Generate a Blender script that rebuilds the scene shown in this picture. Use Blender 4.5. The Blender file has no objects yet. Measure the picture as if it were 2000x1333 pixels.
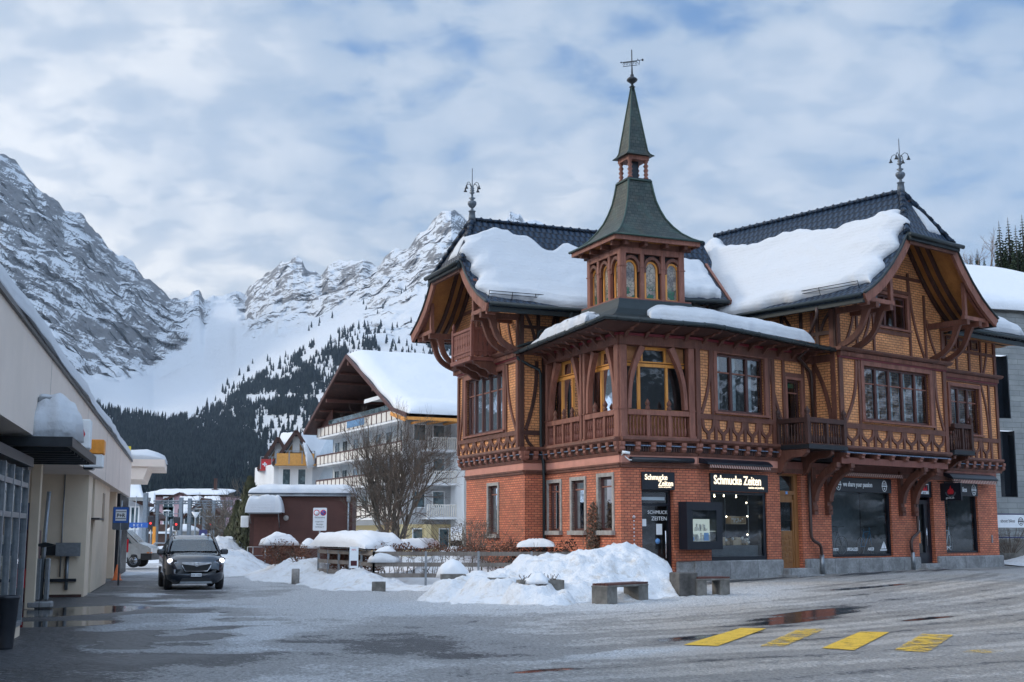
import bpy, bmesh, math, random
from mathutils import Vector, Matrix, noise
R = math.radians
PI = math.pi
random.seed(7)
scene = bpy.context.scene
COL = scene.collection
# ---------------------------------------------------------------- camera
F_PX, PITCH, EYE = 2480.0, R(8.63), 1.65
cam_d = bpy.data.cameras.new('camera')
cam_d.sensor_width = 36.0
cam_d.lens = 36.0 * F_PX / 2000.0
cam_d.clip_start = 0.3
cam_d.clip_end = 30000
cam = bpy.data.objects.new('camera', cam_d)
COL.objects.link(cam)
cam.location = (0, 0, EYE)
cam.rotation_euler = (PI / 2 + PITCH, 0, 0)
scene.camera = cam
# ---------------------------------------------------------------- world, sun, exposure
SUN_AZ, SUN_EL = R(-78), R(27)      # azimuth clockwise from +Y (view direction)
world = bpy.data.worlds.new('World')
scene.world = world
world.use_nodes = True
wn = world.node_tree
wn.nodes.clear()
def W(t, **k):
 n = wn.nodes.new(t)
 for a, b in k.items():
  if a.startswith('_'):
   setattr(n, a[1:], b)
 return n
def wl(a, b):
 wn.links.new(a, b)
out = W('ShaderNodeOutputWorld')
bg = W('ShaderNodeBackground')
sky = W('ShaderNodeTexSky', _sky_type='NISHITA')
sky.sun_disc = False
sky.sun_elevation = SUN_EL
sky.sun_rotation = SUN_AZ
sky.altitude = 1000
sky.air_density = 1.0
sky.dust_density = 0.6
sky.ozone_density = 2.0
tc = W('ShaderNodeTexCoord')
sep = W('ShaderNodeSeparateXYZ')
wl(tc.outputs['Generated'], sep.inputs[0])
def wm(op, a, b=None, clamp=False):
 n = W('ShaderNodeMath', _operation=op)
 n.use_clamp = clamp
 for i, x in enumerate((a, b)):
  if x is None:
   continue
  if isinstance(x, (int, float)):
   n.inputs[i].default_value = x
  else:
   wl(x, n.inputs[i])
 return n.outputs[0]
zz = wm('MAXIMUM', sep.outputs[2], 0.0)
zc = wm('ADD', zz, 0.30)
cx = wm('DIVIDE', sep.outputs[0], zc)
cy = wm('DIVIDE', sep.outputs[1], zc)
comb = W('ShaderNodeCombineXYZ')
wl(cx, comb.inputs[0]); wl(cy, comb.inputs[1])
def wnoise(scale, detail, rough, off, dist=0.0, sc=(1, 1, 1)):
 mp = W('ShaderNodeMapping')
 mp.inputs['Location'].default_value = off
 mp.inputs['Scale'].default_value = sc
 wl(comb.outputs[0], mp.inputs[0])
 n = W('ShaderNodeTexNoise')
 n.inputs['Scale'].default_value = scale
 n.inputs['Detail'].default_value = detail
 n.inputs['Roughness'].default_value = rough
 n.inputs['Distortion'].default_value = dist
 wl(mp.outputs[0], n.inputs['Vector'])
 return n.outputs['Fac']
def wmap(v, a, b, c=0.0, d=1.0):
 n = W('ShaderNodeMapRange')
 n.interpolation_type = 'SMOOTHSTEP'
 wl(v, n.inputs[0])
 for i, x in enumerate((a, b, c, d)):
  n.inputs[i + 1].default_value = x
 return n.outputs[0]
def wmix(f, a, b):
 n = W('ShaderNodeMix', _data_type='RGBA')
 if isinstance(f, (int, float)):
  n.inputs[0].default_value = f
 else:
  wl(f, n.inputs[0])
 for i, x in ((6, a), (7, b)):
  if isinstance(x, tuple):
   n.inputs[i].default_value = x + (1,)
  else:
   wl(x, n.inputs[i])
 return n.outputs[2]
big = wnoise(1.5, 4, 0.5, (3.3, 5.6, 0.2), 0.2, (1.0, 0.9, 1))
mid = wnoise(5.0, 5, 0.5, (7.7, 0.4, 1.0), 0.2, (1.0, 0.9, 1))
fine = wnoise(14, 5, 0.5, (0.3, 7.7, 1.0), 0.3, (0.9, 1.0, 1))
lum = wnoise(1.7, 5, 0.5, (9.3, 2.2, 3.0), 0.2, (1, .9, 1))
SKY_S = 0.1
dens = wm('ADD', wm('MULTIPLY', big, 0.46), wm('ADD', wm('MULTIPLY', mid, 0.30), wm('MULTIPLY', fine, 0.26)))
dens = wm('ADD', dens, wmap(sep.outputs[0], -0.35, 0.45, 0.075, 0.02))
cover = wmap(dens, 0.435, 0.545)
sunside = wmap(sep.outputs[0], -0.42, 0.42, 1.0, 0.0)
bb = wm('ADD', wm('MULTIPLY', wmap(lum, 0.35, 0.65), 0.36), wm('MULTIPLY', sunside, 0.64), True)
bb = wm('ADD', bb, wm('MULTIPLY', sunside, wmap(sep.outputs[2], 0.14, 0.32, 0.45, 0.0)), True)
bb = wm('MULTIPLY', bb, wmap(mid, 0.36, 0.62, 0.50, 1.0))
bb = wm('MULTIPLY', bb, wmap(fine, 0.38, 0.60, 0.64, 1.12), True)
KS = 1.72
c_dark = tuple(x / SKY_S / KS for x in (0.30, 0.43, 0.61))
c_lite = tuple(x / SKY_S / KS for x in (0.94, 0.96, 0.98))
cloud = wmix(bb, c_dark, c_lite)
blue = tuple(x / SKY_S / KS for x in (0.13, 0.28, 0.56))
skyc = wmix(0.7, sky.outputs[0], blue)
low = wmap(sep.outputs[2], 0.03, 0.30, 0.55, 0.0)
skyc = wmix(low, skyc, tuple(x / SKY_S / KS for x in (0.42, 0.57, 0.75)))
final = wmix(wm('MULTIPLY', cover, 0.93), skyc, cloud)
sky_fill = wm('MULTIPLY', wmap(sep.outputs[2], 0.40, 0.95, 1.0, 1.5), wmap(sep.outputs[1], -0.7, 0.5, 2.3, 1.0))  # added sky brightness overhead and behind the camera, unseen, to fill the facades
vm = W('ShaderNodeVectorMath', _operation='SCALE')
wl(final, vm.inputs[0]); wl(sky_fill, vm.inputs['Scale'])
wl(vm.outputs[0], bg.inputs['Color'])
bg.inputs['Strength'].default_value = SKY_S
wl(bg.outputs[0], out.inputs['Surface'])
sun_d = bpy.data.lights.new('sun', 'SUN')
sun_d.energy = 1.0
sun_d.angle = R(12)
sun_d.color = (1.0, 0.88, 0.72)
sun = bpy.data.objects.new('sun', sun_d)
COL.objects.link(sun)
sd = Vector((math.sin(SUN_AZ) * math.cos(SUN_EL), math.cos(SUN_AZ) * math.cos(SUN_EL), math.sin(SUN_EL)))
sun.rotation_euler = sd.to_track_quat('Z', 'Y').to_euler()
vs = scene.view_settings
vs.view_transform = 'Standard'
vs.look = 'None'
vs.gamma = 1.0
vs.exposure = 0.85
scene.cycles.max_bounces = 6
scene.cycles.diffuse_bounces = 3
scene.cycles.glossy_bounces = 3
scene.cycles.transparent_max_bounces = 8
scene.cycles.use_denoising = True
# ---------------------------------------------------------------- photo geometry -> metres
_cp, _sp = math.cos(PITCH), math.sin(PITCH)
def ray(x, y):
 a = (x - 1000.0) / F_PX
 b = (666.5 - y) / F_PX
 return (a, _cp - b * _sp, _sp + b * _cp)
def gnd(x, y, z=0.0):
 r = ray(x, y); t = (z - EYE) / r[2]
 return Vector((r[0] * t, r[1] * t, z))
def at(x, y, Y):
 r = ray(x, y); t = Y / r[1]
 return Vector((r[0] * t, Y, EYE + r[2] * t))
def sst(a, b, x):
 t = max(0.0, min(1.0, (x - a) / (b - a)))
 return t * t * (3 - 2 * t)
def nz(x, y, z=0.0, s=1.0):
 return noise.noise(Vector((x * s, y * s, z)))
def fbm(x, y, z, s, o=4):
 return noise.fractal(Vector((x * s, y * s, z)), 1.0, 2.0, o)
def ground_z(X, Y):
 k = sst(18, 38, Y) * sst(-4, 4, X)
 return k * (0.14 + 0.018 * max(0.0, min(X, 40) - 3.0)) - 0.08 * sst(25, 45, Y) * (1 - sst(-6, 2, X))
# ---------------------------------------------------------------- node materials
class NT:
 def __init__(s, name):
  s.m = bpy.data.materials.new(name)
  s.m.use_nodes = True
  s.t = s.m.node_tree
  s.t.nodes.clear()
  s.o = s.t.nodes.new('ShaderNodeOutputMaterial')
 def n(s, typ, **k):
  n = s.t.nodes.new(typ)
  for a, b in k.items():
   setattr(n, a, b)
  return n
 def set(s, sock, v):
  if v is None:
   return
  if hasattr(v, 'is_output'):
   s.t.links.new(v, sock)
  elif isinstance(v, tuple) and len(v) == 3 and sock.type == 'RGBA':
   sock.default_value = v + (1,)
  else:
   sock.default_value = v
 def co(s, kind='Object', scale=(1, 1, 1), rot=(0, 0, 0), loc=(0, 0, 0)):
  t = s.n('ShaderNodeTexCoord')
  m = s.n('ShaderNodeMapping')
  s.t.links.new(t.outputs[kind], m.inputs[0])
  m.inputs['Scale'].default_value = scale
  m.inputs['Rotation'].default_value = rot
  m.inputs['Location'].default_value = loc
  return m.outputs[0]
 def noise(s, scale, detail=4, rough=0.55, co=None, dist=0.0, color=False):
  n = s.n('ShaderNodeTexNoise')
  n.inputs['Scale'].default_value = scale
  n.inputs['Detail'].default_value = detail
  n.inputs['Roughness'].default_value = rough
  n.inputs['Distortion'].default_value = dist
  s.set(n.inputs['Vector'], co if co is not None else s.co())
  return n.outputs['Color' if color else 'Fac']
 def ramp(s, f, a, b, c=0.0, d=1.0):
  n = s.n('ShaderNodeMapRange')
  n.interpolation_type = 'SMOOTHSTEP'
  s.set(n.inputs[0], f)
  for i, x in enumerate((a, b, c, d)):
   n.inputs[i + 1].default_value = x
  return n.outputs[0]
 def mix(s, f, a, b, blend='MIX'):
  n = s.n('ShaderNodeMix', data_type='RGBA', blend_type=blend)
  s.set(n.inputs[0], f); s.set(n.inputs[6], a); s.set(n.inputs[7], b)
  return n.outputs[2]
 def n_rgb(s, v):
  n = s.n('ShaderNodeCombineXYZ')
  for i in range(3): s.set(n.inputs[i], v)
  return n.outputs[0]
 def math(s, op, a, b=None, clamp=False):
  n = s.n('ShaderNodeMath', operation=op)
  n.use_clamp = clamp
  s.set(n.inputs[0], a)
  if b is not None:
   s.set(n.inputs[1], b)
  return n.outputs[0]
 def bump(s, h, strength=0.3, dist=0.02, normal=None):
  n = s.n('ShaderNodeBump')
  n.inputs['Strength'].default_value = strength
  n.inputs['Distance'].default_value = dist
  s.set(n.inputs['Height'], h)
  if normal is not None:
   s.set(n.inputs['Normal'], normal)
  return n.outputs[0]
 def attr(s, name):
  return s.n('ShaderNodeAttribute', attribute_name=name).outputs['Fac']
 def pbr(s, col, rough=0.6, metal=0.0, normal=None, spec=None, emis=None, es=1.0, coat=None):
  p = s.n('ShaderNodeBsdfPrincipled')
  s.set(p.inputs['Base Color'], col)
  s.set(p.inputs['Roughness'], rough)
  s.set(p.inputs['Metallic'], metal)
  if normal is not None:
   s.set(p.inputs['Normal'], normal)
  if spec is not None:
   s.set(p.inputs['Specular IOR Level'], spec)
  if coat is not None:
   s.set(p.inputs['Coat Weight'], coat)
   p.inputs['Coat Roughness'].default_value = 0.04
  if emis is not None:
   s.set(p.inputs['Emission Color'], emis)
   p.inputs['Emission Strength'].default_value = es
  s.t.links.new(p.outputs[0], s.o.inputs['Surface'])
  return p
 def disp(s):
  return s.m
MATS = {}
def plain(name, col, rough=0.6, metal=0.0, var=0.12, scale=6.0, bump=0.1, spec=None, coat=None):
 """a paint or plaster with slight wear"""
 t = NT(name)
 f = t.noise(scale, 5, 0.6)
 a = tuple(c * (1 - var) for c in col)
 b = tuple(min(1, c * (1 + var)) for c in col)
 c = t.mix(t.ramp(f, .3, .7), a, b)
 nrm = t.bump(t.noise(scale * 9, 3, 0.6), bump, 0.01) if bump else None
 t.pbr(c, rough, metal, nrm, spec, coat=coat)
 MATS[name] = t.m
 return t.m
def wood(name, a, b, rough=0.65, wear=None, kind='UV'):
 t = NT(name)
 g1 = t.noise(3.0, 6, 0.6, t.co('Object', (1, 1, 0.25)))
 g2 = t.noise(22.0, 4, 0.65, t.co('Object', (1, 1, 0.12)))
 f = t.math('ADD', t.math('MULTIPLY', g1, 0.6), t.math('MULTIPLY', g2, 0.4))
 c = t.mix(t.ramp(f, 0.35, 0.65), a, b)
 if wear:
  w = t.ramp(t.noise(5.0, 8, 0.75, t.co('Object', (1, 1, 0.5))), 0.55, 0.72)
  c = t.mix(t.math('MULTIPLY', w, 0.55), c, wear)
 t.pbr(c, rough, 0, t.bump(g2, 0.25, 0.01))
 MATS[name] = t.m
 return t.m
def brick(name, a, b, mortar, bw=0.25, bh=0.077, msz=0.006, soot=(0.1, 0.05, 0.03)):
 t = NT(name)
 uv = t.co('UV')
 n = t.n('ShaderNodeTexBrick')
 n.offset = 0.5
 t.set(n.inputs['Vector'], uv)
 t.set(n.inputs['Color1'], a); t.set(n.inputs['Color2'], b); t.set(n.inputs['Mortar'], mortar)
 n.inputs['Scale'].default_value = 1.0
 n.inputs['Mortar Size'].default_value = msz
 n.inputs['Mortar Smooth'].default_value = 0.3
 n.inputs['Bias'].default_value = 0.0
 n.inputs['Brick Width'].default_value = bw
 n.inputs['Row Height'].default_value = bh
 big = t.noise(0.9, 5, 0.6, uv)
 c = t.mix(t.ramp(big, 0.38, 0.68, 0.0, 0.45), n.outputs['Color'], soot)
 sx = t.n('ShaderNodeSeparateXYZ'); t.set(sx.inputs[0], uv)
 c = t.mix(t.math('MULTIPLY', t.ramp(t.noise(1.5, 6, .7, t.co('UV', (1.6, .25, 1))), .5, .75), .35), c, soot)
 sm = t.noise(9, 3, 0.6, uv)
 c = t.mix(t.ramp(sm, 0.3, 0.7, 0.0, 0.25), c, tuple(min(1, x * 1.35) for x in b))
 t.pbr(c, 0.75, 0, t.bump(n.outputs['Fac'], 0.35, -0.012))
 MATS[name] = t.m
 return t.m
brick('brick_red', (0.70, 0.225, 0.11), (0.46, 0.125, 0.065), (0.11, 0.04, 0.03), bw=.22, bh=.082, msz=.013)
brick('brick_yellow', (0.86, 0.40, 0.165), (0.66, 0.275, 0.105), (0.12, 0.05, 0.03), bw=.25, bh=.092, msz=.012)
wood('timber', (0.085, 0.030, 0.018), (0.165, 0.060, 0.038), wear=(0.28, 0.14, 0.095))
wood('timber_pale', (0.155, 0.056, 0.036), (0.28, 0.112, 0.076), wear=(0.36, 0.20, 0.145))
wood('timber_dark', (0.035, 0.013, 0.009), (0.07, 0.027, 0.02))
wood('timber_red', (0.17, 0.055, 0.04), (0.23, 0.085, 0.06))
wood('soffit_boards', (0.28, 0.11, 0.025), (0.40, 0.165, 0.04))
wood('window_ochre', (0.62, 0.24, 0.04), (0.76, 0.34, 0.075), rough=0.5)
wood('window_brown', (0.06, 0.02, 0.016), (0.10, 0.035, 0.028), rough=0.45)
wood('door_wood', (0.20, 0.085, 0.025), (0.28, 0.125, 0.04), rough=0.45)
wood('weathered_wood', (0.12, 0.10, 0.085), (0.22, 0.19, 0.165))
plain('red_paint', (0.16, 0.012, 0.02), 0.5)
plain('plaster_pink', (0.52, 0.235, 0.175), 0.8, var=0.10, scale=2)
plain('stone_trim', (0.30, 0.28, 0.26), 0.8, var=0.2)
plain('metal_green', (0.018, 0.027, 0.030), 0.5, 0.2)
plain('pipe_brown', (0.06, 0.035, 0.03), 0.4, 0.2)
plain('galvanised', (0.27, 0.29, 0.31), 0.4, 0.7, scale=12)
plain('dark_metal', (0.03, 0.034, 0.04), 0.4, 0.5)
plain('black_panel', (0.008, 0.011, 0.018), 0.3, 0, bump=0.02)
plain('zinc', (0.10, 0.12, 0.145), 0.45, 0.3)
plain('white_paint', (0.75, 0.76, 0.76), 0.6, var=0.05)
plain('curtain', (0.62, 0.66, 0.66), 0.9, var=0.1, scale=14)
plain('green_blind', (0.06, 0.22, 0.12), 0.8)
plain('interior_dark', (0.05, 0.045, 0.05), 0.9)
plain('interior_grey', (0.10, 0.115, 0.125), 0.8)
plain('chrome', (0.6, 0.62, 0.65), 0.15, 1.0, bump=0.0)
plain('rubber', (0.02, 0.02, 0.022), 0.8)
plain('paper', (0.75, 0.78, 0.8), 0.8, var=0.04, bump=0)
def m_stone_plinth():
 t = NT('plinth_stone')
 f = t.noise(1.6, 7, 0.7)
 g = t.noise(14, 5, 0.7)
 c = t.mix(t.ramp(f, 0.35, 0.65), (0.20, 0.20, 0.20), (0.36, 0.36, 0.36))
 c = t.mix(t.ramp(g, 0.4, 0.7, 0, 0.5), c, (0.13, 0.125, 0.12))
 uv = t.co('UV')
 b = t.n('ShaderNodeTexBrick'); t.set(b.inputs['Vector'], uv)
 b.inputs['Scale'].default_value = 1; b.inputs['Brick Width'].default_value = 1.35
 b.inputs['Row Height'].default_value = 3.0; b.inputs['Mortar Size'].default_value = 0.008
 b.offset = 0
 t.set(b.inputs['Color1'], (1, 1, 1)); t.set(b.inputs['Color2'], (0.86, 0.86, 0.86)); t.set(b.inputs['Mortar'], (0.3, 0.3, 0.3))
 c = t.mix(1.0, c, b.outputs['Color'], 'MULTIPLY')
 t.pbr(c, 0.8, 0, t.bump(g, 0.3, 0.02))
 MATS['plinth_stone'] = t.m
m_stone_plinth()
def m_tiles():
 """dark glazed interlocking tiles; uv = (along the eaves, down the slope) in metres"""
 t = NT('roof_tiles')
 uv = t.co('UV')
 sp = t.n('ShaderNodeSeparateXYZ'); t.set(sp.inputs[0], uv)
 row = t.math('MULTIPLY', sp.outputs[1], 1 / 0.30)
 fr = t.math('FRACT', row)
 rid = t.math('FLOOR', row)
 odd = t.math('MULTIPLY', t.math('MODULO', rid, 2.0), 0.5)
 col = t.math('ADD', t.math('MULTIPLY', sp.outputs[0], 1 / 0.24), odd)
 wv = t.math('ABSOLUTE', t.math('SINE', t.math('MULTIPLY', col, PI)))
 h = t.math('ADD', t.math('MULTIPLY', fr, 0.9), t.math('MULTIPLY', wv, 0.7))
 n = t.noise(3.5, 3, 0.6, uv)
 c = t.mix(n, (0.004, 0.010, 0.022), (0.013, 0.028, 0.055))
 c = t.mix(t.math('MULTIPLY', t.ramp(wv, .55, .95), .7), c, (0.03, 0.055, 0.095))  # tile roll crests lightened: a highlight painted into the glaze colour
 edge = t.ramp(fr, 0.0, 0.28, 1.0, 0.0)
 c = t.mix(t.math('MULTIPLY', edge, 0.95), c, (0.003, 0.004, 0.006))
 t.pbr(c, 0.42, 0, t.bump(h, 1.0, 0.07), spec=0.28)
 MATS['roof_tiles'] = t.m
m_tiles()
def m_copper():
 """patinated shingles; uv in metres"""
 t = NT('copper_shingles')
 uv = t.co('UV')
 b = t.n('ShaderNodeTexBrick'); t.set(b.inputs['Vector'], uv)
 b.inputs['Scale'].default_value = 1; b.inputs['Brick Width'].default_value = 0.16
 b.inputs['Row Height'].default_value = 0.12; b.inputs['Mortar Size'].default_value = 0.010
 t.set(b.inputs['Color1'], (0.030, 0.040, 0.037)); t.set(b.inputs['Color2'], (0.060, 0.066, 0.056)); t.set(b.inputs['Mortar'], (0.012, 0.022, 0.02))
 n = t.noise(1.1, 5, 0.65, uv)
 c = t.mix(t.ramp(n, 0.45, 0.7, 0, 0.45), b.outputs['Color'], (0.06, 0.12, 0.10))
 n2 = t.noise(2.2, 4, 0.6, t.co('UV', (1, 0.4, 1), loc=(3, 3, 0)))
 c = t.mix(t.ramp(n2, 0.5, 0.75, 0, 0.5), c, (0.085, 0.06, 0.035))
 t.pbr(c, 0.5, 0.35, t.bump(b.outputs['Fac'], 0.6, -0.03))
 MATS['copper_shingles'] = t.m
 plain('copper_verdigris', (0.035, 0.065, 0.056), 0.55, 0.2)
m_copper()
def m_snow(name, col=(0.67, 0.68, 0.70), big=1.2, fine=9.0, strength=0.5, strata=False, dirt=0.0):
 t = NT(name)
 co = t.co()
 a = t.noise(big, 6, 0.6, co)
 b = t.noise(fine, 4, 0.6, co)
 h = t.math('ADD', a, t.math('MULTIPLY', b, 0.18))
 if strata:
  w = t.n('ShaderNodeTexWave', wave_type='BANDS', bands_direction='Z')
  w.inputs['Scale'].default_value = 2.2; w.inputs['Distortion'].default_value = 3.5
  w.inputs['Detail'].default_value = 3; w.inputs['Detail Scale'].default_value = 1.2
  t.set(w.inputs['Vector'], co)
  h = t.math('ADD', h, t.math('MULTIPLY', w.outputs['Fac'], 0.05))
 c = col
 if dirt:
  d = t.ramp(t.noise(2.3, 7, 0.7, t.co(loc=(5, 1, 2))), 0.50, 0.70)
  c = t.mix(t.math('MULTIPLY', d, dirt), col, (0.42, 0.36, 0.29))
 p = t.pbr(c, 0.7, 0, t.bump(h, strength, 0.16), spec=0.25)
 MATS[name] = t.m
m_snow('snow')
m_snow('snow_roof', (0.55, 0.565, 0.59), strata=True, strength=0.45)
m_snow('snow_bank', big=2.6, fine=16, strength=1.0, dirt=0.6)
def m_glass(name, tint=(0.75, 0.82, 0.85), refl=1.0, warp=0.0):
 t = NT(name)
 tr = t.n('ShaderNodeBsdfTransparent'); t.set(tr.inputs[0], tint)
 gl = t.n('ShaderNodeBsdfGlossy'); gl.inputs['Roughness'].default_value = 0.01
 t.set(gl.inputs['Color'], (0.9, 0.95, 1.0))
 fr = t.n('ShaderNodeFresnel'); fr.inputs['IOR'].default_value = 1.55
 if warp:
  nm = t.bump(t.noise(1.4, 2, 0.5, t.co()), warp, 0.1)
  t.set(gl.inputs['Normal'], nm)
 f = t.math('ADD', t.math('MULTIPLY', fr.outputs[0], 1.4 * refl), 0.10 * refl, True)
 mx = t.n('ShaderNodeMixShader')
 t.set(mx.inputs[0], f)
 t.t.links.new(tr.outputs[0], mx.inputs[1]); t.t.links.new(gl.outputs[0], mx.inputs[2])
 t.t.links.new(mx.outputs[0], t.o.inputs['Surface'])
 MATS[name] = t.m
m_glass('glass', refl=.8, warp=0.05)
m_glass('shop_glass', (0.85, 0.9, 0.92), 0.42, 0.02)
m_glass('screen_glass', (0.55, 0.66, 0.68), .8)
m_glass('dark_glass', (0.35, 0.42, 0.46), 1.0)
def m_emit(name, col, s):
 t = NT(name)
 e = t.n('ShaderNodeEmission'); t.set(e.inputs[0], col); e.inputs[1].default_value = s
 t.t.links.new(e.outputs[0], t.o.inputs['Surface'])
 MATS[name] = t.m
m_emit('letter_light', (1.0, 0.86, 0.66), 0.95)
m_emit('lamp_light', (1.0, 0.85, 0.62), 6.0)
m_emit('headlight', (0.85, 0.88, 1.0), 3.0)
m_emit('signal_red', (1.0, 0.05, 0.05), 1.5)
PEND = []
def M_(n, me=None):
 if not isinstance(n, str): return n
 if n not in MATS and me is not None: PEND.append((me, len(me.materials), n))
 return MATS.get(n)
# ---------------------------------------------------------------- mesh builder
class MB:
 def __init__(s):
  s.v = []; s.f = []; s.uv = []; s.M = None; s.sm = []; s.mi = []; s.cur = 0
 def add(s, vs, fs, uv=None, smooth=False):
  b = len(s.v)
  vs = [Vector(p) for p in vs]
  for k, f in enumerate(fs):
   if uv is not None:
    s.uv.append([uv[i] for i in f])
   else:
    p = [vs[i] for i in f]
    n = Vector((0, 0, 0))
    for i in range(len(p)):
     n += p[i].cross(p[(i + 1) % len(p)])
    ax = max(range(3), key=lambda i: abs(n[i]))
    if ax == 0: s.uv.append([(q.y, q.z) for q in p])
    elif ax == 1: s.uv.append([(q.x, q.z) for q in p])
    else: s.uv.append([(q.x, q.y) for q in p])
   s.f.append([b + i for i in f]); s.sm.append(smooth); s.mi.append(s.cur)
  s.v += [s.M @ p for p in vs] if s.M is not None else vs
  return s
 def box(s, x0, x1, y0, y1, z0, z1):
  v = [(x, y, z) for z in (z0, z1) for y in (y0, y1) for x in (x0, x1)]
  return s.add(v, [(0, 2, 3, 1), (4, 5, 7, 6), (0, 1, 5, 4), (2, 6, 7, 3), (0, 4, 6, 2), (1, 3, 7, 5)])
 def bevbox(s, x0, x1, y0, y1, z0, z1, b=0.02):
  prof = [(x0 + b, y0), (x1 - b, y0), (x1, y0 + b), (x1, y1 - b), (x1 - b, y1), (x0 + b, y1), (x0, y1 - b), (x0, y0 + b)]
  cx, cy = (x0 + x1) / 2, (y0 + y1) / 2
  def ring(k, z):
   return [(cx + (p[0] - cx) * (1 - k * b / max(.01, (x1 - x0) / 2)), cy + (p[1] - cy) * (1 - k * b / max(.01, (y1 - y0) / 2)), z) for p in prof]
  return s.loft([ring(1, z0), ring(0, z0 + b), ring(0, z1 - b), ring(1, z1)], cap=True, smooth=False)
 def loft(s, rings, cap=True, smooth=True, closed=True):
  n = len(rings[0]); v = [p for r in rings for p in r]; f = []
  for i in range(len(rings) - 1):
   for j in range(n if closed else n - 1):
    k = (j + 1) % n
    f.append((i * n + j, i * n + k, (i + 1) * n + k, (i + 1) * n + j))
  if cap and closed:
   f.append(tuple(range(n))[::-1]); f.append(tuple((len(rings) - 1) * n + j for j in range(n)))
  return s.add(v, f, smooth=smooth)
 def prism(s, poly, a, b, ax='y'):
  """poly in the two other axes, extruded from a to b along ax"""
  n = len(poly)
  def P(p, t):
   return {'x': (t, p[0], p[1]), 'y': (p[0], t, p[1]), 'z': (p[0], p[1], t)}[ax]
  v = [P(p, a) for p in poly] + [P(p, b) for p in poly]
  f = [tuple(range(n)), tuple(range(2 * n - 1, n - 1, -1))]
  f += [(i, i + n, (i + 1) % n + n, (i + 1) % n) for i in range(n)]
  return s.add(v, f)
 def ribbon(s, pts, w, d0, d1):
  """a curved board in the x-z plane following pts, w wide, from y=d0 to y=d1"""
  n = len(pts); L = []; Rr = []
  for i, p in enumerate(pts):
   a = Vector(pts[max(0, i - 1)]); b = Vector(pts[min(n - 1, i + 1)])
   t = (b - a).normalized(); q = Vector((-t.y, t.x))
   ww = w[i] if isinstance(w, (list, tuple)) else w
   L.append(Vector(p) + q * ww / 2); Rr.append(Vector(p) - q * ww / 2)
  rings = [[(L[i].x, d0, L[i].y), (L[i].x, d1, L[i].y), (Rr[i].x, d1, Rr[i].y), (Rr[i].x, d0, Rr[i].y)] for i in range(n)]
  return s.loft(rings, smooth=False)
 def tube(s, pts, r, n=8, smooth=True):
  pts = [Vector(p) for p in pts]; rings = []
  up0 = None
  for i, p in enumerate(pts):
   t = (pts[min(len(pts) - 1, i + 1)] - pts[max(0, i - 1)])
   if t.length < 1e-9: t = Vector((0, 0, 1))
   t.normalize()
   if up0 is None:
    up0 = Vector((0, 0, 1)) if abs(t.z) < 0.9 else Vector((1, 0, 0))
   a = t.cross(up0)
   if a.length < 1e-5: a = t.cross(Vector((0, 1, 0)))
   a.normalize(); b = a.cross(t); up0 = b
   rr = r[i] if isinstance(r, (list, tuple)) else r
   rings.append([p + (a * math.cos(2 * PI * k / n) + b * math.sin(2 * PI * k / n)) * rr for k in range(n)])
  return s.loft(rings, smooth=smooth)
 def lathe(s, prof, c=(0, 0, 0), n=12, smooth=True):
  rings = [[(c[0] + r * math.cos(2 * PI * k / n), c[1] + r * math.sin(2 * PI * k / n), c[2] + z) for k in range(n)] for r, z in prof]
  return s.loft(rings, smooth=smooth)
 def beam(s, p, q, w, h):
  """rectangular bar from p to q"""
  p, q = Vector(p), Vector(q); t = (q - p).normalized()
  up = Vector((0, 0, 1)) if abs(t.z) < 0.95 else Vector((0, 1, 0))
  a = t.cross(up).normalized(); b = a.cross(t)
  rings = [[c + a * w / 2 + b * h / 2, c - a * w / 2 + b * h / 2, c - a * w / 2 - b * h / 2, c + a * w / 2 - b * h / 2] for c in (p, q)]
  return s.loft(rings, smooth=False)
 def sphere(s, c, r, n=10, sq=(1, 1, 1)):
  prof = [(math.sin(PI * i / 6), -math.cos(PI * i / 6)) for i in range(7)]
  rings = [[(c[0] + r * sq[0] * max(a, .001) * math.cos(2 * PI * k / n), c[1] + r * sq[1] * max(a, .001) * math.sin(2 * PI * k / n), c[2] + r * sq[2] * b) for k in range(n)] for a, b in prof]
  return s.loft(rings)
 def grid(s, nx, ny, fn, smooth=True, uvf=None):
  v = []; uv = []
  for j in range(ny + 1):
   for i in range(nx + 1):
    v.append(fn(i / nx, j / ny))
    if uvf: uv.append(uvf(i / nx, j / ny))
  f = [(j * (nx + 1) + i, j * (nx + 1) + i + 1, (j + 1) * (nx + 1) + i + 1, (j + 1) * (nx + 1) + i) for j in range(ny) for i in range(nx)]
  return s.add(v, f, uv=uv if uvf else None, smooth=smooth)
 def build(s, name, mat, parent=None, normals=True, noshare=False):
  me = bpy.data.meshes.new(name)
  me.from_pydata([tuple(p) for p in s.v], [], s.f)
  if len(me.polygons) == len(s.uv):
   ul = me.uv_layers.new(name='uv')
   flat = [c for f in s.uv for q in f for c in q]
   ul.data.foreach_set('uv', flat)
  me.polygons.foreach_set('use_smooth', s.sm)
  mats = mat if isinstance(mat, (list, tuple)) else [mat]
  for m in mats:
   me.materials.append(M_(m, me))
  if len(mats) > 1:
   me.polygons.foreach_set('material_index', s.mi)
  if normals:
   bm = bmesh.new(); bm.from_mesh(me)
   bmesh.ops.recalc_face_normals(bm, faces=bm.faces)
   bm.to_mesh(me); bm.free()
  o = bpy.data.objects.new(name, me)
  COL.objects.link(o)
  if parent is not None:
   o.parent = parent
  return o
def tag(o, label=None, cat=None, group=None, kind=None):
 if label: o['label'] = label
 if cat: o['category'] = cat
 if group: o['group'] = group
 if kind: o['kind'] = kind
 return o
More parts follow.
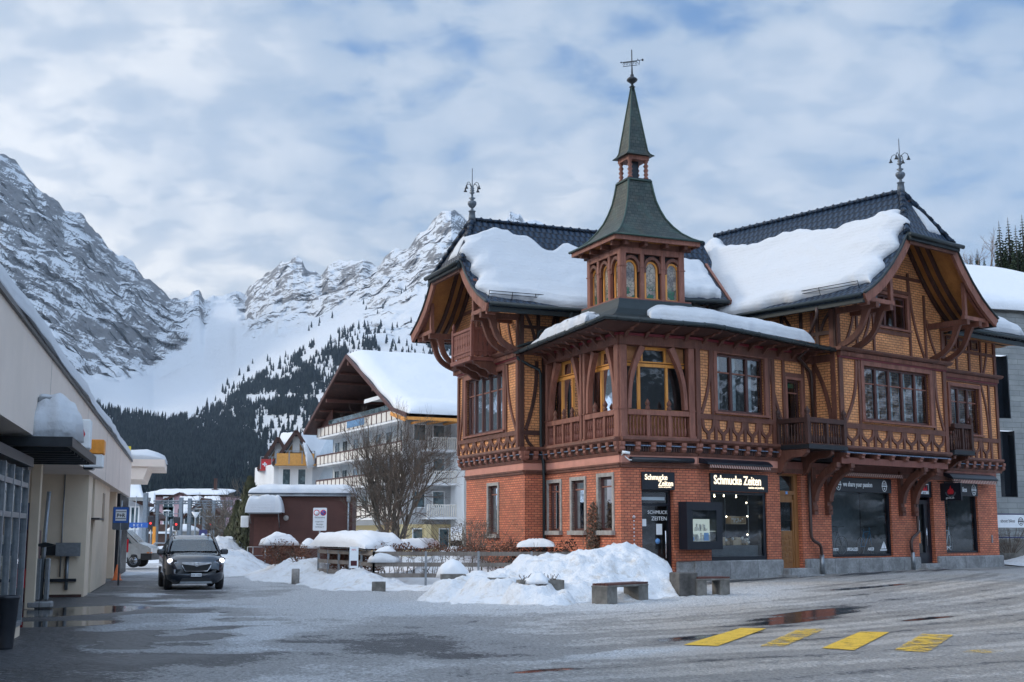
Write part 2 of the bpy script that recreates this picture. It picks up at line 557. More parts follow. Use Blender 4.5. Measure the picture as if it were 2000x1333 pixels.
def empty(name, loc=(0, 0, 0), rz=0.0, label=None, cat=None, group=None):
 o = bpy.data.objects.new(name, None)
 o.empty_display_size = 0.2
 COL.objects.link(o)
 o.location = loc
 o.rotation_euler = (0, 0, rz)
 return tag(o, label, cat, group)
def kids(o):
 return [c for c in COL.objects if c.parent == o]
def copy_tree(o, parent=None, ch=None):
 if ch is None:
  ch = {}
  for c in COL.objects:
   if c.parent: ch.setdefault(c.parent.name, []).append(c)
 c = o.copy(); COL.objects.link(c)
 if parent is not None: c.parent = parent
 for k in ch.get(o.name, []):
  copy_tree(k, c, ch)
 return c
def text_mesh(name, body, size, mat, parent, M, extrude=0.01, align='LEFT', font_w=1.0, offset=0.0):
 cu = bpy.data.curves.new('t', 'FONT')
 cu.body = body; cu.size = size; cu.extrude = extrude; cu.align_x = align; cu.offset = offset
 cu.resolution_u = 3
 ob = bpy.data.objects.new('t', cu)
 COL.objects.link(ob)
 dg = bpy.context.evaluated_depsgraph_get()
 me = bpy.data.meshes.new_from_object(ob.evaluated_get(dg))
 bpy.data.objects.remove(ob); bpy.data.curves.remove(cu)
 me.transform(M @ Matrix.Diagonal((font_w, 1, 1, 1)))
 me.materials.clear(); me.materials.append(M_(mat, me))
 o = bpy.data.objects.new(name, me)
 COL.objects.link(o)
 if parent is not None: o.parent = parent
 return o
def FM(O, S, D):
 """matrix: local (s, d, z) -> O + s*S + d*D + z"""
 m = Matrix.Identity(4)
 for i in range(2):
  m[i][0] = S[i]; m[i][1] = D[i]
 m[0][3], m[1][3] = O[0], O[1]
 return m
def TM(F, s, d, z):
 """text placed upright on a face frame F at (s, d, z); +x of text runs along +s"""
 A = Matrix(((1, 0, 0, s), (0, 0, 1, d), (0, 1, 0, z), (0, 0, 0, 1)))
 return F @ A
# ================================================================ THE CHALET
CO = Vector((3.320, 39.0, 0)); A1 = R(23.5)
BU = 2.71; A2 = R(15.6)
ch = empty('chalet', CO, A1, 'large ornate brick and half-timbered corner house with a green copper spire', 'building')
e2 = (math.cos(A2), math.sin(A2)); n2 = (math.sin(A2), -math.cos(A2))
def f2(u, v):
 """front-facade coordinates (u along, v inwards) -> chalet coordinates"""
 return (BU + u * e2[0] - v * n2[0], u * e2[1] - v * n2[1])
WORLD1 = Matrix.Translation(CO) @ Matrix.Rotation(A1, 4, 'Z')
FL = FM((0, 0), (0, 1), (-1, 0))
FW = FM((-0.8, 0), (0, 1), (-1, 0))
FWU = FM((-0.95, 0), (0, 1), (-1, 0))
FS1 = FM((0, 0), (1, 0), (0, -1))
FS2 = FM((BU, 0), e2, n2)
FO = FM(f2(0, -1.05), e2, n2)                      # oriel front
FOL = FM(f2(6.0, 0), (n2[0], n2[1]), (-e2[0], -e2[1]))   # oriel left flank: s from wall outwards
FWF = FM((0, 5.4), (1, 0), (0, -1))                # wing flank, s = u
FWFU = FM((0, 5.5), (1, 0), (0, -1))
def mb(F=None):
 m = MB(); m.M = F; return m
def wall(F, s0, s1, z0, z1, holes, mat, name='wall', depth=0.28, rev=None, d=0.0):
 m = mb(F)
 ss = sorted(set([s0, s1] + [h[0] for h in holes] + [h[1] for h in holes]))
 zs = sorted(set([z0, z1] + [h[2] for h in holes] + [h[3] for h in holes]))
 for i in range(len(ss) - 1):
  for j in range(len(zs) - 1):
   cs, cz = (ss[i] + ss[i + 1]) / 2, (zs[j] + zs[j + 1]) / 2
   if any(h[0] < cs < h[1] and h[2] < cz < h[3] for h in holes): continue
   m.add([(ss[i], d, zs[j]), (ss[i + 1], d, zs[j]), (ss[i + 1], d, zs[j + 1]), (ss[i], d, zs[j + 1])], [(0, 1, 2, 3)])
 for h in holes:
  a, b, c, e = h[:4]
  m.add([(a, d, c), (a, d - depth, c), (a, d - depth, e), (a, d, e)], [(0, 1, 2, 3)])
  m.add([(b, d, c), (b, d - depth, c), (b, d - depth, e), (b, d, e)], [(0, 1, 2, 3)])
  m.add([(a, d, e), (b, d, e), (b, d - depth, e), (a, d - depth, e)], [(0, 1, 2, 3)])
  m.add([(a, d, c), (b, d, c), (b, d - depth, c), (a, d - depth, c)], [(0, 1, 2, 3)])
 return m.build(name, mat, ch, normals=False)
def window(F, s0, s1, z0, z1, n=3, trans=0.62, fm='window_brown', curtain=(), casing=0.12, sill=True, blind=None, cm='timber_pale', d=0.0, dd=0.10, gm='glass', parent=None, cwide=0.45):
 P = parent or ch
 m = mb(F); m.cur = 0
 if casing:
  c = casing
  m.box(s0 - c, s0, d - .02, d + .07, z0 - .02, z1 + c); m.box(s1, s1 + c, d - .02, d + .07, z0 - .02, z1 + c)
  m.box(s0, s1, d - .02, d + .068, z1, z1 + c)
 if sill:
  m.box(s0 - .18, s1 + .18, d - .02, d + .13, z0 - .09, z0 - .022)
 m.cur = 1
 y0, y1 = d - dd - .05, d - dd + .03
 m.box(s0, s0 + .06, y0, y1, z0, z1); m.box(s1 - .06, s1, y0, y1, z0, z1)
 m.box(s0 + .06, s1 - .06, y0, y1, z0, z0 + .07); m.box(s0 + .06, s1 - .06, y0, y1, z1 - .08, z1)
 wv = (s1 - s0) / n
 for i in range(1, n):
  m.box(s0 + wv * i - .055, s0 + wv * i + .055, y0, y1 + .02, z0 + .07, z1 - .08)
 w = m.build('window', [cm, fm], P)
 zt = z0 + (z1 - z0) * trans
 g = mb(F)
 for i in range(n):
  a, b = s0 + wv * i + .06, s0 + wv * (i + 1) - .06
  g.add([(a, d - dd - .01, z0 + .07), (b, d - dd - .01, z0 + .07), (b, d - dd - .01, z1 - .08), (a, d - dd - .01, z1 - .08)], [(0, 1, 2, 3)])
 g.build('pane', gm, w, normals=False)
 if trans < 1:
  b = mb(F)
  for i in range(n):
   b.box(s0 + wv * i + .05, s0 + wv * (i + 1) - .05, y0 + .01, y1 - .005, zt - .022, zt + .022)
  b.build('glazing_bar', 'timber_pale' if fm == 'window_brown' else fm, w)
 if curtain:
  c = mb(F)
  for i in curtain:
   a = s0 + wv * i + .07; b = a + wv * cwide
   c.grid(14, 1, lambda p, q: (a + (b - a) * p, d - dd - .16 + .03 * math.sin(p * 26), z0 + .08 + (z1 - z0 - .15) * q))
  c.build('curtain', 'curtain', w, normals=False)
 if blind:
  c = mb(F)
  c.add([(s0 + .06, d - dd - .12, zz) if k == 0 else (s1 - .06, d - dd - .12, zz) for zz in (z1 - .1 - blind, z1 - .1) for k in (0, 1)], [(0, 1, 3, 2)])
  c.build('blind', 'green_blind', w, normals=False)
 return w
def arcpts(p0, p1, bulge, n=10):
 """arc from p0 to p1 bowed sideways"""
 a, b = Vector(p0), Vector(p1); t = b - a; q = Vector((-t.y, t.x)).normalized()
 return [tuple(a + t * (i / n) + q * bulge * math.sin(PI * i / n)) for i in range(n + 1)]
def lyre(m, s0, s1, z0, z1, d=.05):
 c = (s0 + s1) / 2; h = z1 - z0; w = s1 - s0
 zc = z0 + .3 * h
 m.ribbon([(s0 + .04, z1), (s0 + .06, z1 - .3 * h), (s0 + .17 * w, z1 - .5 * h), (c - .02, zc), (c, z0)], [.10, .11, .11, .12, .13], -.01, d)
 m.ribbon([(s1 - .04, z1), (s1 - .06, z1 - .3 * h), (s1 - .17 * w, z1 - .5 * h), (c + .02, zc), (c, z0)], [.10, .11, .11, .12, .13], -.01, d + .003)
def lyres(m, s0, s1, z0, z1, n):
 w = (s1 - s0) / n
 for i in range(n):
  lyre(m, s0 + i * w + .06, s0 + (i + 1) * w - .06, z0, z1)
  if i: m.box(s0 + i * w - .06, s0 + i * w + .06, -.01, .055, z0, z1)
def cornice(F, s0, s1, z0=4.05, endl=True, step=.55, back=-0.05):
 """jetty moulding: sill, corbels with small tiled lips and dentils between"""
 m = mb(F)
 m.prism([(back, z0 + .55), (.20, z0 + .55), (.22, z0 + .47), (.16, z0 + .40), (back, z0 + .38)], s0, s1, 'x')
 m.box(s0, s1, back, .03, z0 + .10, z0 + .38)
 m.prism([(back, z0 + .10), (.10, z0 + .10), (.07, z0), (back, z0)], s0, s1, 'x')
 o = m.build('jetty_moulding', 'timber', ch)
 n = max(1, round((s1 - s0) / step)); w = (s1 - s0) / n
 k = mb(F)
 k.prism([(.0, .40), (.21, .40), (.21, .30), (.17, .24), (.19, .18), (.14, .12), (.06, .08), (.0, .08)], -.085, .085, 'x')
 c0 = k.build('corbel', 'timber_pale', ch)
 c0.matrix_local = Matrix.Identity(4)
 base = [Vector(v.co) for v in c0.data.vertices]
 off = F.to_3x3() @ Vector((1, 0, 0))
 for i in range(n + 1):
  c = c0 if i == 0 else c0.copy()
  if i: COL.objects.link(c)
  p = s0 + i * w
  c.location = (off.x * p, off.y * p, z0)
 for i in range(n):
  a, b = s0 + i * w + .10, s0 + (i + 1) * w - .10
  q = mb(F); q.prism([(.03, z0 + .335), (.17, z0 + .30), (.17, z0 + .27), (.03, z0 + .30)], a, b, 'x')
  q.build('tiled_lip', 'glazed_lip', o)
 for i in range(n):
  a, b = s0 + i * w + .10, s0 + (i + 1) * w - .10
  q = mb(F); q.box(a, b, .025, .04, z0 + .11, z0 + .28)
  for j in range(4):
   x = a + (b - a) * (j + .5) / 4
   q.box(x - .028, x + .028, .03, .10, z0 + .12, z0 + .265)
  q.build('dentil_row', 'timber_dark', o)
plain('glazed_lip', (0.13, 0.17, 0.24), 0.15, 0, var=0.5, scale=30)
def balustrade(F, s0, s1, z0, z1, posts, d=0.0, mat='timber', knobs=True, bal='timber_red', step=.115, parent=None, railm=None):
 m = mb(F)
 m.bevbox(s0, s1, d - .12, d + .06, z1 - .17, z1, .015)
 m.box(s0, s1, d - .10, d + .05, z0, z0 + .05)
 for p in posts:
  m.box(p - .055, p + .055, d - .08, d + .055, z0 + .05, z1 - .17)
 r = m.build('balustrade', railm or mat, parent or ch)
 q = mb(F)
 xs = sorted(list(posts) + [s0, s1]); h = z1 - .17 - z0 - .05
 for a, b in zip(xs[:-1], xs[1:]):
  n = int((b - a - .12) / step)
  for i in range(n):
   x = a + .06 + (b - a - .12) * (i + .5) / n
   q.lathe([(.018, 0), (.038, .06 * h), (.044, .30 * h), (.02, .5 * h), (.036, .54 * h), (.02, .6 * h), (.034, .85 * h), (.02, h)], (x, d - .03, z0 + .05), 6)
 q.build('baluster_row', bal, r)
 if knobs:
  for p in posts:
   k = mb(F)
   k.lathe([(.06, 0), (.07, .02), (.07, .10), (.04, .12), (.075, .18), (.08, .22), (.05, .28), (.01, .35)], (p, d, z1), 10)
   k.box(p - .055, p + .055, d - .05, d + .05, z1 - .01, z1 + .10)
   k.build('finial', mat, r)
 return r
# ---------------- ground floor: brick walls, bands, plinth
wall(FL, 0, 5.4, .1, 4.05, [(.53, 1.45, 1.75, 3.41), (2.44, 3.37, 1.75, 3.37), (4.25, 5.16, 1.75, 3.35)], 'brick_red')
wall(FWF, -.8, 0, .1, 4.05, [], 'brick_red')
wall(FW, 5.4, 10.85, .1, 4.05, [(7.75, 8.62, 1.65, 3.36)], 'brick_red')
wall(FS1, 0, BU, .1, 4.05, [(.72, 1.85, .6, 3.0)], 'brick_red')
wall(FS2, 0, 17.45, .3, 4.05, [(.6, 3.34, .8, 2.98), (4.02, 5.15, .5, 3.65), (6.75, 10.3, .85, 3.60), (11.95, 13.0, .5, 3.60), (13.75, 16.05, .92, 3.60)], 'brick_red', depth=.3)
m = MB()
p0 = f2(17.45, 0); p1 = f2(17.45, 11); p2 = (f2(17.45, 11)[0] - 12, f2(17.45, 11)[1] + 2); p3 = (-.8, 10.85); p4 = (4, 14)
for a, b in ((p0, p1), (p1, p4), (p4, (-.8, 10.85))):
 m.add([(a[0], a[1], .1), (b[0], b[1], .1), (b[0], b[1], 9.2), (a[0], a[1], 9.2)], [(0, 1, 2, 3)])
m.build('rear_wall', 'brick_yellow', ch, normals=False)
m = MB()
m.M = None
core = [(.9, .9), (3.4, .9)] + [f2(u, v) for u, v in ((4.0, 2.2), (16.4, 2.2), (16.4, 9))] + [(4, 12.5), (.3, 10.4), (.3, 6.4), (.9, 5.0)]
m.prism([(p[0], p[1]) for p in core], .2, 8.6, 'z')
m.build('inner_wall', 'interior_dark', ch)
m = mb()
m.prism([(0.02, 0.02), (BU - .02, 0.02)] + [f2(17.3, .02), f2(17.3, 9), (4, 12), (-.7, 10.7), (-.7, 5.5), (.02, 5.5)], 4.12, 4.5, 'z')
m.build('floor_slab', 'interior_dark', ch)
for F, s0, s1 in ((FL, 0, 5.4), (FW, 5.4, 10.85), (FS1, 0, BU), (FWF, -.8, 0)):
 m = mb(F); m.box(s0, s1, -.01, .045, 3.81, 4.05); m.build('plaster_band', 'plaster_pink', ch)
 m = mb(F)
 m.prism([(-.01, 3.81), (.09, 3.81), (.09, 3.76), (.05, 3.73), (.05, 3.68), (.02, 3.65), (-.01, 3.65)], s0, s1, 'x')
 m.build('string_course', 'timber', ch)
m = mb(FS2); m.box(0.02, 3.9, -.01, .045, 3.81, 4.05); m.build('plaster_band', 'plaster_pink', ch)
m = mb(FS2); m.box(0.02, 17.45, -.01, .06, 3.66, 3.81); m.build('string_course', 'timber', ch)
m = mb(FS2)
m.box(3.9, 17.45, -.01, .05, 3.81, 4.05)
m.build('fascia_board', 'timber_red', ch)
for a, b in ((-.25, 4.02), (5.22, 11.9), (13.08, 17.62)):
 m = mb(FS2); m.bevbox(a, b, -.12, .10, .0, .81, .03); m.build('plinth', 'plinth_stone', ch)
m = mb(FS1); m.bevbox(1.9, BU + .05, -.12, .10, .0, .80, .03); m.build('plinth', 'plinth_stone', ch)
m = mb(FS1); m.bevbox(-.08, .68, -.12, .10, .0, .80, .03); m.build('plinth', 'plinth_stone', ch)
m = mb(FL); m.bevbox(-.08, 5.4, -.12, .08, .0, .80, .03); m.build('plinth', 'plinth_stone', ch)
m = mb(FS2); m.bevbox(3.95, 5.3, -.1, .36, .0, .52, .03); m.build('doorstep', 'plinth_stone', ch)
m = mb(FS2); m.prism([(3.72, 0), (3.72, .4), (3.9, .72), (5.3, .74), (5.5, .4), (5.5, 0)], -.02, .31, 'z'); m.build('doorstep', 'plinth_stone', ch)
m = mb(FS2); m.bevbox(11.9, 13.1, -.1, .3, .0, .56, .03); m.build('doorstep', 'plinth_stone', ch)
m = mb(FS2); m.prism([(11.7, 0), (11.75, .45), (12.1, .62), (12.9, .62), (13.2, .45), (13.2, 0)], .1, .43, 'z'); m.build('doorstep', 'plinth_stone', ch)
for F, a, b, z0, z1 in ((FL, .41, 1.57, 1.63, 3.53), (FL, 2.32, 3.49, 1.63, 3.49), (FL, 4.13, 5.28, 1.63, 3.47), (FW, 7.63, 8.74, 1.52, 3.48)):
 m = mb(F)
 m.box(a, a + .12, -.27, .035, z0, z1 - .12); m.box(b - .12, b, -.27, .035, z0, z1 - .12)
 m.box(a, b, -.27, .037, z1 - .12, z1); m.box(a - .02, b + .02, -.27, .13, z0 - .02, z0 + .12)
 m.build('stone_surround', 'stone_trim', ch)
 window(F, a + .12, b - .12, z0 + .12, z1 - .12, n=1, trans=.82, casing=0, sill=False, dd=.12, blind=.75 if a in (.41, 7.63) else .28)
# ---------------- first floor walls
wall(FWU, 5.5, 11.3, 4.55, 8.0, [(6.75, 10.55, 5.27, 7.45)], 'brick_yellow')
wall(FWFU, -.95, .3, 4.55, 8.0, [], 'brick_yellow')
wall(FS2, 0.0, 17.9, 4.55, 7.75, [(.95, 3.40, 5.52, 7.48), (4.45, 5.33, 4.62, 6.92), (14.35, 16.6, 5.52, 7.38)], 'brick_yellow')
wall(FO, 6.0, 12.5, 4.6, 7.65, [(7.35, 11.5, 5.54, 7.5)], 'brick_yellow')
m = mb(FOL); m.add([(0, 0, 4.6), (1.05, 0, 4.6), (1.05, 0, 9.9), (0, 0, 9.9)], [(0, 1, 2, 3)])
m.build('wall', 'brick_yellow', ch, normals=False); m = mb(FM(f2(12.5, 0), n2, e2)); m.add([(0, 0, 4.6), (1.05, 0, 4.6), (1.05, 0, 9.9), (0, 0, 9.9)], [(0, 1, 2, 3)])
m.build('wall', 'brick_yellow', ch, normals=False)
window(FWU, 6.85, 10.45, 5.30, 7.42, n=5, trans=.70, casing=.16, dd=.10)
window(FS2, 1.0, 3.36, 5.55, 7.44, n=3, trans=.68, casing=.16, curtain=(0, 1, 2))
window(FO, 7.42, 11.43, 5.57, 7.46, n=5, trans=.68, casing=.17, curtain=(0, 1, 2, 3, 4))
window(FS2, 14.45, 16.5, 5.54, 7.36, n=3, trans=.68, casing=.14, curtain=(1,))
window(FS2, 4.52, 5.26, 4.64, 6.85, n=1, trans=.8, casing=.1, sill=False, blind=.15)
m = mb(FWU)
m.box(5.5, 5.68, -.02, .07, 4.6, 7.65); m.box(11.15, 11.3, -.02, .07, 4.6, 7.65)
m.box(5.68, 11.15, -.02, .065, 7.58, 7.75); m.box(5.68, 11.15, -.02, .068, 5.02, 5.18)
m.box(6.56, 6.68, -.02, .06, 5.18, 7.58); m.box(10.62, 10.74, -.02, .06, 5.18, 7.58)
m.ribbon(arcpts((6.52, 7.56), (5.72, 5.2), .22), .11, -.01, .052)
m.ribbon(arcpts((10.78, 7.56), (11.1, 5.2), -.10), .10, -.01, .052)
lyres(m, 5.66, 11.16, 4.62, 5.03, 7)
m.build('timber_framing', 'timber', ch)
m = mb(FWFU)
m.box(-.95, -.80, -.02, .07, 4.6, 9.4); m.box(-.10, .02, -.02, .055, 4.6, 7.9); m.box(-.82, -.08, -.01, .05, 5.02, 5.18)
m.ribbon(arcpts((-.30, 7.6), (-.72, 5.2), .12), .12, -.01, .052)
m.ribbon(arcpts((-.72, 5.0), (-.45, 4.6), -.05), .10, -.01, .052)
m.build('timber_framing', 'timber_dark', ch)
m = mb(FS2)
m.box(0, .2, -.02, .07, 4.6, 7.6); m.box(3.72, 3.88, -.02, .065, 4.6, 7.6)
m.box(.2, 3.72, -.02, .062, 5.26, 5.42); m.box(.2, 3.72, -.02, .06, 7.60, 7.75)
m.box(.72, .83, -.01, .055, 5.42, 7.6); m.box(3.53, 3.63, -.01, .055, 5.42, 7.6)
m.ribbon(arcpts((.70, 7.58), (.26, 5.44), .16), .11, -.01, .05)
m.ribbon(arcpts((3.64, 7.58), (4.28, 5.3), -.14), .11, -.01, .05)
lyres(m, .2, 3.74, 4.62, 5.27, 5)
m.box(4.30, 4.42, -.02, .06, 4.6, 7.6); m.box(5.36, 5.48, -.02, .06, 4.6, 7.6); m.box(4.42, 5.36, -.02, .058, 6.96, 7.08)
m.box(3.88, 4.30, -.01, .05, 7.6, 7.75); m.box(4.30, 6.0, -.01, .05, 7.6, 7.75)
m.ribbon(arcpts((5.55, 7.55), (5.95, 5.6), .12), .14, -.01, .05)
m.box(12.52, 12.66, -.02, .06, 4.6, 7.6); m.box(17.74, 17.9, -.02, .065, 4.6, 9.35); m.box(17.2, 17.32, -.01, .055, 4.6, 7.6)
m.box(12.66, 17.74, -.02, .062, 5.26, 5.42); m.box(12.66, 17.74, -.02, .06, 7.56, 7.75)
m.ribbon(arcpts((16.72, 7.55), (17.15, 5.44), .12), .1, -.01, .05)
lyres(m, 12.9, 17.2, 4.62, 5.27, 6)
m.build('timber_framing', 'timber', ch)
m = mb(FO)
m.box(6.0, 6.22, -.02, .07, 4.6, 7.65); m.box(12.3, 12.5, -.02, .07, 4.6, 7.65)
m.box(6.22, 12.3, -.02, .062, 5.22, 5.40); m.box(6.22, 12.3, -.02, .06, 7.62, 7.75)
m.box(7.10, 7.22, -.01, .055, 5.4, 7.62); m.box(11.63, 11.75, -.01, .055, 5.4, 7.62)
m.ribbon(arcpts((7.02, 7.6), (6.30, 5.42), .22), .12, -.01, .05)
m.ribbon(arcpts((11.83, 7.6), (12.26, 5.42), -.14), .12, -.01, .05)
lyres(m, 6.22, 12.3, 4.62, 5.23, 7)
m.build('timber_framing', 'timber', ch)
m = mb(FOL)
m.box(.0, .12, -.02, .05, 4.6, 9.3); m.box(.80, .97, -.02, .06, 4.6, 9.3)
m.ribbon(arcpts((.08, 7.5), (.78, 5.1), .15), .14, -.01, .05)
m.box(.12, .8, -.02, .055, 7.5, 7.75)
m.build('timber_framing', 'timber', ch)
cornice(FL, -.02, 5.3)
cornice(FW, 5.35, 11.2)
cornice(FWF, -.8, -.1, step=.45)
cornice(FS1, -.02, BU)
cornice(FS2, .02, 3.95)
def frieze(F, s0, s1, z0=7.66, d0=0.0):
 m = mb(F)
 m.prism([(-.05, z0 + .30), (.30, z0 + .30), (.30, z0 + .25), (.22, z0 + .18), (-.05, z0 + .16)], s0 - .15, s1 + .15, 'x')
 m.prism([(-.05, z0 + .16), (.14, z0 + .16), (.12, z0), (-.05, z0)], s0, s1, 'x')
 o = m.build('frieze', 'timber', ch)
 q = mb(F); n = int((s1 - s0) / .075)
 for i in range(n):
  x = s0 + (s1 - s0) * (i + .5) / n
  q.box(x - .022, x + .022, .12, .16, z0 + .01, z0 + .15)
 q.build('reeding', 'timber_pale', o)
 q = mb(F); q.box(s0, s1, -.02, .10, z0 - .05, z0 - .003); q.build('red_strip', 'red_paint', o)
frieze(FWU, 5.5, 11.3, 7.72)
frieze(FO, 6.0, 12.5, 7.68)
frieze(FS2, 12.55, 17.85, 7.68)
# ---------------- veranda, left side (FL) and first bay of the front (FS1)
def yellow_window(F, s0, s1, z0, z1, xs, up, ztr):
 """ochre glazed screen set back behind the posts"""
 d = -.30
 m = mb(F)
 m.box(s0, s1, d - .04, d + .04, z0, z0 + .08)
 m.box(s0, s1, d - .042, d + .045, ztr, ztr + .10); m.box(s0, s1, d - .042, d + .05, ztr + .13, ztr + .17)
 for x in xs:
  m.box(x - .035, x + .035, d - .04, d + .035, z0 + .08, ztr)
  m.box(x - .055, x - .045, d - .04, d + .05, z0 + .08, ztr)
 u0, u1 = up
 m.box(u0 - .07, u0, d - .04, d + .04, ztr + .17, z1); m.box(u1, u1 + .07, d - .04, d + .04, ztr + .17, z1)
 m.box(u0, u1, d - .04, d + .04, z1 - .09, z1)
 if u1 - u0 > .8: m.box((u0 + u1) / 2 - .04, (u0 + u1) / 2 + .04, d - .04, d + .038, ztr + .17, z1 - .09)
 w = m.build('window', 'window_ochre', ch)
 g = mb(F)
 g.add([(s0, d, z0 + .05), (s1, d, z0 + .05), (s1, d, ztr + .02), (s0, d, ztr + .02)], [(0, 1, 2, 3)])
 g.add([(u0, d, ztr + .17), (u1, d, ztr + .17), (u1, d, z1 - .05), (u0, d, z1 - .05)], [(0, 1, 2, 3)])
 g.build('pane', 'glass', w, normals=False)
 for a, b in ((s0, u0 - .07), (u1 + .07, s1)):
  g = mb(F); g.add([(a, d + .01, ztr + .17), (b, d + .01, ztr + .17), (b, d + .01, z1), (a, d + .01, z1)], [(0, 1, 2, 3)])
  g.build('spandrel_panel', 'plaster_ochre', w, normals=False)
 return w
plain('plaster_ochre', (0.45, 0.21, 0.09), 0.8, var=0.25, scale=3)
ZB = 7.48
for F, s0, s1, xs, up in ((FL, .28, 2.32, (.85, 1.75), (1.1, 1.65)), (FL, 2.62, 5.2, (3.1, 3.85, 4.65), (3.2, 4.55)), (FS1, .25, 2.48, (.85, 1.85), (.98, 1.75))):
 yellow_window(F, s0, s1, 5.42, ZB, xs, up, 6.85)
 m = mb(F)
 m.add([(s0, -.31, 4.6), (s1, -.31, 4.6), (s1, -.31, 5.45), (s0, -.31, 5.45)], [(0, 1, 2, 3)])
 m.build('parapet_panel', 'plaster_ochre', ch, normals=False)
def post(F, s0, s1, z0=4.6, z1=7.48, d0=-.2, d1=.06, mat='timber_pale'):
 m = mb(F)
 m.bevbox(s0, s1, d0, d1, z0, z1, .02)
 m.box(s0 - .02, s1 + .02, d0, d1 + .02, 5.46, 5.49); m.box(s0 - .02, s1 + .02, d0, d1 + .02, 4.6, 4.68)
 return m.build('post', mat, ch)
for F, ps in ((FL, ((0.0, .28), (2.30, 2.43), (2.54, 2.66), (5.20, 5.34))), (FS1, ((.0, .25), (2.46, 2.68)))):
 for a, b in ps: post(F, a, b)
balustrade(FL, .28, 2.30, 4.6, 5.46, (.95, 1.65), railm='timber_pale')
balustrade(FL, 2.66, 5.2, 4.6, 5.46, (3.3, 3.95, 4.6), railm='timber_pale')
balustrade(FS1, .25, 2.46, 4.6, 5.46, (.98, 1.75), railm='timber_pale')
def brace(F, p0, p1, bul, w=.17, d0=-.16, d1=.02, mat='timber_pale'):
 m = mb(F)
 pts = arcpts(p0, p1, bul, 12)
 m.ribbon(pts, [w * (.75 + .5 * (i / 12) ** 3) for i in range(13)], d0, d1)
 return m.build('curved_brace', mat, ch)
for F, a, b in ((FL, .30, 2.28), (FL, 2.68, 5.18), (FS1, .27, 2.44)):
 wd = min(.62, (b - a) * .26)
 brace(F, (a + .07, 5.5), (a + wd, ZB - .02), .14)
 brace(F, (b - .07, 5.5), (b - wd, ZB - .02), -.14)
for F, a, b in ((FL, -.02, 5.42), (FS1, -.02, BU + .02), (FS2, .0, 6.0)):
 m = mb(F); m.box(a, b, -.2, .075, 7.48, 7.76); m.build('head_beam', 'timber', ch)
 m = mb(F); m.box(a, b, -.2, .13, 7.762, 7.84); m.build('red_strip', 'red_paint', ch)
# ---------------- veranda roof
gut = [(-1.0, 5.6, 7.90), (-1.0, 3.2, 7.98), (-1.0, 1.2, 8.05), (-1.0, -1.0, 8.13)]
gs = [(BU + .14 * 1.0, -1.0, 8.10)]
gr = [f2(u, -1.0) + (z,) for u, z in ((1.5, 8.05), (3.2, 7.98), (5.9, 7.90))]
outer = gut + gs + gr
inner = [(-.05, 5.6, 8.45), (.6, 3.6, 8.60), (1.2, 2.8, 8.70), (1.35, 1.35, 8.80), (2.6, 1.5, 8.75)] + [f2(u, 1.6) + (z,) for u, z in ((1.2, 8.70), (3.2, 8.65), (5.9, 8.55))]
m = MB()
n = len(outer)
m.add(outer + inner, [(i, i + 1, n + i + 1, n + i) for i in range(n - 1)])
m.add([(p[0], p[1], p[2] - .10) for p in outer] + [(p[0], p[1], p[2] - .12) for p in inner], [(i, i + 1, n + i + 1, n + i) for i in range(n - 1)])
m.add(outer + [(p[0], p[1], p[2] - .10) for p in outer], [(i, i + 1, n + i + 1, n + i) for i in range(n - 1)])
m.build('veranda_roof', 'metal_green', ch)
m = MB()
inn2 = [(-.05, 5.6, 7.85), (-.05, 3.2, 7.86), (-.05, 1.2, 7.86), (-.05, -.05, 7.86), (BU, -.05, 7.86)] + [f2(u, -.05) + (7.86,) for u in (1.5, 3.2, 5.9)]
o2 = [(p[0] + (.04 if i < 4 else 0), p[1] + (0 if i < 4 else .04), p[2] - .11) for i, p in enumerate(outer)]
m.add(o2 + inn2, [(i, i + 1, n + i + 1, n + i) for i in range(n - 1)])
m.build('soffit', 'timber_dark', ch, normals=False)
def gutter(pts, r=.075, mat='metal_green', rings=True, name='gutter', parent=None):
 m = MB(); m.tube(pts, r, 8)
 L = 0
 for a, b in zip(pts[:-1], pts[1:]):
  a, b = Vector(a), Vector(b); k = int((b - a).length / .9) + 1
  for i in range(k):
   c = a.lerp(b, (i + .5) / k); t = (b - a).normalized() * .02
   m.tube([c - t, c + t], r + .014, 8)
 return m.build(name, mat, parent or ch)
gutter([(p[0], p[1], p[2] - .03) for p in [(-1.06, 5.6, 7.90), (-1.06, 3.2, 7.98), (-1.06, 1.2, 8.05), (-1.06, -1.06, 8.13), (BU + .14, -1.06, 8.10)] + [f2(u, -1.06) + (z,) for u, z in ((1.5, 8.05), (3.2, 7.98), (5.9, 7.90))]])
def rafter_bracket(F, s, z, L=.9, first=[None]):
 if first[0] is None:
  m = MB()
  m.prism([(0, .12), (L, .12), (L + .02, .05), (L - .03, -.02), (L - .10, -.01), (L - .16, -.06), (L - .30, -.05), (L - .42, -.13), (L - .60, -.12), (.10, -.30), (0, -.32)], -.055, .055, 'x')
  first[0] = m.build('rafter_bracket', 'timber', ch)
  o = first[0]
 else:
  o = first[0].copy(); COL.objects.link(o)
 o.matrix_local = F @ Matrix.Translation((s, 0, z))
 return o
for i in range(9): rafter_bracket(FL, .12 + i * .62, 7.98 - .016 * i)
for i in range(4): rafter_bracket(FS1, .18 + i * .72, 7.98)
for i in range(8): rafter_bracket(FS2, .35 + i * .74, 7.97 - .02 * i)
F45 = FM((0, 0), (math.cos(R(-45)), math.sin(R(-45))), (math.cos(R(-135)), math.sin(R(-135))))
rafter_bracket(F45, 0, 7.99).scale = (1.4, 1.35, 1.1)
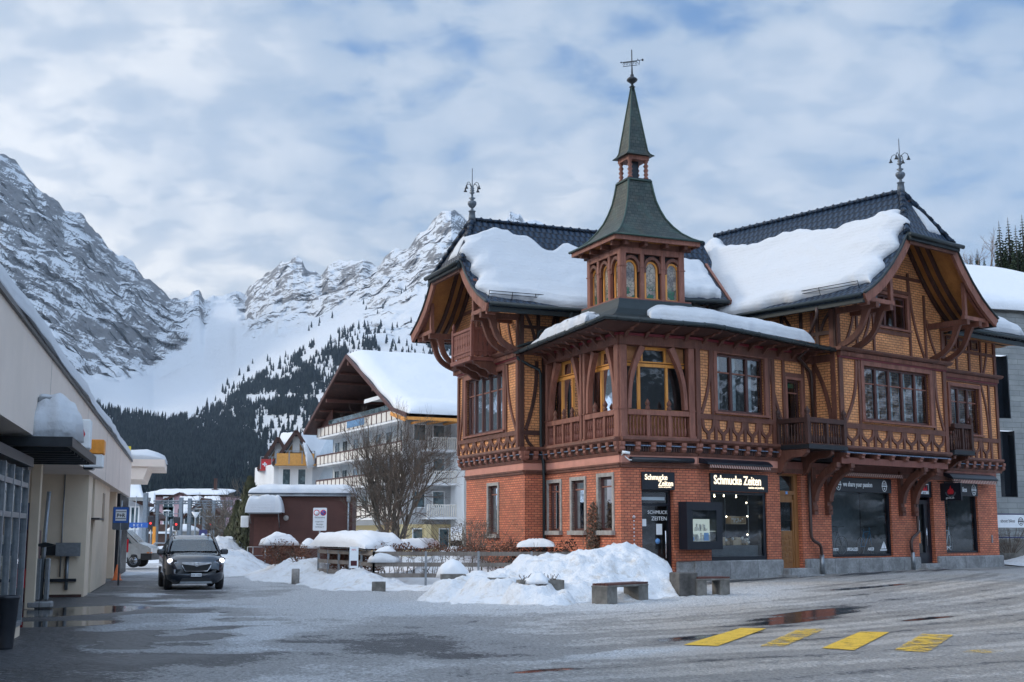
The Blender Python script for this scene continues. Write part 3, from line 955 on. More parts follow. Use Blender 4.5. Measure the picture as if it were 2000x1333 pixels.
# ---------------- main roofs
def roof_wing(T, prof, clipw, l_ridge, l_front, l_back, back_hip=2.0, label=None, wallin=1.5, lcut=None):
 """T maps (w, l, z) to the chalet; prof lists (half width, z) from the ridge to the eaves"""
 zr = prof[0][1]
 arc = [0]
 for a, b in zip(prof[:-1], prof[1:]):
  arc.append(arc[-1] + math.hypot(b[0] - a[0], b[1] - a[1]))
 def P(t):
  t = max(0, min(1, t)) * arc[-1]
  for i in range(len(prof) - 1):
   if t <= arc[i + 1] + 1e-9:
    f = (t - arc[i]) / (arc[i + 1] - arc[i])
    return prof[i][0] + f * (prof[i + 1][0] - prof[i][0]), prof[i][1] + f * (prof[i + 1][1] - prof[i][1])
  return prof[-1]
 def lf(w):
  return l_ridge + (l_front - l_ridge) * min(1, w / clipw)
 def lb(w):
  return l_back - back_hip * max(0, 1 - w / (clipw * 1.6)) ** 1.0
 m = mb(T); so = mb(T)
 NT_ = 26
 for sgn in (1, -1):
  def fn(a, b, off=0.0):
   w, z = P(b); l0, l1 = lf(w), lb(w)
   return (sgn * w, l0 + (l1 - l0) * a, z - off)
  def uvf(a, b):
   w, z = P(b); l0, l1 = lf(w), lb(w)
   return (l0 + (l1 - l0) * a, b * arc[-1])
  m.grid(24, NT_, lambda a, b: fn(a, b), uvf=uvf, smooth=False)
  so.grid(4, NT_, lambda a, b: fn(a, b, .20), smooth=False)
  e0 = prof[-1]
  m.add([(sgn * e0[0], l_front, e0[1]), (sgn * e0[0], l_back, e0[1]), (sgn * e0[0], l_back, e0[1] - .14), (sgn * e0[0], l_front, e0[1] - .14)], [(0, 1, 2, 3)])
 cz = P(0)[1]
 wz = [p for p in prof if p[0] <= clipw + 1e-6][-1]
 zc = wz[1]
 A = (0, l_ridge, zr); Lc = math.hypot(l_front - l_ridge, zr - zc)
 k = .22
 hv = [A, (-clipw, l_front, zc), (clipw, l_front, zc), (-clipw - .12, l_front - k, zc - .10), (clipw + .12, l_front - k, zc - .10)]
 m.add(hv, [(0, 1, 2)], uv=[(0, 0), (-clipw, Lc), (clipw, Lc), (-clipw, Lc + k), (clipw, Lc + k)])
 m.add(hv, [(1, 3, 4, 2)], uv=[(0, 0), (-clipw, Lc), (clipw, Lc), (-clipw, Lc + k), (clipw, Lc + k)])
 roof = m.build('roof', 'roof_tiles', ch, normals=False)
 so.add([(-clipw, l_front, zc - .2), (clipw, l_front, zc - .2), (0, l_ridge, zr - .3)], [(0, 1, 2)])
 so.build('soffit', 'soffit_boards', roof, normals=False)
 def capline(p, q, n, name, r=.085):
  p, q = Vector(p), Vector(q); c = mb(T)
  for i in range(n):
   a = p.lerp(q, i / n); b = p.lerp(q, (i + 1.12) / n)
   c.tube([a, b], [r * .86, r * 1.1], 8)
  for i in range(n):
   a = p.lerp(q, (i + .98) / n)
   c.sphere((a.x, a.y, a.z + r * .8), r * .62, 6)
  return c.build(name, 'roof_tiles', roof)
 nr = int((l_back - back_hip - l_ridge) / .36)
 capline((0, l_ridge, zr + .03), (0, l_back - back_hip, zr + .03), nr, 'ridge_tiles')
 for sgn in (1, -1):
  capline((0, l_ridge, zr + .02), (sgn * clipw, l_front, zc + .02), 7, 'hip_tiles', .12)
 e0 = prof[-1]
 gm = mb(T)
 for sgn in (1, -1):
  gm.tube([(sgn * (e0[0] + .07), l_front + .02, e0[1] - .05), (sgn * (e0[0] + .07), l_back, e0[1] - .05)], .075, 8)
  gm.box(min(sgn * e0[0], sgn * (e0[0] - .12)), max(sgn * e0[0], sgn * (e0[0] - .12)), l_front + .02, l_back, e0[1] - .30, e0[1] - .14)
 gm.tube([(-clipw - .22, l_front - k - .06, zc - .13), (clipw + .22, l_front - k - .06, zc - .13)], .08, 8)
 gm.box(-clipw - .1, clipw + .1, l_front - k, l_front, zc - .30, zc - .12)
 gm.build('gutter', 'metal_green', roof)
 for sgn in (1, -1):
  b = mb(T); rings = []
  K = 18; t0 = [arc[i] for i, p in enumerate(prof) if p[0] <= clipw + 1e-6][-1] / arc[-1]
  for i in range(K + 1):
   t = t0 + (1.0 - t0) * i / K
   w, z = P(t); w2, z2 = P(min(1, t + .02)); w1, z1 = P(max(0, t - .02))
   tx, tz = w2 - w1, z2 - z1; L = math.hypot(tx, tz); nx, nz_ = tz / L, -tx / L
   if nz_ > 0: nx, nz_ = -nx, -nz_
   hh = .34
   rings.append([(sgn * (w + nx * .02), l_front - .06, z + nz_ * .02), (sgn * (w + nx * .02), l_front + .05, z + nz_ * .02),
                          (sgn * (w + nx * hh), l_front + .05, z + nz_ * hh), (sgn * (w + nx * hh), l_front - .06, z + nz_ * hh)])
  b.loft(rings, smooth=False)
  b.build('bargeboard', 'timber_pale', roof)
  b = mb(T)
  pts = []
  for i in range(K + 1):
   w, z = P(t0 + (1.0 - t0) * i / K); pts.append((sgn * w, l_front - .07, z + .01))
  b.tube(pts, .045, 6); b.build('verge_flashing', 'metal_green', roof)
 b = mb(T); b.box(-clipw, clipw, l_front - .1, l_front + .02, zc - .40, zc - .22); b.build('bargeboard', 'timber', roof)
 return roof, P, arc[-1], lf
CB = 9.25
T2 = Matrix(((e2[0], -n2[0], 0, BU + CB * e2[0]), (e2[1], -n2[1], 0, CB * e2[1]), (0, 0, 1, 0), (0, 0, 0, 1)))
prof2 = [(0, 13.87), (.7, 12.92), (1.42, 11.95), (1.95, 11.25), (2.5, 10.65), (3.1, 10.12), (3.6, 9.78), (4.1, 9.50)]
roof2, P2, L2, lf2 = roof_wing(T2, prof2, 1.42, -1.72, -2.8, 8.4, 1.2)
T1 = Matrix(((0, 1, 0, 0), (1, 0, 0, 8.5), (0, 0, 1, 0), (0, 0, 0, 1)))
prof1 = [(0, 13.22), (.7, 12.28), (1.44, 11.32), (1.95, 10.72), (2.5, 10.20), (3.1, 9.80), (3.6, 9.55), (3.95, 9.38)]
roof1, P1, L1, lf1 = roof_wing(T1, prof1, 1.44, -1.55, -2.5, 8.5, 0.0)
# ---------------- gable walls (brick with timber), with the small gable windows
def gable(T, F, l, prof, hw, zbase, win, sgn=1):
 m = mb(T)
 pts = [(p[0], p[1] - .2) for p in prof if p[0] < hw] + [(hw, 9.4)]
 poly = [(-w, z) for w, z in pts[::-1]] + [(w, z) for w, z in pts[1:]] + [(hw, zbase), (-hw, zbase)]
 a, b, c, e = win
 v = [(w, l, z) for w, z in poly]
 left = [p for p in poly if p[0] <= 0]; right = [p for p in poly if p[0] >= 0]
 for w0, w1 in zip(*(lambda s: (s[:-1], s[1:]))(sorted(set([-hw, hw, a, b, 0] + [w for w, z in poly if abs(w) < hw])))):
  def top(w):
   w = abs(w)
   for i in range(len(pts) - 1):
    if pts[i][0] <= w <= pts[i + 1][0] and pts[i + 1][0] > pts[i][0]:
     f = (w - pts[i][0]) / (pts[i + 1][0] - pts[i][0]); return pts[i][1] + f * (pts[i + 1][1] - pts[i][1])
   return 9.4
  t0, t1 = top(w0), top(w1); cw = (w0 + w1) / 2
  if a < cw < b:
   m.add([(w0, l, zbase), (w1, l, zbase), (w1, l, c), (w0, l, c)], [(0, 1, 2, 3)])
   m.add([(w0, l, e), (w1, l, e), (w1, l, t1), (w0, l, t0)], [(0, 1, 2, 3)])
  else:
   m.add([(w0, l, zbase), (w1, l, zbase), (w1, l, t1), (w0, l, t0)], [(0, 1, 2, 3)])
 m.build('gable_wall', 'brick_yellow', ch, normals=False)
gable(T2, FO, -1.05, prof2, 3.25, 7.9, (-.95, .95, 8.98, 10.15))
gable(T1, FWU, -.95, prof1, 2.95, 7.9, (-.8, .8, 8.2, 9.9))
window(FO, CB - .95, CB + .95, 8.98, 10.15, n=3, trans=.75, casing=.1, dd=.08)
window(FWU, 8.5 - .8, 8.5 + .8, 8.2, 9.9, n=3, trans=.7, casing=.1, dd=.08)
m = mb(FO)
c = CB
for x in (6.0, 12.34): m.box(x, x + .16, -.02, .06, 7.98, 9.5)
m.box(c - 1.17, c - 1.06, -.01, .055, 7.98, 11.1); m.box(c + 1.06, c + 1.17, -.01, .055, 7.98, 11.1)
m.box(c - 1.06, c + 1.06, -.01, .05, 8.72, 8.86); m.box(c - 1.06, c + 1.06, -.01, .052, 10.28, 10.40)
m.box(c - .35, c - .25, -.01, .05, 10.4, 12.2); m.box(c - 1.9, c + 1.9, -.01, .056, 10.85, 10.97)
m.box(c - 2.15, c - 2.04, -.01, .05, 7.98, 10.4); m.box(c + 2.04, c + 2.15, -.01, .05, 7.98, 10.4)
m.ribbon(arcpts((c - 1.1, 10.3), (c - 1.95, 8.0), .18), .11, -.01, .046)
m.ribbon(arcpts((c + 1.15, 10.8), (c + 2.0, 8.0), -.18), .11, -.01, .046)
m.ribbon(arcpts((c - 2.2, 9.5), (c - 2.9, 8.0), .1), .1, -.01, .046)
m.ribbon(arcpts((c + 2.2, 9.5), (c + 2.9, 8.0), -.1), .1, -.01, .046)
m.build('timber_framing', 'timber', ch)
m = mb(FWU)
c = 8.5
for x in (5.55, 11.3): m.box(x, x + .14, -.02, .06, 7.98, 9.3)
m.box(c - 1.02, c - .91, -.01, .055, 7.98, 10.9); m.box(c + .91, c + 1.02, -.01, .055, 7.98, 10.9)
m.box(c - 2.4, c + 2.4, -.01, .05, 9.98, 10.1)
m.ribbon(arcpts((c - 1.05, 9.9), (c - 1.8, 8.0), .15), .1, -.01, .046)
m.ribbon(arcpts((c + 1.05, 9.9), (c + 1.8, 8.0), -.15), .1, -.01, .046)
m.ribbon(arcpts((c - 2.0, 9.3), (c - 2.6, 8.0), .1), .1, -.01, .046)
m.build('timber_framing', 'timber', ch)
def quadw(m, a, b, z0, z1):
 m = mb()
 m.add([(a[0], a[1], z0), (b[0], b[1], z0), (b[0], b[1], z1), (a[0], a[1], z1)], [(0, 1, 2, 3)], uv=[(0, z0), (math.dist(a, b), z0), (math.dist(a, b), z1), (0, z1)])
 m.build('wall', 'brick_yellow', ch, normals=False)
quadw(m, (-.95, 5.5), (7.4, 5.5), 8.0, 9.7)
quadw(m, f2(6.0, -1.05), f2(6.0, 6.0), 7.8, 9.9)
quadw(m, f2(12.5, -1.05), f2(12.5, 0), 7.8, 9.9)
quadw(m, f2(12.5, 0), f2(17.9, 0), 7.75, 9.5)
quadw(m, f2(17.9, 0), f2(17.9, 9), 4.5, 9.5)
quadw(m, (-.95, 11.3), (3, 11.3), 4.5, 9.5)
FU5 = FM((0, 5.5), (1, 0), (0, -1))
m = mb(FU5)
for x in (-.3, .45, 1.25, 2.1, 2.9, 3.7, 4.5, 5.3, 6.1): m.box(x, x + .13, -.01, .05, 8.3, 9.5)
m.box(-.9, 7, -.02, .06, 9.3, 9.5); m.box(-.9, 7, -.02, .055, 8.75, 8.85)
m.ribbon(arcpts((-.75, 9.3), (-.35, 8.3), .05), .1, -.01, .046); m.ribbon(arcpts((.4, 9.3), (.1, 8.3), .05), .1, -.01, .046)
m.build('timber_framing', 'timber_dark', ch)
FF2 = FM(f2(6.0, 0), (-n2[0], -n2[1]), (-e2[0], -e2[1]))
m = mb(FF2)
for x in (-1.05, -.35, .35, 1.2, 2.1, 3.0, 3.9): m.box(x, x + .13, -.01, .05, 7.9, 9.5)
m.box(-1.05, 5, -.02, .06, 9.35, 9.55); m.box(-1.05, 5, -.02, .055, 8.45, 8.58)
m.ribbon(arcpts((-.9, 9.3), (-.4, 8.55), .05), .1, -.01, .046); m.ribbon(arcpts((1.15, 9.3), (.5, 8.55), .05), .1, -.01, .046)
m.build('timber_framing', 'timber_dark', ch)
m = mb(FS2)
for x in (12.6, 13.35, 14.15, 15.0, 15.9, 16.75): m.box(x, x + .12, -.01, .05, 7.98, 9.45)
m.box(12.5, 17.9, -.02, .055, 8.75, 8.86); m.box(12.5, 17.9, -.02, .055, 9.32, 9.45)
m.ribbon(arcpts((17.3, 9.3), (16.95, 8.0), .08), .1, -.01, .046)
m.build('timber_framing', 'timber', ch)
for a in (14.25, 15.1, 16.0):
 window(FS2, a + .1, a + .62, 8.9, 9.3, n=1, trans=1, casing=0, sill=False, dd=-.03)
# ---------------- purlins, curved brackets and little trusses at both gables
def gable_brackets(T, lw, lf_, zt, ws, wtruss, eave, zb):
 for sgn in (1, -1):
  for w in ws:
   m = mb(T); q = sgn * w
   m.box(q - .09, q + .09, lf_ + .1, lw, zt - .20, zt)
   m.build('purlin', 'timber', ch)
   m = mb(T)
   m.M = T @ Matrix.Translation((q, 0, 0)) @ Matrix(((0, 1, 0, 0), (1, 0, 0, 0), (0, 0, 1, 0), (0, 0, 0, 1)))
   pts = arcpts((lw - .06, zb), (lf_ + .55, zt - .16), .28 , 12)
   m.ribbon(pts, [.18] * 10 + [.2, .24, .3], -.075, .075)
   m.box(lw - .16, lw + .0, -.09, .09, zb - .22, zb + .05)
   m.build('curved_bracket', 'timber', ch)
  m = mb(T); l = lf_ + .12
  a, b = wtruss
  m.M = T @ Matrix.Diagonal((sgn, 1, 1, 1))
  m.box(a, b + .05, l, l + .14, zt - .02, zt + .12)
  m.box(a + .06, a + .20, l, l + .13, zt + .12, zt + .12 + (eave - a) * .62)
  m.beam((a + .2, l + .065, zt + .12 + (eave - a) * .50), (b - .15, l + .065, zt + .13), .11, .12)
  m.box(b - .12, b + .02, l - .02, l + .3, zt - .16, zt + .12)
  m.build('truss', 'timber_pale', ch)
 return
gable_brackets(T2, -1.05, -2.8, 9.34, (2.35, 3.15), (2.15, 3.7), 4.1, 8.0)
gable_brackets(T1, -.95, -2.5, 9.22, (2.25, 2.95), (2.05, 3.55), 3.95, 7.95)
def arch_rafters(T, P, l0, l1, cl):
 for sgn in (1, -1):
  for l in (l0, (l0 + l1) / 2, l1):
   m = mb(T @ Matrix.Diagonal((sgn, 1, 1, 1))); pts = []
   for i in range(15):
    w, z = P(.02 + .96 * i / 14); pts.append((w, z - .27))
   m.ribbon(pts, .14, l, l + .12)
   m.build('arched_rafter', 'timber_dark', ch)
arch_rafters(T2, P2, -1.95, -1.2, 1)
arch_rafters(T1, P1, -1.75, -1.1, 1)
m = mb(FS2)
ro = [(12.9, 1.15, 9.42), (19.0, 1.15, 9.50), (18.2, -3.4, 11.6), (12.2, -3.4, 11.6)]
m.add(ro + [(a, b, c - .16) for a, b, c in ro], [(0, 1, 2, 3), (4, 5, 6, 7), (0, 1, 5, 4), (1, 2, 6, 5), (2, 3, 7, 6), (3, 0, 4, 7)])
m.add([(19.0, 1.15, 9.5), (18.2, -3.4, 11.6), (19.0, -7, 9.5)], [(0, 1, 2)])
m.build('lower_roof', 'roof_tiles', ch, normals=False)
m = mb(FS2); m.tube([(12.9, 1.22, 9.36), (19.05, 1.22, 9.44)], .08, 8); m.tube([(19.07, 1.2, 9.44), (19.07, -6, 9.44)], .08, 8); m.box(12.9, 19.0, 1.05, 1.14, 9.12, 9.27); m.build('gutter', 'metal_green', ch)
m = mb(FS2); m.add([(12.5, 0, 9.35), (18.9, 0, 9.35), (18.9, 1.1, 9.2), (12.5, 1.1, 9.2)], [(0, 1, 2, 3)]); m.add([(17.9, 0, 9.3), (18.95, 0, 9.3), (18.95, -6, 9.3), (17.9, -6, 9.3)], [(0, 1, 2, 3)]); m.build('soffit', 'soffit_boards', ch, normals=False)
# ---------------- dormer between the two wings
m = MB()
dz = 9.95
m.box(3.6, 6.4, 4.9, 5.6, 8.3, dz)
m.build('dormer_wall', 'timber_dark', ch)
m = MB()
m.add([(2.9, 4.35, dz - .05), (6.9, 4.35, dz + .15), (7.9, 7.6, dz + 2.3), (2.9, 7.2, dz + 2.2)], [(0, 1, 2, 3)], uv=[(0, 4), (4, 4), (4, 0), (0, 0)])
m.add([(2.9, 4.35, dz - .2), (6.9, 4.35, dz - .0), (7.9, 7.6, dz + 2.1), (2.9, 7.2, dz + 2.0)], [(0, 1, 2, 3)])
m.build('dormer_roof', 'roof_tiles', ch, normals=False)
m = MB(); m.tube([(2.9, 4.28, dz - .1), (6.9, 4.28, dz + .08)], .075, 8); m.build('gutter', 'metal_green', ch)
m = MB()
m.beam((6.95, 4.3, dz + .0), (7.9, 7.4, dz + 2.05), .10, .34); m.build('bargeboard', 'timber_pale', ch)
FD = FM((0, 4.9), (1, 0), (0, -1))
window(FD, 4.35, 5.15, 8.75, 9.75, n=1, trans=1, casing=.1, sill=True, dd=-.04)
# ---------------- tower on the corner
a0, b0 = .22, 2.52; tc_ = (a0 + b0) / 2
tw = MB()   # curved apron at the foot of the tower
def sq(c, h, z): return [(c - h, c - h, z), (c + h, c - h, z), (c + h, c + h, z), (c - h, c + h, z)]
def sq_roof(m, prof, c=tc_):
 """square roof from (half width, z) profile with uv in metres"""
 L = 0
 for (h0, z0), (h1, z1) in zip(prof[:-1], prof[1:]):
  d = math.hypot(h0 - h1, z0 - z1)
  r0, r1 = sq(c, h0, z0), sq(c, h1, z1)
  for k in range(4):
   j = (k + 1) % 4
   m.add([r0[k], r0[j], r1[j], r1[k]], [(0, 1, 2, 3)], uv=[(-h0 + k * .05, L), (h0 + k * .05, L), (h1 + k * .05, L + d), (-h1 + k * .05, L + d)])
  L += d
tower = MB()
sq_roof(tower, [(2.1, 8.22), (1.85, 8.28), (1.6, 8.42), (1.42, 8.62), (1.33, 8.85), (1.31, 8.95)])
tower.build('tower_apron', 'metal_green', ch, normals=False)
m = MB(); m.box(a0 - .16, b0 + .16, a0 - .16, b0 + .16, 8.93, 8.99); m.build('tower_sill', 'timber_red', ch)
for F in (FM((0, a0), (1, 0), (0, -1)), FM((a0, 0), (0, 1), (-1, 0)), FM((0, b0), (1, 0), (0, 1)), FM((b0, 0), (0, 1), (1, 0))):
 m = mb(F)
 wb = (b0 - a0) / 3
 for i in range(4):
  x = a0 + wb * i
  w = .10 if i in (0, 3) else .075
  x = min(max(x, a0 + .09), b0 - .09)
  m.bevbox(x - w, x + w, -.12, .03, 8.99, 10.62, .02)
  m.box(x - w - .02, x + w + .02, -.12, .045, 10.02, 10.05)
 m.box(a0, b0, -.12, .02, 10.46, 10.64)
 m.build('tower_posts', 'timber_pale', ch)
 w = mb(F); g = mb(F); q = mb(F)
 for i in range(3):
  s0, s1 = a0 + wb * i + .10, a0 + wb * (i + 1) - .10
  c = (s0 + s1) / 2; r = (s1 - s0) / 2
  arc_o = [(c - (r + .0) * math.cos(PI * k / 10), 10.02 + (r * 1.25) * math.sin(PI * k / 10)) for k in range(11)]
  m2 = [(s0 - .0, 9.9)] + arc_o + [(s1, 9.9)]
  q.ribbon([(p[0], p[1] - .02) for p in m2], .10, -.09, .0)
  r2 = r - .07
  arc_i = [(s0 + .07, 9.02)] + [(c - r2 * math.cos(PI * k / 10), 9.98 + r2 * 1.2 * math.sin(PI * k / 10)) for k in range(11)] + [(s1 - .07, 9.02), (s0 + .07, 9.02)]
  w.ribbon(arc_i[:-1], .06, -.17, -.10); w.box(s0, s1, -.17, -.09, 8.99, 9.06)
  poly = arc_i[:-1]
  g.add([(p[0], -.14, p[1]) for p in poly], [tuple(range(len(poly)))])
 q.build('arch', 'timber', ch)
 wo = w.build('window', 'window_ochre', ch)
 g.build('leaded_pane', 'leaded', wo, normals=False)
 m = mb(F)
 for i in range(4):
  x = min(max(a0 + wb * i, a0 + .07), b0 - .07)
  m.box(x - .06, x + .06, -.1, .30, 10.68, 10.82)
 m.box(a0, b0, -.1, -.02, 10.64, 10.84)
 m.build('eaves_bracket', 'timber', ch)
def m_leaded():
 t = NT('leaded')
 uv = t.co('UV')
 v = t.n('ShaderNodeTexVoronoi', feature='DISTANCE_TO_EDGE'); v.inputs['Scale'].default_value = 9
 t.set(v.inputs['Vector'], uv)
 v2 = t.n('ShaderNodeTexVoronoi'); v2.inputs['Scale'].default_value = 9; t.set(v2.inputs['Vector'], uv)
 sp = t.n('ShaderNodeSeparateXYZ'); t.set(sp.inputs[0], uv)
 lead = t.ramp(v.outputs['Distance'], 0.02, 0.06, 1, 0)
 sx = t.n('ShaderNodeSeparateXYZ'); t.set(sx.inputs[0], v2.outputs['Color'])
 low = t.ramp(sp.outputs[1], 9.25, 9.6, 1, 0)
 isgreen = t.math('MULTIPLY', t.math('GREATER_THAN', sx.outputs[0], 0.66), low)
 c = t.mix(t.ramp(t.noise(2.5, 3, .5, uv), .35, .65), (0.16, 0.14, 0.13), (0.42, 0.36, 0.28))
 c = t.mix(isgreen, c, (0.03, 0.13, 0.07))
 c = t.mix(t.math('MULTIPLY', lead, .7), c, (0.03, 0.03, 0.03))
 t.pbr(c, 0.12, 0, t.bump(t.noise(22, 3, .6, uv), .25, .01), spec=0.8)
 MATS['leaded'] = t.m
m_leaded()
m = MB()
m.box(a0 + .22, b0 - .22, a0 + .22, b0 - .22, 8.99, 10.8); m.build('tower_core', 'interior_dark', ch)
m = MB()
EH = 1.48
m.box(tc_ - EH, tc_ + EH, tc_ - EH, tc_ + EH, 10.84, 10.93)
m.build('tower_soffit', 'soffit_boards', ch)
m = MB()
for k in range(4):
 r = sq(tc_, EH + .05, 10.80); a, b = r[k], r[(k + 1) % 4]
 m.beam((a[0], a[1], 10.87), (b[0], b[1], 10.87), .06, .17)
m.build('tower_fascia', 'timber_pale', ch)
m = MB()
tprof = [(1.60, 10.93), (1.36, 11.07), (1.12, 11.27), (.92, 11.52), (.74, 11.82), (.62, 12.12), (.52, 12.45), (.46, 12.78), (.41, 13.12)]
sq_roof(m, tprof)
m.build('tower_roof', 'copper_shingles', ch, normals=False)
m = MB()
for k in range(4):
 pts = [sq(tc_, h + .01, z)[k] for h, z in tprof]
 m.tube(pts, .035, 6)
for k in range(4):
 for h, z in ((1.61, 10.95), (.43, 13.13)):
  r = sq(tc_, h, z); m.tube([r[k], r[(k + 1) % 4]], .035, 6)
m.build('hip_roll', 'copper_verdigris', ch)
m = MB(); m.box(tc_ - .42, tc_ + .42, tc_ - .42, tc_ + .42, 13.12, 13.20); m.box(tc_ - .12, tc_ + .12, tc_ - .12, tc_ + .12, 13.2, 13.95); m.build('belfry_base', 'dark_metal', ch)
bal0 = MB()
bal0.lathe([(.08, 0), (.085, .06), (.045, .10), (.085, .17), (.045, .23), (.09, .31), (.045, .38), (.09, .46), (.045, .53), (.08, .60), (.08, .66)], (0, 0, 13.2), 10)
bo = bal0.build('turned_column', 'timber_pale', ch)
for i, (sx_, sy_) in enumerate(((-1, -1), (1, -1), (1, 1), (-1, 1))):
 o = bo if i == 0 else bo.copy()
 if i: COL.objects.link(o)
 o.location = (tc_ + sx_ * .30, tc_ + sy_ * .30, 0)
m = MB(); m.box(tc_ - .38, tc_ + .38, tc_ - .38, tc_ + .38, 13.84, 13.98); m.build('belfry_head', 'timber_pale', ch)
m = MB()
sq_roof(m, [(.50, 13.98), (.40, 14.06), (.345, 14.18), (.02, 16.5)])
m.add(sq(tc_, .50, 13.975), [(0, 1, 2, 3)])
m.build('spire', 'copper_shingles', ch, normals=False)
m = MB()
for k in range(4):
 m.tube([sq(tc_, h + .008, z)[k] for h, z in ((.50, 13.98), (.40, 14.06), (.345, 14.18), (.02, 16.5))], .022, 5)
m.build('hip_roll', 'copper_verdigris', ch)
m = MB()
m.lathe([(.05, 16.3), (.05, 16.42), (.11, 16.45), (.05, 16.49), (.04, 16.56), (.17, 16.66), (.19, 16.70), (.17, 16.74), (.05, 16.83), (.07, 16.87), (.035, 16.90), (.02, 17.2), (.018, 17.75), (.002, 17.78)], (tc_, tc_, 0), 10)
vane = m.build('spire_finial', 'dark_metal', ch)
m = MB()
VD = Vector((.86, -.5, 0)).normalized(); vc = Vector((tc_, tc_, 17.33))
m.tube([vc - VD * .34, vc + VD * .34 + Vector((0, 0, .06))], .012, 5)
m.sphere(vc + VD * .36 + Vector((0, 0, .06)), .04, 6); m.sphere(vc - VD * .36, .03, 6)
VM = Matrix(((VD.x, -VD.y, 0, vc.x), (VD.y, VD.x, 0, vc.y), (0, 0, 1, vc.z), (0, 0, 0, 1)))
m.M = VM
for a in (.0, .13): m.beam((-.30, 0, -.02 - a), (.18, 0, .02 - a), .012, .02)
for k in range(5): m.tube([(-.27 + .1 * k + .03 * math.cos(t), 0, -.065 + .01 * k + .04 * math.sin(t)) for t in [i * .8 for i in range(9)]], .008, 4)
m.ribbon([(.18, .1), (.26, .02), (.24, -.12), (.19, -.02)], .02, -.01, .01)
m.build('weather_vane', 'dark_metal', ch)
def urn_finial(x, y, z, name='roof_finial'):
 m = MB()
 m.lathe([(.15, 0), (.13, .25), (.13, .26), (.11, .48), (.14, .50), (.14, .53), (.05, .56), (.06, .62), (.04, .66), (.10, .72), (.17, .85), (.17, .95), (.14, 1.0), (.06, 1.04), (.05, 1.06), (.13, 1.16), (.05, 1.18), (.04, 1.35), (.11, 1.42), (.04, 1.45), (.09, 1.52), (.05, 1.58), (.09, 1.64), (.03, 1.70), (.02, 1.9), (.015, 2.6), (.002, 2.62)], (x, y, z - .1), 10)
 m.v = [Vector((p.x, p.y, z - .1 + (p.z - z + .1) * .79)) for p in m.v]
 o = m.build(name, 'zinc', ch)
 q = MB()
 for k in range(4):
  a = PI / 2 * k + .5
  pts = [(x + math.cos(a) * r, y + math.sin(a) * r, z + 1.16 + h * .85) for r, h in ((.03, .05), (.10, .22), (.2, .28), (.29, .22), (.33, .08))]
  q.tube(pts, .012, 5)
  q.lathe([(.015, .09), (.03, .05), (.04, 0), (.075, -.05)], (pts[-1][0], pts[-1][1], pts[-1][2] - .06), 7)
 q.build('bellflower', 'dark_metal', o)
p = T2 @ Vector((0, -1.72, 13.9)); urn_finial(*p)
p = T1 @ Vector((0, -1.55, 13.25)); urn_finial(*p)
# ---------------- balconies
def balcony(F, s0, s1, d1, z0, z1, posts, side_l=True, side_r=True, mat='timber_dark', kn=True):
 m = mb(F)
 m.box(s0 - .06, s1 + .06, .0, d1 + .08, z0 - .14, z0)
 o = m.build('balcony_floor', 'dark_metal' if mat == 'timber_dark' else mat, ch)
 for x in posts:
  q = mb(F)
  q.bevbox(x - .075, x + .075, d1 - .08, d1 + .07, z0, z1 + .08, .015)
  q.lathe([(.07, 0), (.05, .03), (.09, .10), (.09, .16), (.04, .22), (.01, .30)], (x, d1, z1 + .08), 8)
  q.build('balcony_post', mat, ch)
 if side_l:
  q = mb(F); q.bevbox(s0 - .05, s0 + .1, .0, .14, z0, z1 + .08, .015); q.lathe([(.07, 0), (.05, .03), (.09, .10), (.09, .16), (.04, .22), (.01, .30)], (s0, .07, z1 + .08), 8)
  q.build('balcony_post', mat, ch)
 if s1 > s0:
  balustrade(FM((F @ Vector((0, d1, 0)))[:2], (F.to_3x3() @ Vector((1, 0, 0)))[:2], (F.to_3x3() @ Vector((0, 1, 0)))[:2]), s0 + .07, s1 - .07, z0, z1, ((s0 + s1) / 2,), mat=mat, knobs=False, bal=mat)
 S = F.to_3x3() @ Vector((1, 0, 0)); D = F.to_3x3() @ Vector((0, 1, 0))
 for ok, s in ((side_l, s0), (side_r, s1)):
  if ok:
   p = F @ Vector((s, 0, 0))
   balustrade(FM((p.x, p.y), (D.x, D.y), (-S.x, -S.y)), .12, d1 - .07, z0, z1, (), mat=mat, knobs=False, bal=mat)
balcony(FS2, 3.95, 5.92, 1.3, 4.55, 5.44, (3.95, 5.9), side_r=False)
balcony(FS2, 12.7, 13.95, 1.15, 4.72, 5.72, (13.95,), side_l=False)
for x in (4.0, 5.3):
 m = mb(FS2); m.prism([(0, 4.40), (1.25, 4.40), (1.25, 4.28), (1.05, 4.16), (.6, 4.14), (.35, 4.0), (.2, 3.7), (0, 3.6)], x - .08, x + .08, 'x'); m.build('console', 'timber', ch)
FB = FM((-1.95, 0), (0, 1), (-1, 0))
m = mb(FWU)
m.box(7.4, 9.3, 0, 1.0, 7.80, 7.93)
m.build('balcony_floor', 'timber_red', ch)
def cutboards(F, s0, s1, z0, z1, name='balcony_panel'):
 m = mb(F)
 m.box(s0, s1, -.05, .05, z1 - .10, z1); m.box(s0, s1, -.04, .04, z0 + .20, z0 + .27)
 n = int((s1 - s0) / .155); w = (s1 - s0) / n
 for i in range(n):
  a = s0 + i * w
  for z_0, z_1, g in ((z0 + .27, z0 + .42, .012), (z0 + .42, z0 + .55, .035), (z0 + .55, z0 + .75, .014), (z0 + .75, z0 + .83, .035), (z0 + .83, z1 - .1, .012)):
   m.box(a + g, a + w - g, -.012, .012, z_0, z_1)
  m.prism([(a + .01, z0 + .20), (a + w - .01, z0 + .20), (a + w - .01, z0 + .09), (a + w / 2, z0 + .02), (a + .01, z0 + .09)], -.012, .012, 'y')
 return m.build(name, 'timber_red', ch)
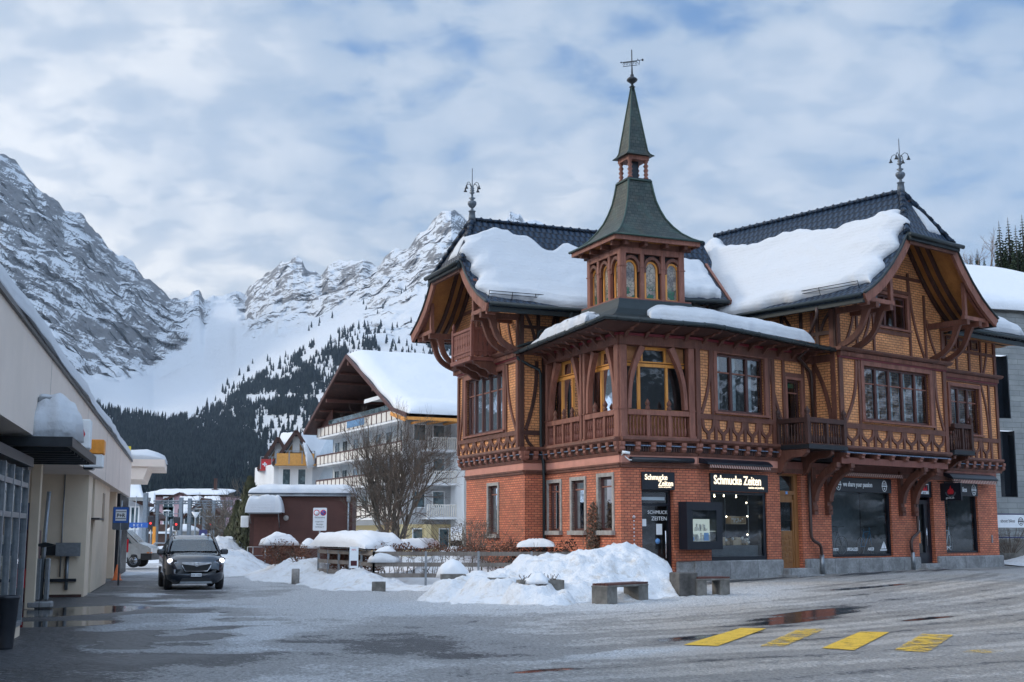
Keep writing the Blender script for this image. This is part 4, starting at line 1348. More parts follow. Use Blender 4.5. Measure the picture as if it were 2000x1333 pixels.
cutboards(FB, 7.5, 9.2, 7.93, 9.0)
cutboards(FM((-.95, 7.42), (-1, 0), (0, -1)), .05, .95, 7.93, 9.0)
m = mb(FB)
for s in (7.42, 9.28):
 m.bevbox(s - .07, s + .07, -.07, .07, 7.80, 9.12, .015)
 m.lathe([(.06, 0), (.04, .03), (.08, .09), (.05, .18), (.01, .27)], (s, 0, 9.12), 8)
m.box(7.35, 9.35, -.09, .10, 7.78, 7.92)
m.build('balcony_post', 'timber_red', ch)
for s in (7.5, 8.35, 9.2):
 m = mb(FWU); m.prism([(0, 7.78), (.95, 7.78), (.93, 7.68), (.78, 7.64), (.68, 7.55), (.45, 7.5), (.3, 7.36), (0, 7.3)], s - .06, s + .06, 'x'); m.build('console', 'timber', ch)
# ---------------- oriel support: jetty beam, corbels, big curved brackets
m = mb(FO); m.box(6.0, 12.4, -.35, .03, 4.0, 4.22); m.build('jetty_beam', 'timber_red', ch)
m = mb(FO); m.prism([(-.3, 4.62), (.14, 4.62), (.16, 4.54), (.08, 4.46), (-.3, 4.42)], 5.95, 12.55, 'x'); m.build('jetty_moulding', 'timber', ch)
m = mb(FO)
m.prism([(-.2, 4.44), (.17, 4.40), (.17, 4.36), (-.2, 4.40)], 6.1, 12.4, 'x')
m.build('tiled_lip', 'glazed_lip', ch)
k = mb(); k.prism([(-.35, 4.40), (.16, 4.40), (.18, 4.32), (.13, 4.27), (.15, 4.22), (.05, 4.17), (-.35, 4.17)], -.09, .09, 'x')
c0 = k.build('corbel', 'timber_pale', ch); c0.matrix_local = FO @ Matrix.Translation((6.2, 0, 0))
for i in range(1, 8):
 c = c0.copy(); COL.objects.link(c); c.matrix_local = FO @ Matrix.Translation((6.2 + i * .87, 0, 0))
m = mb(FS2); m.box(6.0, 12.5, .0, 1.03, 4.40, 4.6); m.box(12.5, 17.6, 0, .05, 4.05, 4.6); m.build('oriel_floor', 'timber_dark', ch)
for s in (5.72, 6.52, 10.85, 11.65):
 m = MB(); m.M = FS2 @ Matrix.Translation((s, 0, 0)) @ Matrix(((0, 1, 0, 0), (1, 0, 0, 0), (0, 0, 1, 0), (0, 0, 0, 1)))
 m.ribbon([(.10, 2.75), (.14, 3.0), (.25, 3.25), (.45, 3.52), (.70, 3.74), (1.05, 3.90)], [.2, .22, .22, .22, .24, .26], -.10, .10)
 m.box(0, .12, -.11, .11, 2.45, 3.9)
 m.lathe([(.10, 0), (.12, .05), (.09, .1), (.12, .16), (.06, .2)], (.12, 0, 2.42), 8)
 m.box(0, .18, -.1, .1, 2.3, 2.44)
 m.box(0.9, 1.15, -.1, .1, 3.86, 4.02)
 m.build('oriel_bracket', 'timber', ch)
cornice(FS2, 14.1, 17.85)
m = mb(FS2); m.prism([(0, 4.72), (1.2, 4.62), (1.2, 4.56), (0, 4.58)], 12.6, 14.1, 'x'); m.build('canopy', 'dark_metal', ch)
m = mb(FS2)
for x in (12.9, 13.8): m.prism([(0, 4.58), (1.1, 4.54), (1.08, 4.42), (.7, 4.36), (.3, 4.1), (0, 3.95)], x - .07, x + .07, 'x')
m.build('console', 'timber', ch)
# ---------------- rain pipes
def pipe(F, pts, r=.055, mat='pipe_brown', name='downpipe'):
 m = mb(F); m.tube(pts, r, 8); return m.build(name, mat, ch)
pipe(FL, [(5.55, 1.05, 7.9), (5.5, 1.0, 7.65), (5.42, .62, 7.45), (5.3, .28, 7.28), (5.28, .24, 7.1), (5.28, .24, 4.7), (5.28, .14, 4.0), (5.3, .12, 3.6), (5.3, .12, .2)], mat='metal_green')
pipe(FM((0, 0), (1, 0), (0, 1)), [(.6, 4.5, 9.25), (.55, 4.55, 9.0), (.1, 5.1, 8.75), (-.3, 5.3, 8.6), (-.35, 5.32, 8.3), (-.95, 5.45, 8.1), (-1.1, 5.6, 8.0)], mat='metal_green')
pipe(FS2, [(5.45, .12, 4.5), (5.45, .12, 1.75), (5.46, .12, 1.55), (5.52, .16, 1.42), (5.78, .2, 1.3), (5.86, .2, 1.2), (5.95, .16, .95), (5.97, .14, .3)])
pipe(FS2, [(11.75, .12, 4.5), (11.75, .12, 1.9), (11.72, .14, 1.7), (11.3, .16, 1.5), (11.2, .16, 1.35), (11.2, .16, 1.1), (11.3, .14, .95)])
pipe(FS2, [(11.3, .14, .98), (11.32, .14, .35)], .075, 'galvanised')
pipe(FS2, [(5.97, .14, .95), (5.97, .14, .3)], .08, 'galvanised')
pipe(FS2, [(5.05, 1.0, 9.45 - .2), (5.1, .95, 9.0), (5.5, .4, 8.6), (5.55, .2, 8.4), (5.5, .15, 8.05), (5.2, .5, 7.95), (5.0, .2, 7.6), (5.75, .1, 7.2), (5.8, .1, 7.0), (5.8, .1, 5.5)], mat='pipe_brown')
# ---------------- jeweller: door, window, showcase, signs
m = mb(FS1)
m.box(.72, .80, -.28, -.18, .6, 3.0); m.box(1.75, 1.85, -.28, -.18, .6, 3.0); m.box(.80, 1.75, -.28, -.18, 2.5, 2.58); m.box(.80, 1.75, -.28, -.18, 2.92, 3.0); m.box(.80, 1.75, -.28, -.18, .6, .70)
door = m.build('shop_door', 'black_panel', ch)
g = mb(FS1); g.add([(.8, -.24, .7), (1.75, -.24, .7), (1.75, -.24, 2.92), (.8, -.24, 2.92)], [(0, 1, 2, 3)]); g.build('pane', 'shop_glass', door, normals=False)
g = mb(FS1); g.tube([(1.62, -.17, 1.75), (1.62, -.12, 1.72), (1.62, -.12, .92), (1.62, -.17, .88)], .022, 8); g.build('handle', 'chrome', door)
g = mb(FS1)
g.box(.86, 1.0, -.235, -.23, 1.88, 2.1); g.box(1.35, 1.56, -.235, -.23, 1.62, 1.95); g.box(.80, 1.7, -.30, -.29, 2.68, 2.78)
g.build('paper_notice', 'paper', door)
g = mb(FS1); g.M = FS1 @ Matrix.Translation((1.40, -.232, 1.42)) @ Matrix.Rotation(PI / 2, 4, 'X'); g.lathe([(.085, 0), (.085, .006)], (0, 0, 0), 16); g.build('round_sticker', 'sticker_blue', door)
plain('sticker_blue', (0.15, 0.35, 0.7), 0.5, bump=0)
text_mesh('window_lettering', 'SCHMUCKE', .15, 'paper', door, TM(FS1, 1.05, -.225, 2.26), .002)
text_mesh('window_lettering', 'ZEITEN', .17, 'paper', door, TM(FS1, 1.18, -.225, 2.06), .002)
text_mesh('window_lettering', '100%\nWIR', .12, 'paper', door, TM(FS1, .92, -.225, 1.0), .002)
text_mesh('window_lettering', 'Y+K SCHLUEP', .11, 'paper', door, TM(FS1, .98, -.225, .78), .002, font_w=.8)
def sign(F, s0, s1, z0, z1, d=.07, name='shop_sign'):
 m = mb(F); m.bevbox(s0, s1, -.02, d, z0, z1, .008); return m.build(name, 'black_panel', ch)
sg = sign(FS1, .71, 1.87, 2.99, 3.54)
text_mesh('lettering', 'Schmucke', .235, 'letter_light', sg, TM(FS1, .80, .075, 3.30), .012, font_w=.84, offset=.004)
text_mesh('lettering', 'Zeiten', .235, 'letter_light', sg, TM(FS1, 1.27, .075, 3.115), .012, font_w=.86, offset=.004)
text_mesh('lettering', 'watches and jewellery', .06, 'letter_light', sg, TM(FS1, 1.28, .075, 3.06), .006, font_w=.85)
sg = sign(FS2, .57, 3.36, 2.99, 3.56)
text_mesh('lettering', 'Schmucke Zeiten', .40, 'letter_light', sg, TM(FS2, .70, .075, 3.215), .012, font_w=.82, offset=.006)
text_mesh('lettering', 'watches and jewellery', .10, 'letter_light', sg, TM(FS2, 2.36, .075, 3.10), .006, font_w=.86)
m = mb(FS2)
m.box(.6, .68, -.28, -.05, .8, 2.99); m.box(3.2, 3.34, -.28, -.05, .8, 2.99); m.box(.68, 3.2, -.28, -.05, .8, .93); m.box(.68, 3.2, -.28, -.05, 2.90, 2.99)
jw = m.build('display_window', 'black_panel', ch)
g = mb(FS2); g.add([(.68, -.1, .93), (3.2, -.1, .93), (3.2, -.1, 2.90), (.68, -.1, 2.90)], [(0, 1, 2, 3)]); g.build('pane', 'shop_glass', jw, normals=False)
g = mb(FS2); g.box(.68, 3.2, -1.3, -.30, .86, 1.28); g.build('display_plinth', 'interior_grey', jw)
g = mb(FS2)
g.add([(.62, -1.3, .8), (3.3, -1.3, .8), (3.3, -1.3, 3), (.62, -1.3, 3)], [(0, 1, 2, 3)])
g.add([(.62, -1.3, 3), (3.3, -1.3, 3), (3.3, -.3, 3), (.62, -.3, 3)], [(0, 1, 2, 3)])
g.add([(.62, -1.3, .8), (.62, -1.3, 3), (.62, -.3, 3), (.62, -.3, .8)], [(0, 1, 2, 3)]); g.add([(3.3, -1.3, .8), (3.3, -1.3, 3), (3.3, -.3, 3), (3.3, -.3, .8)], [(0, 1, 2, 3)])
g.build('display_back', 'interior_dark', jw, normals=False)
rd = random.Random(3)
g = mb(FS2)
for i in range(34):
 x = 1.0 + rd.random() * 2.05; y = -.4 - rd.random() * .5; h = .07 + rd.random() * .22
 a = .04 + rd.random() * .07
 g.bevbox(x - a, x + a, y - .04, y + .04, 1.28, 1.28 + h, .01)
g.box(2.0, 2.75, -.62, -.40, 1.96, 1.99); g.box(2.0, 2.04, -.62, -.40, 1.99, 2.22); g.box(2.71, 2.75, -.62, -.40, 1.99, 2.22); g.box(2.0, 2.75, -.62, -.60, 1.99, 2.22)
g.build('display_stand', 'wood_display', jw)
wood('wood_display', (0.42, 0.28, 0.15), (0.55, 0.42, 0.28))
g = mb(FS2)
for i in range(60):
 x = 1.0 + rd.random() * 2.1; y = -.35 - rd.random() * .5; z = 1.36 + rd.random() * .16
 g.sphere((x, y, z), .022 + rd.random() * .03, 6)
for i in range(16): g.sphere((2.07 + rd.random() * .62, -.42 - rd.random() * .12, 2.01 + rd.random() * .14), .03, 6)
g.build('jewellery', 'pale_goods', jw)
plain('pale_goods', (0.7, 0.66, 0.6), 0.3, var=.3, scale=20)
g = mb(FS2)
for x, z in ((1.3, 2.84), (1.75, 2.86), (2.35, 2.84), (2.85, 2.66), (2.88, 2.22), (2.86, 1.62), (1.85, 2.2)):
 g.sphere((x, -.45, z), .024, 8)
for x in (1.3, 1.75, 2.35): g.tube([(x, -.45, z + .02) for z in (2.84, 2.93)], .012, 5)
g.build('spotlight', 'lamp_light', jw)
g = mb(FS2); g.tube([(2.98, -.5, 1.28), (2.98, -.5, 2.9)], .02, 6); g.tube([(2.3, -.9, 1.28), (2.3, -.9, 2.9)], .012, 6); g.build('light_pole', 'galvanised', jw)
m = mb(FM(f2(0, 0), e2, n2))
S0, S1_ = -1.12, .42
X0, X1 = -.62, .98
FV = FM(f2(-1.0, -.18), e2, n2)
m = mb(FV)
w_, h0, h1 = 1.60, 1.17, 2.62
m.box(0, w_, -.05, .30, h0, h0 + .25); m.box(0, w_, -.05, .30, h1 - .25, h1); m.box(0, .26, -.05, .30, h0 + .25, h1 - .25); m.box(w_ - .26, w_, -.05, .30, h0 + .25, h1 - .25)
m.add([(0, -.05, h0), (w_, -.05, h0), (w_, -.05, h1), (0, -.05, h1)], [(0, 1, 2, 3)])
sc_ = m.build('wall_showcase', 'black_panel', ch)
g = mb(FV); g.add([(.26, .27, h0 + .25), (w_ - .26, .27, h0 + .25), (w_ - .26, .27, h1 - .25), (.26, .27, h1 - .25)], [(0, 1, 2, 3)]); g.build('pane', 'shop_glass', sc_, normals=False)
g = mb(FV); g.box(.26, w_ - .26, -.04, .0, h0 + .25, h1 - .52); g.box(.26, w_ - .26, 0, .24, 1.72, 1.735); g.build('showcase_back', 'white_glow', sc_)
m_emit('white_glow', (0.62, 0.72, 0.70), 0.42)
g = mb(FV)
for i in range(26):
 x = .3 + rd.random() * (w_ - .65); z = 1.43 if i < 15 else 1.735; h = .05 + rd.random() * .2; a = .015 + rd.random() * .045
 g.box(x - a, x + a, .06, .10, z, z + h)
g.build('jewellery', 'pale_goods', sc_)
g = mb(FV); g.box(.95, 1.16, .11, .12, 1.44, 1.68); g.box(.4, .5, .11, .12, 1.44, 1.55); g.build('photo_card', 'sticker_blue', sc_)
m = mb(FS2); m.box(-1.05, .5, -.02, .02, .82, 1.17); m.build('wall', 'brick_red', ch)
m = mb(FS1); m.tube([(.28, .17, 3.90), (2.5, .17, 3.90)], .085, 10); m.box(.28, 2.5, .0, .15, 3.9, 3.99); m.build('awning_case', 'black_panel', ch)
m = mb(FS2); m.prism([(0, 4.02), (.25, 3.98), (.42, 3.86), (.42, 3.80), (0, 3.86)], .05, 3.2, 'x'); m.build('awning_case', 'black_panel', ch)
m = mb(FS2); m.prism([(.36, 3.82), (.40, 3.82), (.40, 3.70), (.36, 3.70)], .2, 3.1, 'x'); m.build('awning_valance', 'stripe_cloth', ch)
def m_stripe():
 t = NT('stripe_cloth'); uv = t.co('UV')
 sp = t.n('ShaderNodeSeparateXYZ'); t.set(sp.inputs[0], uv)
 w = t.ramp(t.math('SINE', t.math('MULTIPLY', t.math('ADD', sp.outputs[0], t.math('MULTIPLY', sp.outputs[1], .5)), 55.0)), -.2, .2)
 t.pbr(t.mix(w, (0.16, 0.05, 0.04), (0.45, 0.32, 0.27)), .85)
 MATS['stripe_cloth'] = t.m
m_stripe()
m = mb(FS2); m.prism([(0, 3.80), (.35, 3.76), (.35, 3.64), (0, 3.68)], 7.0, 10.6, 'x'); m.build('awning_valance', 'stripe_cloth', ch)
m = mb(FS2); m.prism([(0, 3.98), (.30, 3.90), (.44, 3.76), (.44, 3.70), (0, 3.84)], 13.7, 16.9, 'x'); m.build('awning_case', 'black_panel', ch)
m = mb(FS2); m.prism([(.30, 3.74), (.42, 3.74), (.42, 3.56), (.38, 3.56)], 13.8, 16.8, 'x'); m.build('awning_valance', 'stripe_cloth', ch)
m = mb(FS1)
m.tube([(.02, .02, 4.02), (.02, .18, 4.10)], .02, 6); m.tube([(-.04, .18, 4.12), (.18, .28, 4.08)], .045, 8); m.tube([(.1, .1, 4.0), (.2, .2, 3.88), (.3, .22, 3.88)], .02, 6)
m.build('wall_lamp', 'white_paint', ch)
m = mb(FS2)
m.box(4.02, 4.14, -.30, -.16, .5, 3.65); m.box(4.96, 5.15, -.30, -.16, .5, 3.65); m.box(4.14, 4.96, -.30, -.16, 2.95, 3.08); m.box(4.14, 4.96, -.30, -.16, 3.58, 3.65)
m.box(4.14, 4.22, -.27, -.19, .5, 2.78); m.box(4.88, 4.96, -.27, -.19, .5, 2.78); m.box(4.22, 4.88, -.27, -.19, 2.70, 2.95); m.box(4.22, 4.88, -.27, -.21, .5, 1.75)
hd = m.build('house_door', 'door_wood', ch)
g = mb(FS2)
for r in range(5):
 for c_ in range(3):
  x = 4.33 + c_ * .21; z = .75 + r * .2
  if (r + c_) % 2 == 0: g.bevbox(x - .085, x + .085, -.22, -.185, z - .05, z + .05, .012)
  else: g.bevbox(x - .05, x + .05, -.22, -.185, z - .085, z + .085, .012)
g.build('door_panel', 'door_wood', hd)
g = mb(FS2)
for i in range(9):
 x = 4.25 + i * .075; g.tube([(x, -.20, 1.78), (x, -.20, 2.68)], .007, 5)
for i in range(4):
 x = 4.30 + i * .16; g.tube([(x + .06 * math.cos(t), -.2, 2.45 + .07 * math.sin(t)) for t in [k * .7 for k in range(10)]], .007, 4)
g.tube([(4.22, -.2, 2.1), (4.88, -.2, 2.1)], .008, 5)
g.build('grille', 'dark_metal', hd)
g = mb(FS2); g.add([(4.22, -.245, 1.75), (4.88, -.245, 1.75), (4.88, -.245, 2.7), (4.22, -.245, 2.7)], [(0, 1, 2, 3)]); g.add([(4.14, -.25, 3.08), (4.96, -.25, 3.08), (4.96, -.25, 3.58), (4.14, -.25, 3.58)], [(0, 1, 2, 3)]); g.build('pane', 'dark_glass', hd, normals=False)
g = mb(FS2); g.box(4.52, 4.62, -.16, -.15, 2.97, 3.06); g.build('number_plate', 'sticker_blue', hd)
# ---------------- bicycle shop
def shopfront(a, b, z0, z1, zs, sill=True):
 m = mb(FS2)
 m.box(a, a + .08, -.28, -.08, z0, zs); m.box(b - .08, b, -.28, -.08, z0, zs); m.box(a + .08, b - .08, -.28, -.08, z0, z0 + .07)
 w = m.build('display_window', 'black_panel', ch)
 g = mb(FS2); g.add([(a + .08, -.14, z0 + .07), (b - .08, -.14, z0 + .07), (b - .08, -.14, zs), (a + .08, -.14, zs)], [(0, 1, 2, 3)]); g.build('pane', 'shop_glass', w, normals=False)
 g = mb(FS2)
 g.add([(a, -1.4, z0), (b, -1.4, z0), (b, -1.4, z1), (a, -1.4, z1)], [(0, 1, 2, 3)]); g.add([(a, -1.4, z0), (b, -1.4, z0), (b, -.3, z0), (a, -.3, z0)], [(0, 1, 2, 3)])
 g.add([(a, -1.4, z0), (a, -1.4, z1), (a, -.3, z1), (a, -.3, z0)], [(0, 1, 2, 3)]); g.add([(a, -1.4, z1 - .05), (b, -1.4, z1 - .05), (b, -.3, z1 - .05), (a, -.3, z1 - .05)], [(0, 1, 2, 3)])
 g.build('display_back', 'interior_grey', w, normals=False)
 g = mb(FS2); g.add([(b - .04, -1.3, z0), (b - .04, -1.3, z1), (b - .04, -.26, z1), (b - .04, -.26, z0)], [(0, 1, 2, 3)]); g.build('side_panel', 'interior_grey', w, normals=False)
 m = mb(FS2); m.bevbox(a, b, -.20, .045, zs, z1, .008); s_ = m.build('shop_sign', 'black_panel', ch)
 return w, s_
def emblem(F, s, d, z, r, parent, mat='paper'):
 m = mb(F @ Matrix.Translation((s, d, z)))
 m.ribbon([(r * .72 * math.cos(t), r * math.sin(t)) for t in [2 * PI * k / 20 for k in range(21)]], r * .12, 0, .008)
 m.box(-r * .85, r * .85, 0, .012, -r * .12, r * .12)
 for sx_ in (-1, 1):
  m.ribbon([(sx_ * r * .3 + r * .2 * math.cos(t), r * .45 + r * .2 * math.sin(t)) for t in [2 * PI * k / 10 for k in range(11)]], r * .07, 0, .008)
 m.box(-r * .08, r * .08, 0, .008, -r * .7, -r * .3); m.box(-r * .25, r * .25, 0, .007, -r * .55, -r * .42)
 return m.build('emblem', mat, parent)
w, s_ = shopfront(6.75, 10.3, .87, 3.60, 3.10)
text_mesh('lettering', 'we share your passion', .235, 'paper', s_, TM(FS2, 7.42, .05, 3.30), .004, font_w=.80, offset=.006)
emblem(FS2, 9.85, .05, 3.35, .19, s_); emblem(FS2, 7.15, .05, 3.35, .19, s_)
for tx, x, sz, fw in (('YETI', 6.95, .13, 1.15), ('SPECIALIZED', 7.75, .15, .72), ('ARC8', 8.95, .15, .95)):
 text_mesh('window_lettering', tx, sz, 'paper', w, TM(FS2, x, -.13, 1.06) @ Matrix(((1, .2, 0, 0), (0, 1, 0, 0), (0, 0, 1, 0), (0, 0, 0, 1))), .002, font_w=fw, offset=.004)
m = mb(FS2); m.prism([(9.75, 1.12), (9.95, 1.12), (9.92, 1.38)], -.132, -.128, 'y'); m.prism([(9.97, 1.12), (10.08, 1.12), (9.95, 1.38)], -.132, -.128, 'y'); m.box(9.7, 10.1, -.132, -.128, 1.05, 1.09); m.build('window_lettering', 'paper', w)
def bicycle(name, F, s, d, z, mat, label, rot=0.0, size=1.0):
 e = empty(name, WORLD1 @ (F @ Vector((s, d, z))), 0, label, 'bicycle', 'bicycles on display in the shop window')
 S = (WORLD1 @ F).to_3x3() @ Vector((1, 0, 0))
 e.rotation_euler = (0, 0, math.atan2(S.y, S.x) + rot); e.scale = (size,) * 3
 f = MB()
 A, B_, C_, D_, H = (0, 0, .30), (.98, 0, .33), (.38, 0, .28), (.28, 0, .80), (.80, 0, .84)
 for p, q in ((A, D_), (A, C_), (C_, D_), (C_, H), (D_, H), (H, B_)): f.tube([p, q], .018, 6)
 f.tube([D_, (.25, 0, .92)], .014, 6); f.tube([H, (.77, 0, .98)], .016, 6)
 f.build('frame', mat, e)
 for c in (A, B_):
  w_ = MB(); w_.tube([(c[0] + .33 * math.cos(t), 0, c[2] + .33 * math.sin(t)) for t in [2 * PI * k / 24 for k in range(25)]], .018, 6)
  wo = w_.build('wheel', 'rubber', e)
  w_ = MB()
  for k in range(10): t = 2 * PI * k / 10; w_.tube([c, (c[0] + .32 * math.cos(t), 0, c[2] + .32 * math.sin(t))], .004, 4)
  w_.tube([(c[0] + .31 * math.cos(t), 0, c[2] + .31 * math.sin(t)) for t in [2 * PI * k / 20 for k in range(21)]], .010, 5)
  w_.build('rim', 'galvanised', wo)
 w_ = MB(); w_.tube([(.14, 0, .93), (.25, 0, .935), (.36, 0, .925)], [.05, .035, .012], 6); w_.build('saddle', 'rubber', e)
 w_ = MB(); w_.tube([(.74, -.3, 1.0), (.79, 0, .98), (.74, .3, 1.0)], .013, 6); w_.build('handlebar', 'rubber', e)
 return e
plain('bike_blue', (0.02, 0.16, 0.30), 0.3, bump=0)
plain('bike_white', (0.75, 0.76, 0.76), 0.3, bump=0)
plain('bike_black', (0.03, 0.03, 0.035), 0.3, bump=0)
bicycle('bicycle', FS2, 9.2, -.6, .9, 'bike_blue', 'blue bicycle standing at the right end of the wide shop window', 0.2)
bicycle('bicycle', FS2, 7.3, -.75, .9, 'bike_black', 'dark bicycle at the left end of the wide shop window')
w, s_ = shopfront(13.75, 16.05, .93, 3.60, 3.10)
text_mesh('lettering', 'about bikes', .26, 'paper', s_, TM(FS2, 14.3, .05, 3.26), .004, font_w=.80, offset=.006)
emblem(FS2, 15.75, .05, 3.34, .20, s_)
text_mesh('window_lettering', 'BMC', .2, 'paper', w, TM(FS2, 13.9, -.13, 1.05), .002, font_w=.9)
bicycle('bicycle', FS2, 14.35, -.5, .95, 'bike_white', 'white bicycle frame displayed in the rightmost shop window', 0.3)
m = mb(FS2)
m.box(11.95, 12.05, -.3, -.15, .5, 3.6); m.box(12.86, 13.0, -.3, -.15, .5, 3.6); m.box(12.05, 12.86, -.3, -.15, 2.75, 2.9); m.box(12.05, 12.86, -.3, -.15, .5, .95); m.box(12.05, 12.12, -.28, -.17, .95, 2.75); m.box(12.62, 12.86, -.28, -.17, .95, 2.75)
m.box(11.95, 13.0, -.15, -.05, 3.0, 3.6)
d2 = m.build('shop_door', 'black_panel', ch)
g = mb(FS2); g.add([(12.1, -.23, .9), (12.8, -.23, .9), (12.8, -.23, 2.75), (12.1, -.23, 2.75)], [(0, 1, 2, 3)]); g.build('pane', 'shop_glass', d2, normals=False)
g = mb(FS2); g.box(12.18, 12.36, -.225, -.22, 2.2, 2.42); g.box(12.18, 12.38, -.225, -.22, 1.78, 2.15); g.build('paper_notice', 'paper', d2)
g = mb(FS2); g.box(12.18, 12.4, -.225, -.22, 1.3, 1.7); g.build('paper_notice', 'orange_paper', d2)
plain('orange_paper', (0.6, 0.2, 0.06), 0.7, bump=0)
g = mb(FS2); g.tube([(12.66, -.12, 1.2), (12.66, -.12, 1.9)], .018, 6); g.build('handle', 'chrome', d2)
g = mb(FS2); g.box(12.25, 12.8, -.045, -.04, 3.12, 3.5); g.build('sign_patch', 'paper', d2)
g = mb(FS2); g.box(12.28, 12.77, -.039, -.035, 3.24, 3.47); g.build('sign_patch', 'black_panel', d2)
text_mesh('lettering', 'go-in', .1, 'black_panel', d2, TM(FS2, 12.4, -.037, 3.14), .002)
g = mb(FS2); g.prism([(12.4, 3.25), (12.52, 3.44), (12.58, 3.30), (12.66, 3.46), (12.7, 3.25)], -.036, -.030, 'y'); g.build('emblem', 'sign_red', d2)
plain('sign_red', (0.55, 0.02, 0.03), 0.5, bump=0)
FH = FM(f2(13.35, 0), n2, (-e2[0], -e2[1]))
m = mb(FH); m.bevbox(.12, 1.0, -.05, .05, 2.88, 3.54, .01); hs = m.build('hanging_sign', 'black_panel', ch)
m = mb(FH); m.tube([(0, 0, 3.6), (1.0, 0, 3.6)], .02, 6); m.tube([(.2, 0, 3.52), (.2, 0, 3.6)], .012, 5); m.tube([(.9, 0, 3.52), (.9, 0, 3.6)], .012, 5); m.build('sign_arm', 'dark_metal', hs)
m = mb(FH)
m.prism([(.46, 3.12), (.42, 3.2), (.48, 3.32), (.50, 3.27), (.57, 3.44), (.60, 3.30), (.65, 3.33), (.70, 3.2), (.66, 3.12)], .05, .058, 'y'); m.build('emblem', 'sign_red', hs)
m = mb(FH); m.ribbon([(.56 + .2 * math.cos(t), 3.2 + .17 * math.sin(t)) for t in [PI + PI * k / 10 for k in range(11)]], .05, .05, .056); m.build('emblem', 'zinc', hs)
TH = FM((FH @ Vector((0, 0, 0)))[:2], (-n2[0], -n2[1]), (-e2[0], -e2[1]))
o = text_mesh('lettering', 'go-in.ch', .11, 'paper', hs, FH @ Matrix(((1, 0, 0, .36), (0, 0, 1, .055), (0, 1, 0, 2.95), (0, 0, 0, 1))), .003)
m = mb(FS2); m.box(16.9, 16.98, .0, .03, 1.3, 1.6); m.build('wall_plate', 'galvanised', ch)
m = mb(FS1)
for i in range(9): m.sphere((.42, .04, 2.15 - i * .115), .055 - .025 * (i > 0), 6)
m.build('hanging_ornament', 'ornament', ch)
plain('ornament', (0.5, 0.42, 0.42), 0.6, var=.7, scale=9)
# ================================================================ SNOW ON THE CHALET ROOFS
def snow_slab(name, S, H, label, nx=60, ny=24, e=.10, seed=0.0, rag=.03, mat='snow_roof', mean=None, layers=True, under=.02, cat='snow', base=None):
 """S(p, q) -> (point, unit up-normal); a rounded slab with ragged borders"""
 m = MB()
 top = []; bot = []
 for j in range(ny + 1):
  qq = j / ny
  q = 0.5 - 0.5 * math.cos(PI * qq)
  for i in range(nx + 1):
   p = 0.5 - 0.5 * math.cos(PI * i / nx)
   dp = min(p, 1 - p); dq = min(q, 1 - q)
   rp = p + rag * nz(q * 7 + seed, 3.1 + seed, p * 2) * 1.2
   rq = q + rag * 1.6 * (nz(p * 9 + seed, 1.7 + seed, 0) + .6 * nz(p * 27 + seed, 5.7, 0)) * (1 if True else 0)
   pt, n = S(rp, rq)
   f = min(1, dp / e) ** .36 * min(1, dq / (e * 1.1)) ** .36
   h = H * f * (1 + .22 * nz(p * 3 + seed, q * 3, seed) + .10 * nz(p * 11 + seed, q * 9, seed))
   if layers and q > .6:
    g_ = nz(p * 5 + seed, q * 16, seed); h -= H * .22 * max(0, g_ - .1) * f * sst(.6, .8, q)
   top.append(pt + n * h); bot.append(pt + n * under)
 w = nx + 1; N = len(top)
 f1 = [(j * w + i, j * w + i + 1, (j + 1) * w + i + 1, (j + 1) * w + i) for j in range(ny) for i in range(nx)]
 m.add(top + bot, f1 + [tuple(N + k for k in f[::-1]) for f in f1], smooth=True)
 o = m.build(name, mat, base)
 if label: tag(o, label, cat)
 return o
def roofS(T, P, sgn, L, aL, aR, bT, bB):
 Tw = WORLD1 @ T
 def S(p, q):
  l = aL + (aR - aL) * p
  b0, b1 = bT(p), bB(p)
  t = b0 + (b1 - b0) * q
  w, z = P(t); w2, z2 = P(min(1, t + .03)); w1, z1 = P(max(0, t - .03))
  tv = Vector((sgn * (w2 - w1), 0, z2 - z1)).normalized()
  n = Vector((-tv.z * sgn, 0, abs(tv.x))) if True else None
  n = Vector((sgn * abs(tv.z), 0, abs(tv.x)))
  over = max(0, t - 1) * L
  if t < 0: l = l
  l = l + max(0, (.30 - t)) * 2.4 * (1 - p) if aL < 0 else l
  pt = Vector((sgn * w, l, z)) + (tv * over if t > 1 else Vector((0, 0, 0)))
  return Tw @ pt, (Tw.to_3x3() @ n).normalized()
 return S
def lerpts(pts):
 def f(x):
  if x <= pts[0][0]: return pts[0][1]
  for (a, b), (c, d) in zip(pts[:-1], pts[1:]):
   if x <= c: return b + (d - b) * sst(0, 1, (x - a) / (c - a))
  return pts[-1][1]
 return f
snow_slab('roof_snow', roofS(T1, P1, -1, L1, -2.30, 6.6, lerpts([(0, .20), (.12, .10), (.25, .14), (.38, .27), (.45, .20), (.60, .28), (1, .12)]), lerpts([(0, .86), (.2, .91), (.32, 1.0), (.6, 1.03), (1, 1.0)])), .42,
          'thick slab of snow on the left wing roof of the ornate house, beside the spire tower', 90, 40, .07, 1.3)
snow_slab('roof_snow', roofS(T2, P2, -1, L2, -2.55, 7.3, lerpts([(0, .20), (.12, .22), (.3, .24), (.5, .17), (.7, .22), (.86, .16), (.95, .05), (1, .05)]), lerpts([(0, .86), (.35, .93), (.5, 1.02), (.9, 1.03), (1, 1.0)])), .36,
          'long thick sheet of snow on the right wing roof, above the gutter and rain pipe', 100, 40, .06, 4.1)
